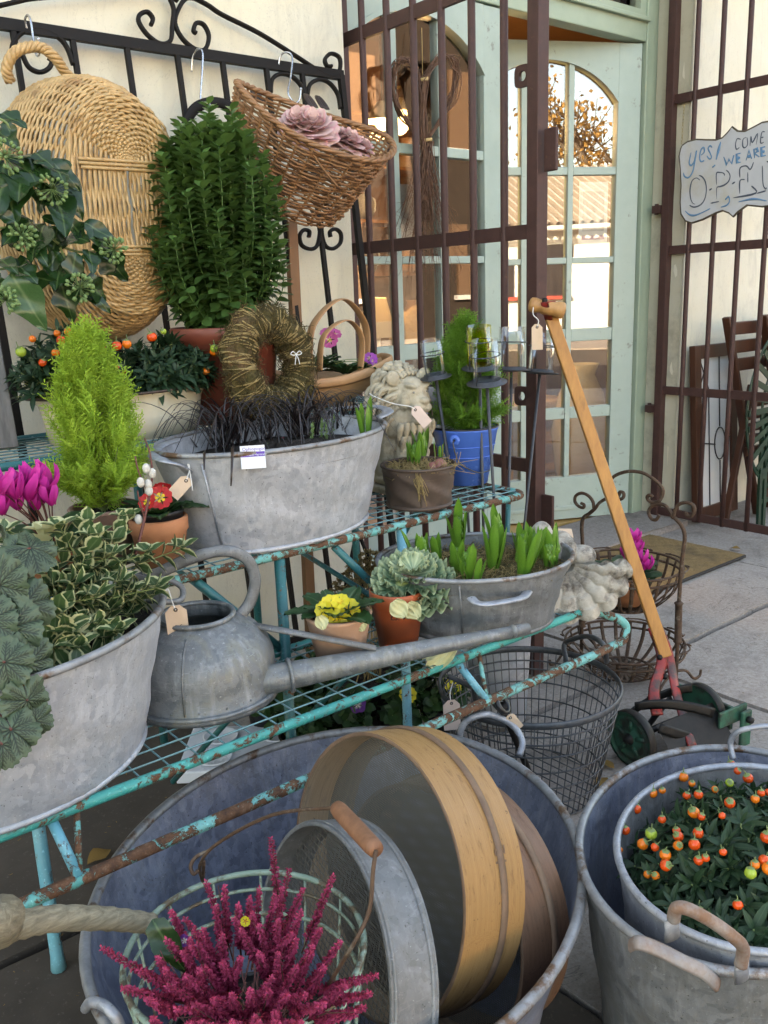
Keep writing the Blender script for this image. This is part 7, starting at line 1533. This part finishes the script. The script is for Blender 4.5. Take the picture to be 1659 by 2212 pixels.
bb = [(1350, 661, 'o'), (1381, 684, 'o'), (1237, 719, 'o'), (1273, 710, 'o'), (1465, 706, 'o'), (1362, 729, 'r'), (1518, 682, 'g'), (1547, 639, 'r'), (1525, 618, 'r'), (1586, 665, 'r'), (1519, 755, 'r'), (1634, 719, 'r'), (1612, 741, 'o'), (1415, 805, 'r'), (1404, 865, 'r'), (1491, 802, 'r'), (1232, 868, 'g'), (1201, 906, 'o'), (1246, 917, 'r'), (1116, 927, 'o'), (1284, 945, 'o'), (1331, 911, 'o'), (1331, 877, 'r'), (1390, 907, 'r'), (1431, 956, 'r'), (1218, 1017, 'o'), (1248, 1021, 'o'), (1286, 983, 'r'), (1595, 1011, 'g'), (1645, 965, 'r'), (1549, 1128, 'r'), (1654, 880, 'r'), (1659, 717, 'r'), (1272, 815, 'r'), (1178, 777, 'r'), (1325, 857, 'r'), (1404, 1150, 'r'), (1660, 995, 'o'), (1612, 980, 'o'), (1405, 725, 'r'), (1495, 935, 'r'), (1405, 965, 'r'), (1138, 855, 'r'), (1388, 790, 'o')]
bp = []
for x, y, k in bb:
    D_x, D_y = c6(x, y); p = onZ(D_x, D_y, .335); q = rotz(-R(12))[:2, :2]@(p[:2]-c2); rho = min(1, math.hypot(q[0]/.205, q[1]/.16)); p = onZ(D_x, D_y, .235+.125*(1-.5*rho**2)+.012); bp.append((p, {'o': 'berry_orange', 'r': 'berry', 'g': 'berry_green'}[k]))
berries(t, bp, .0078)
# ---------------------------------------------------------------- wire basket with tools
c = np.array([1.357, 1.205]); t = thing('wire_basket', 'round grey wire basket with two handles standing under the stand end', 'basket', (c[0], c[1], .003)); zr, r1, r0 = .242, .196, .150
obj('rim', MB().tube([(c[0]+r1*math.cos(q), c[1]+r1*math.sin(q), zr) for q in np.arange(64)/64*2*PI], 1, 8, closed=True, flat=(.0035, .008), up=(0, 0, 1)), X.wire_grey, t)
rad = lambda z: r0+(r1-r0)*(z/zr)
for z in (.006, .045, .085, .125, .165, .195, .215): obj('hoop', MB().tube([(c[0]+rad(z)*math.cos(q), c[1]+rad(z)*math.sin(q), z) for q in np.arange(56)/56*2*PI], .0019, 6, closed=True), X.wire_grey, t)
wb = MB().tube([(rad(z), 0, z) for z in (.005, .12, zr)], .0012, 5).mesh('upright', X.wire_grey)
for k in range(64): link('upright', wb, t, rotz(k/64*2*PI), (0, 0, -.003))
for k in range(12): x = -.14+.28*k/11; h = math.sqrt(max(0, .148**2-x*x)); obj('floor_wire', MB().tube([(c[0]+x, c[1]-h, .006), (c[0]+x, c[1]+h, .006)], .0015, 5), X.wire_grey, t)
P = [onZ(1228, 1442, zr), onZ(1218, 1412, zr)+[0, 0, .02], onY(1240, 1380, 1.23), onY(1275, 1375, 1.18), onY(1305, 1395, 1.13), onZ(1310, 1430, zr)]; obj('handle', MB().tube(smooth_path(P, 6), 1, 8, flat=(.006, .006)), X.wire_grey, t)
P = [onZ(968, 1460, zr), onZ(1000, 1475, zr-.01), onZ(1050, 1500, zr), onZ(1085, 1535, zr+.005), onZ(1110, 1560, zr)]; obj('handle', MB().tube(smooth_path(P, 6), 1, 8, flat=(.010, .004), up=(0, 0, 1)), X.wire_grey, t)
t = thing('ring_handled_tool', 'black tool with a ring handle leaning in front of the wire basket', 'tool', onZ(1165, 1730, .01)); a = onY(1085, 1524, 1.055); b = onZ(1160, 1712, .02)
obj('shaft', MB().tube([a, a+(b-a)*.5, b], [.0085, .0065, .0075], 10), X.iron_black, t); f_ = frame((.4, -.75, .55), (0, 0, 1)); P = [a+np.array([0, 0, .004])+(f_[:, 0]*math.cos(q)+f_[:, 2]*math.sin(q))*.018 for q in np.arange(28)/28*2*PI]; obj('ring', MB().tube(P, .0052, 8, closed=True), X.plastic_black, t)
price_tag('price_tag', 'pale tag hanging on string at the left rim of the wire basket', onY(975, 1512, 1.19), (0, 0, -1), (-.5, -.8, .1), .034, .062, X.paper_pink, tie=[onY(972, 1498, 1.20), onY(978, 1475, 1.21)], marks=1); price_tag('price_tag', 'small card tag tied to the ring handled tool', onY(1098, 1545, 1.04), (.6, -.1, -.8), (-.5, -.8, .1), .020, .038, tie=[onY(1092, 1538, 1.045), onY(1085, 1535, 1.05)], marks=0)
# ---------------------------------------------------------------- white bucket holding tea-light stakes
c = np.array([1.545, 1.475]); t = thing('white_bucket', 'tall white plastic bucket behind the wire basket', 'bucket', (c[0], c[1], .002)); pot(t, c, .002, .34, .070, .090, X.plastic_white, 0, .002); obj('rim_band', MB().tube([(c[0]+.091*math.cos(q), c[1]+.091*math.sin(q), .335) for q in np.arange(40)/40*2*PI], .003, 6, closed=True), X.plastic_white, t)
def stake(px, py, yy, w_, h_, dx, label, gm, foot):
    top = onY(px, py, yy); rr = w_/F_PX*np.linalg.norm(top-EYE)*.5; hh = h_/F_PX*np.linalg.norm(top-EYE); base = np.array([c[0]+foot[0], c[1]+foot[1], .02]); ax = nrm(top-base); M_ = frame(ax, (0, -1, 0)); M_ = np.stack([M_[:, 0], M_[:, 2], M_[:, 1]], 1); M_[:, 1] *= 1
    t = thing('glass_stake', label, 'candle holder', base, 'glass candle holders on grey stakes'); loc = top-base
    f = lambda mb: mb.xf(M_, loc)
    obj('rod', MB().tube([(0, 0, 0), loc*.5, loc], .0036, 8), X.grey_paint, t, world=False)
    obj('saucer', f(MB().lathe([(0, -.002), (rr*1.45, .002), (rr*1.5, .004), (rr*1.1, .003), (rr*1.08, .011), (rr*1.02, .011), (rr*1.02, .003), (0, .002)], 32)), X.grey_paint, t, world=False)
    obj('glass', f(MB().lathe([(rr*.93, .004), (rr, .006), (rr, hh), (rr*.94, hh), (rr*.93, .006)], 32)), gm, t, world=False)
    obj('guard_ring', f(MB().tube([(rr*1.09*math.cos(q), rr*1.09*math.sin(q), hh*.66) for q in np.arange(32)/32*2*PI], .0013, 6, closed=True)), X.grey_paint, t, world=False)
    for s_ in (-1, 1): obj('guard_post', f(MB().tube([(s_*rr*1.09, 0, .004), (s_*rr*1.09, 0, hh*.66)], .0013, 6)), X.grey_paint, t, world=False)
stake(942, 818, 1.50, 46, 82, 0, 'clear glass candle holder, leftmost, beside the lion', X.jar_glass, (-.03, .02)); stake(1036, 798, 1.43, 52, 92, 0, 'yellow glass candle holder in front of the small cypress', X.jar_yellow, (-.01, .03)); stake(1052, 830, 1.385, 58, 95, 0, 'clear glass candle holder nearest us in the cluster', X.jar_glass, (.0, -.03))
stake(1105, 802, 1.50, 56, 92, 0, 'clear glass candle holder beside the grille post', X.jar_glass, (.02, .0)); stake(1166, 808, 1.50, 52, 88, 0, 'clear glass candle holder leaning right, half behind the wooden shaft', X.jar_glass, (.04, .01)); stake(992, 805, 1.56, 44, 80, 0, 'clear glass candle holder behind the cypress foliage', X.jar_glass, (-.02, .05))
# ---------------------------------------------------------------- push mower
t = thing('push_mower', 'old push mower with a long wooden shaft, red straps and green side wheels', 'lawn mower', (1.69, 1.08, 0)); top = onY(1192, 690, 1.47); low = onY(1432, 1402, 1.16)
dS = nrm(low-top); sh_ = MB(); fr_ = frame(dS, (-.5, -.8, .2)); L = np.linalg.norm(low-top)
obj('shaft', sh_.bar(top-dS*.02, low+dS*.02, .030, .020, (-.62, -.78, .1)), X.wood_shaft, t, smooth=False, bevel=.003)
ha, hb_ = onY(1142, 657, 1.50), onY(1222, 672, 1.43); hd = hb_-ha; pr = [0, .02, .06, .18, .34, .36, .5, .64, .66, .82, .92, .98, 1.0]; rr = [.004, .010, .0135, .0145, .0115, .0135, .0138, .0135, .0125, .0155, .0155, .012, .003]
obj('handle', MB().tube([ha+hd*f for f in pr], np.array(rr)*1.30, 18), X.wood_handle, t); obj('handle_strap', MB().tube([top+[-.012, 0, .0]+hd*.0, onY(1176, 655, 1.455), onY(1192, 652, 1.455), top+[.012, 0, 0]], 1, 8, flat=(.010, .003)), X.red_paint, t); obj('bolt', MB().tube([onY(1177, 654, 1.462), onY(1177, 645, 1.464)], .007, 6), X.dark_steel, t)
wd = nrm(np.array([.96, -.12, 0])); fwv = np.cross((0, 0, 1), wd)
m1 = low+dS*.0
for off, mid, end in ((.012, onY(1462, 1500, 1.09), onY(1497, 1615, 1.0)), (-.012, onY(1413, 1490, 1.12), onY(1420, 1545, 1.09))):
    P = smooth_path([low-dS*.06+wd*off*.6, low+dS*.02+wd*off, mid, end], 6); obj('strap', MB().tube(P, 1, 8, flat=(.0145, .0028), up=tuple(-fwv*.3+wd*(1 if off > 0 else -1)*.2+np.array([-.5, -.7, .3]))), X.red_paint, t)
for px, py in ((1425, 1420), (1436, 1462), (1417, 1525)): p = onY(px, py, 1.135); obj('bolt', MB().tube([p, p-ray(px, py)*.014], .0075, 6), X.dark_steel, t)
def wheel(cc, name, flip):
    M_ = np.stack([fwv*(-1 if flip else 1), np.array([0, 0, 1.]), wd*(-1 if flip else 1)], 1); f = lambda mb: mb.xf(M_*.68, cc)
    w_ = obj(name, f(MB().lathe([(0, .010), (.03, .012), (.034, .006), (.060, .005), (.064, .009), (.070, .009), (.074, .003), (.084, .003), (.088, .012), (.094, .014), (.096, .0), (.094, -.014), (.085, -.006), (0, -.004)], 48)), X.green_paint, t)
    obj('tread', f(MB().lathe([(.0945, -.016), (.098, -.014), (.098, .014), (.0945, .016)], 48)), X.dark_steel, w_); obj('hub', f(MB().lathe([(0, .030), (.010, .028), (.018, .016), (.022, .008)], 20)), X.dark_steel, w_)
    for k in range(5): a = k/5*6.283+.3; obj('spoke', f(MB().bar((.028*math.cos(a), .028*math.sin(a), .008), (.066*math.cos(a), .066*math.sin(a), .008), .014, .008, (0, 0, 1))), X.green_paint, w_)
wc = onZ(1362, 1652, 0)*[1, 1, 0]+np.array([0, 0, .068]); wheel(wc, 'side_wheel', True); wheel(wc+wd*.24, 'side_wheel', False)
for k in range(5):
    P = []
    for f in np.linspace(0, 1, 14): a = k*2*PI/5+f*1.5; P.append(wc+wd*(.03+.18*f)+fwv*.065*math.cos(a)+np.array([0, 0, .065*math.sin(a)]))
    obj('blade', MB().tube(P, 1, 6, flat=(.012, .0016), up=tuple(fwv)), X.dark_steel, t)
obj('axle', MB().tube([wc, wc+wd*.24], .008, 8), X.dark_steel, t); obj('roller', MB().tube([wc+wd*.02-fwv*.10-[0, 0, .075], wc+wd*.22-fwv*.10-[0, 0, .075]], .024, 14), X.dark_steel, t)
Mf = np.stack([wd, -fwv, np.array([0, 0, 1.])], 1)
obj('frame_plate', MB().box((-.006, -.11, -.03), (.006, .06, .03)).xf(Mf, wc+wd*.28-[0, 0, .01]), X.green_paint, t, smooth=False, bevel=.003); obj('frame_plate', MB().box((-.05, -.004, -.02), (.05, .004, .02)).xf(Mf, wc+wd*.26-fwv*.075+[0, 0, .01]), X.green_paint, t, smooth=False, bevel=.003); obj('adjuster', MB().box((-.018, -.005, -.075), (.018, .005, .02)).xf(Mf, wc+wd*.29-fwv*.09+[0, 0, .0]), X.green_paint, t, smooth=False, bevel=.004); obj('adjuster_bolt', MB().tube([wc+wd*.29-fwv*.093, wc+wd*.29-fwv*.108], .008, 6), X.dark_steel, t)
obj('grass_deflector', MB().grid(lambda u, v: wc+wd*(.04+.20*u)-fwv*(.035+.075*v)+np.array([0, 0, .035-.085*v]), 6, 8), X.dark_steel, t)
price_tag('price_tag', 'tan card tag hanging from the mower\'s wooden handle', onY(1160, 700, 1.44), (0, 0, -1), (-.6, -.8, 0), .026, .060, tie=[onY(1163, 692, 1.44), onY(1152, 680, 1.45), onY(1152, 664, 1.46)], marks=0)
# ---------------------------------------------------------------- rusty iron plant stand with two wire baskets
XI = 2.0; t = thing('iron_plant_stand', 'rusty wrought iron plant stand with scroll top and two wire baskets', 'plant stand', (XI, 1.42, 0))
def q2(x, y): return ((1750+x*.4747)/1.4756, (1400+y*.4747)/1.4756)
def ipath(pts, r=.0048, n=5, name='scroll', dx=0.): obj(name, MB().tube(smooth_path([onX(*q2(*p), XI+dx) for p in pts], n), r, 8), X.rust_bare, t)
ipath([(475, 405), (500, 390), (500, 360), (475, 355), (470, 375), (450, 400), (425, 350), (410, 300), (430, 255), (490, 225), (560, 215), (640, 230), (710, 275), (755, 320), (765, 360), (745, 410), (700, 425), (668, 410), (660, 385), (680, 375), (695, 388)], name='top_arch'); ipath([(440, 400), (455, 440), (470, 500), (430, 470), (400, 440)], name='scroll')
ipath([(740, 510), (720, 540), (690, 535), (668, 490), (690, 450), (730, 435), (780, 445), (815, 490), (835, 530), (845, 480), (870, 440), (920, 425), (965, 440), (978, 480), (955, 515), (925, 510), (920, 490)], name='scroll'); ipath([(215, 430), (235, 440), (230, 460), (200, 450), (175, 420), (180, 380), (220, 362), (265, 380), (295, 420), (305, 470), (335, 430), (380, 400)], name='scroll')
ipath([(305, 470), (270, 500), (230, 530), (220, 600), (225, 700), (225, 1000), (220, 1270), (218, 1480)], .0055, name='upright'); ipath([(845, 530), (890, 580), (912, 650), (900, 760), (885, 900), (878, 1010), (868, 1200), (862, 1400), (850, 1620)], .0055, name='upright')
for pts in ([(222, 1180), (222, 1260)], [(872, 1090), (865, 1370)]): P = [onX(*q2(*p), XI) for p in pts]; obj('baluster', MB().tube([P[0]+(P[1]-P[0])*f for f in (0, .04, .08, .5, .92, .96, 1)], [.008, .013, .0095, .0095, .0095, .013, .008], 12), X.rust_bare, t)
def wire_bowl(cc, r1, r0, h, nrib, nm):
    e = bpy.data.objects.new(nm, None); COL.objects.link(e); e.parent = t; e.location = tuple(rel(t, cc))
    for f in (0, 1): 
        for dz in ((0, .02) if f else (0,)): r_ = r0+(r1-r0)*f; obj('hoop', MB().tube([(r_*math.cos(q), r_*math.sin(q), h*f-dz) for q in np.arange(40)/40*2*PI], .0035, 6, closed=True), X.rust_bare, e, world=False)
    for k in range(nrib): q = k/nrib*2*PI; d = np.array([math.cos(q), math.sin(q), 0]); obj('rib', MB().tube(smooth_path([d*r0*.2+[0, 0, -.005], d*r0, d*(r0+(r1-r0)*.75)+[0, 0, h*.45], d*r1+[0, 0, h]], 4), 1, 6, flat=(.0055, .0016)), X.rust_bare, e, world=False)
    for k in range(8):
        q = (k+.5)/8*2*PI; d = np.array([math.cos(q), math.sin(q), 0]); s_ = np.array([-math.sin(q), math.cos(q), 0]); P = [d*(r1+.014*math.sin(f*PI))+s_*(f-.5)*.075+[0, 0, h+.004] for f in np.linspace(0, 1, 8)]; P = [P[0]+d*.012-s_*-.008]+P+[P[-1]+d*.012+s_*-.008]; obj('edge_scroll', MB().tube(smooth_path(P, 3), .0024, 5), X.rust_bare, e, world=False)
ub = onX(*q2(580, 880), XI); wire_bowl((XI, 1.418, ub[2]-.105), .150, .075, .115, 26, 'upper_basket'); wire_bowl((XI, 1.418, .012), .165, .085, .085, 24, 'lower_basket')
for sx in (-1, 1):
    for yy in (1.25, 1.585): obj('foot', MB().tube(smooth_path([(XI, yy, .06), (XI+sx*.05, yy, .045), (XI+sx*.09, yy, .01), (XI+sx*.12, yy, .008), (XI+sx*.125, yy, .025)], 4), .004, 6), X.rust_bare, t)
t = thing('potted_cyclamen', 'bright pink cyclamen in the upper basket of the rusty iron stand', 'potted plant', (XI, 1.42, ub[2]-.10), 'magenta cyclamens'); zc = ub[2]-.02
pot(t, (XI, 1.42), ub[2]-.10, zc, .05, .065, X.terracotta, .25, .005, zc-.012); cyclamen(t, (XI, 1.42), zc-.012, [(onX(px, py, XI-.02), s_) for px, py, s_ in ((1352, 1172, 1), (1372, 1168, 1.1), (1362, 1188, 1.1), (1378, 1190, 1), (1390, 1215, 1.1), (1372, 1205, 1), (1385, 1232, 1), (1400, 1226, 1), (1360, 1222, 1), (1350, 1200, .9))], .034, 20, 15, .11, .058)
# ---------------------------------------------------------------- door mat
t = thing('door_mat', 'rectangular brown coir mat on the paving before the doorway', 'mat', (2.93, 1.97, .005)); m = MB().grid(lambda u, v: (2.60+.65*u, 1.745+.45*v, .017+.0015*math.sin(u*60)*math.sin(v*41)), 60, 40); obj('pile', m, X.coir, t); obj('backing', MB().box((2.597, 1.742, .004), (3.253, 2.198, .0155)), X.rubber, t, smooth=False, bevel=.002)
# ---------------------------------------------------------------- things stored behind the right grille
t = thing('leaded_window', 'brown wooden window frame with leaded white glass leaning behind the right gate', 'window frame', (3.72, 2.20, 0)); til = rotx(R(-4)); bs_ = np.array([3.585, 2.165, .01])
for nm, a, b in (('frame_bar', (0, 0, 0), (.05, .03, .80)), ('frame_bar', (.30, 0, 0), (.35, .03, .80)), ('frame_bar', (.05, 0, .74), (.30, .03, .80)), ('frame_bar', (.05, 0, 0), (.30, .03, .06))): obj(nm, MB().box(a, b).xf(til, bs_), X.wood_chair, t, smooth=False, bevel=.002)
obj('pane', MB().box((.05, .012, .06), (.30, .016, .74)).xf(til, bs_), X.white_wall, t, smooth=False)
for a, b in (((.05, .74), (.12, .60)), ((.12, .74), (.05, .62)), ((.12, .6), (.12, .06)), ((.21, .74), (.21, .42)), ((.21, .26), (.21, .06)), ((.05, .36), (.17, .34)), ((.25, .36), (.3, .36))): obj('lead', MB().tube([(a[0], .009, a[1]), (b[0], .009, b[1])], .003, 5).xf(til, bs_), X.ink, t)
obj('lead', MB().tube([(.21+.045*math.cos(q), .009, .34+.075*math.sin(q)) for q in np.arange(24)/24*2*PI], .003, 5, closed=True).xf(til, bs_), X.ink, t)
def fold_chair(x, y, ln, label):
    t = thing('folding_chair', label, 'chair', (x, y, 0), 'folded wooden chairs'); sl = math.tan(ln)
    for k, s_ in enumerate((0, .40)):
        obj('leg', MB().bar((x+s_+.28, y-.07, .004), (x+s_-.02, y-.03, .93), .022, .036, (0, -1, 0)), X.wood_chair, t, smooth=False, bevel=.004); obj('leg', MB().bar((x+s_+.02, y-.055, .004), (x+s_+.2, y-.045, .62), .02, .032, (0, -1, 0)), X.wood_chair, t, smooth=False, bevel=.004)
    for z in (.88, .80, .72): xo = x+.28*(1-z/.93)-.01; obj('back_slat', MB().box((xo, y-.05, z-.028), (xo+.40, y-.035, z+.028)), X.wood_chair, t, smooth=False, bevel=.003)
    for k in range(5): z = .30+.055*k; obj('seat_slat', MB().box((x+.14, y-.075, z), (x+.52, y-.06, z+.04)), X.wood_chair, t, smooth=False, bevel=.003)
fold_chair(3.66, 2.14, .3, 'dark folded wooden slatted chair, left one, behind the right gate'); fold_chair(3.88, 2.09, .3, 'dark folded wooden slatted chair behind the green table top')
t = thing('green_table', 'round green slatted metal table top tipped upright behind the right gate', 'table', (4.0, 1.98, 0)); cT2 = np.array([3.955, 1.95, .53]); 
for r_ in (.385, .26, .07): obj('hoop', MB().tube([cT2+[r_*math.cos(q), 0, r_*math.sin(q)] for q in np.arange(64)/64*2*PI], 1, 6, closed=True, flat=(.011, .004), up=(0, -1, 0)), X.green_table, t)
for k in range(34): a = k/34*2*PI; d = np.array([math.cos(a), 0, math.sin(a)]); obj('slat', MB().bar(cT2+d*.08-[0, .006, 0], cT2+d*.38-[0, .006, 0], .026, .004, (0, -1, 0)), X.green_table, t, smooth=False)
for x in (3.70, 3.74, 4.25): obj('leg', MB().bar((x, 1.935, .003), (x+.03, 1.965, .52), .022, .012, (0, -1, 0)), X.green_table, t, smooth=False)
for z in (.12, .26): obj('stretcher', MB().bar((3.70, 1.945, z), (4.26, 1.945, z), .02, .01, (0, -1, 0)), X.green_table, t, smooth=False)
P = [(3.90, 1.99, .86), (3.93, 1.99, .92), (3.99, 1.99, .96), (4.06, 1.99, .96), (4.1, 1.99, .93)]; obj('scroll', MB().tube(smooth_path(P, 5), .009, 8), X.green_table, t); obj('scroll', MB().tube([(4.02+.05*math.cos(q)*(1-q/12), 1.985, .90+.05*math.sin(q)*(1-q/12)) for q in np.linspace(0, 9, 30)], .006, 6), X.green_table, t)
# ---------------------------------------------------------------- bedding plants and tray under the stand
t = thing('seed_tray', 'white moulded plastic plant tray on the floor under the stand', 'tray', (.96, 1.73, .003)); m = MB().box((-.15, -.11, .0), (.15, .11, .03)); obj('tray_body', m.xf(rotz(R(-38)), np.array([.945, 1.735, .004])), X.plastic_white, t, smooth=False, bevel=.004)
for sx in (-.07, .07):
    for sy in (-.05, .05): p = rotz(R(-38))@np.array([sx, sy, 0])+[.945, 1.735, .036]; obj('cell', MB().lathe([(.042, 0), (.044, .004), (.040, .004), (.036, .001), (0, .0012)], 24, c=p), X.plastic_white, t)
g_ = np.random.default_rng(71); spots = [(1.02, 1.62), (1.10, 1.72), (1.13, 1.58), (1.22, 1.68), (1.25, 1.54), (1.34, 1.63), (1.20, 1.80), (1.32, 1.76), (1.05, 1.82), (1.36, 1.50), (1.42, 1.72)]
cols = ['nearest the white tray', 'second back from the white tray', 'close to the middle leg', 'in the middle of the group', 'just behind the wire basket edge', 'right of the middle', 'at the back of the group', 'back right of the group', 'back left of the group', 'beside the wire basket', 'at the far right of the group']
for k, (x, y) in enumerate(spots):
    t = thing('bedding_plant', 'dark bedding plant under the stand, '+cols[k], 'potted plant', (x, y, .003), 'bedding plants under the stand'); pot(t, (x, y), .003, .085, .034, .046, X.plastic_black, 0, .002, .078, 24); rosette_dome(t, (x, y), .08, .075, .075, .10, 0, 26, (.030, .045), X.leaf_dark, L_ROUND, 6)
    if k in (4, 9): link('flower', FL_Y, t, frame((.2, .5, .8), (-.4, -.7, .5)), (.0, -.05, .15), .024)
    if k in (2,): link('flower', FL_VIOLA, t, frame((.2, .5, .8), (-.4, -.7, .5)), (.0, -.05, .15), .022)
t = thing('purple_pot', 'small purple plastic pot among the bedding plants under the stand', 'pot', (*onZ(862, 1490, .06)[:2], .003)); p = onZ(862, 1500, .06); pot(t, p[:2], .003, .09, .034, .05, X.plastic_purple, 0, .002, .07, 24)
# ---------------------------------------------------------------- driftwood and fallen leaves
P = smooth_path([np.array([-.30, 1.02, .03]), np.array([-.08, 1.06, .16]), EYE+ray(-60, 2030)*1.02, EYE+ray(0, 2005)*1.03, EYE+ray(40, 1998)*1.04, EYE+ray(110, 1985)*1.055, EYE+ray(200, 1983)*1.08, EYE+ray(270, 1988)*1.10, EYE+ray(330, 1996)*1.12], 6); t = thing('driftwood_branch', 'bare weathered branch jutting in from the left to the large bath', 'branch', P[-1]); rr = np.interp(np.linspace(0, 1, len(P)), [0, .36, .48, .7, 1], [.026, .021, .0145, .013, .011])*(1+.06*np.sin(np.arange(len(P))*2.3)); obj('limb', MB().tube(P, rr, 14), X.driftwood, t); obj('twig_stub', MB().tube([EYE+ray(15, 1990)*1.03, EYE+ray(5, 1950)*1.03], [.014, .006], 10), X.driftwood, t)
AUT = leaf_tpl(1, .75, 6, .15, .2, .5, wave=.05); lm = MB().inst(AUT, [np.eye(3)], [np.zeros(3)], [1.], [.5]).mesh('leaf_blade', X.leaf_brown)
for px, py, s_, lb in ((228, 1822, .055, 'orange brown dead leaf on the floor behind the large bath'), (1285, 1640, .035, 'dead leaf on the floor seen through the wire basket'), (1590, 1184, .045, 'pale dead leaf on the paving by the mat corner'), (1290, 1672, .04, 'dead leaf beside the push mower wheel')):
    t = thing('dead_leaf', lb, 'leaf', onZ(px, py, .008), 'dead leaves on the floor'); link('leaf_blade', lm, t, rotz(px)@rotx(.15), (0, -s_/2, 0), s_)
# grit, soil and scraps of leaf on the paving
g_ = np.random.default_rng(91); m = MB(); n = 900; pts = np.stack([g_.uniform(.0, 3.4, n), g_.uniform(.3, 2.2, n), np.full(n, .004)], 1)
m.inst(leaf_tpl(1, .6, 1, .3, .1, .5, .5, .5), [rotz(g_.random()*6)@rotx(g_.normal(0, .5)) for _ in range(n)], pts, g_.uniform(.002, .008, n)); o_ = obj('floor_litter', m, X.leaf_brown, kind='stuff'); o_['label'] = 'scraps of leaf and soil scattered on the paving'; o_['category'] = 'litter'
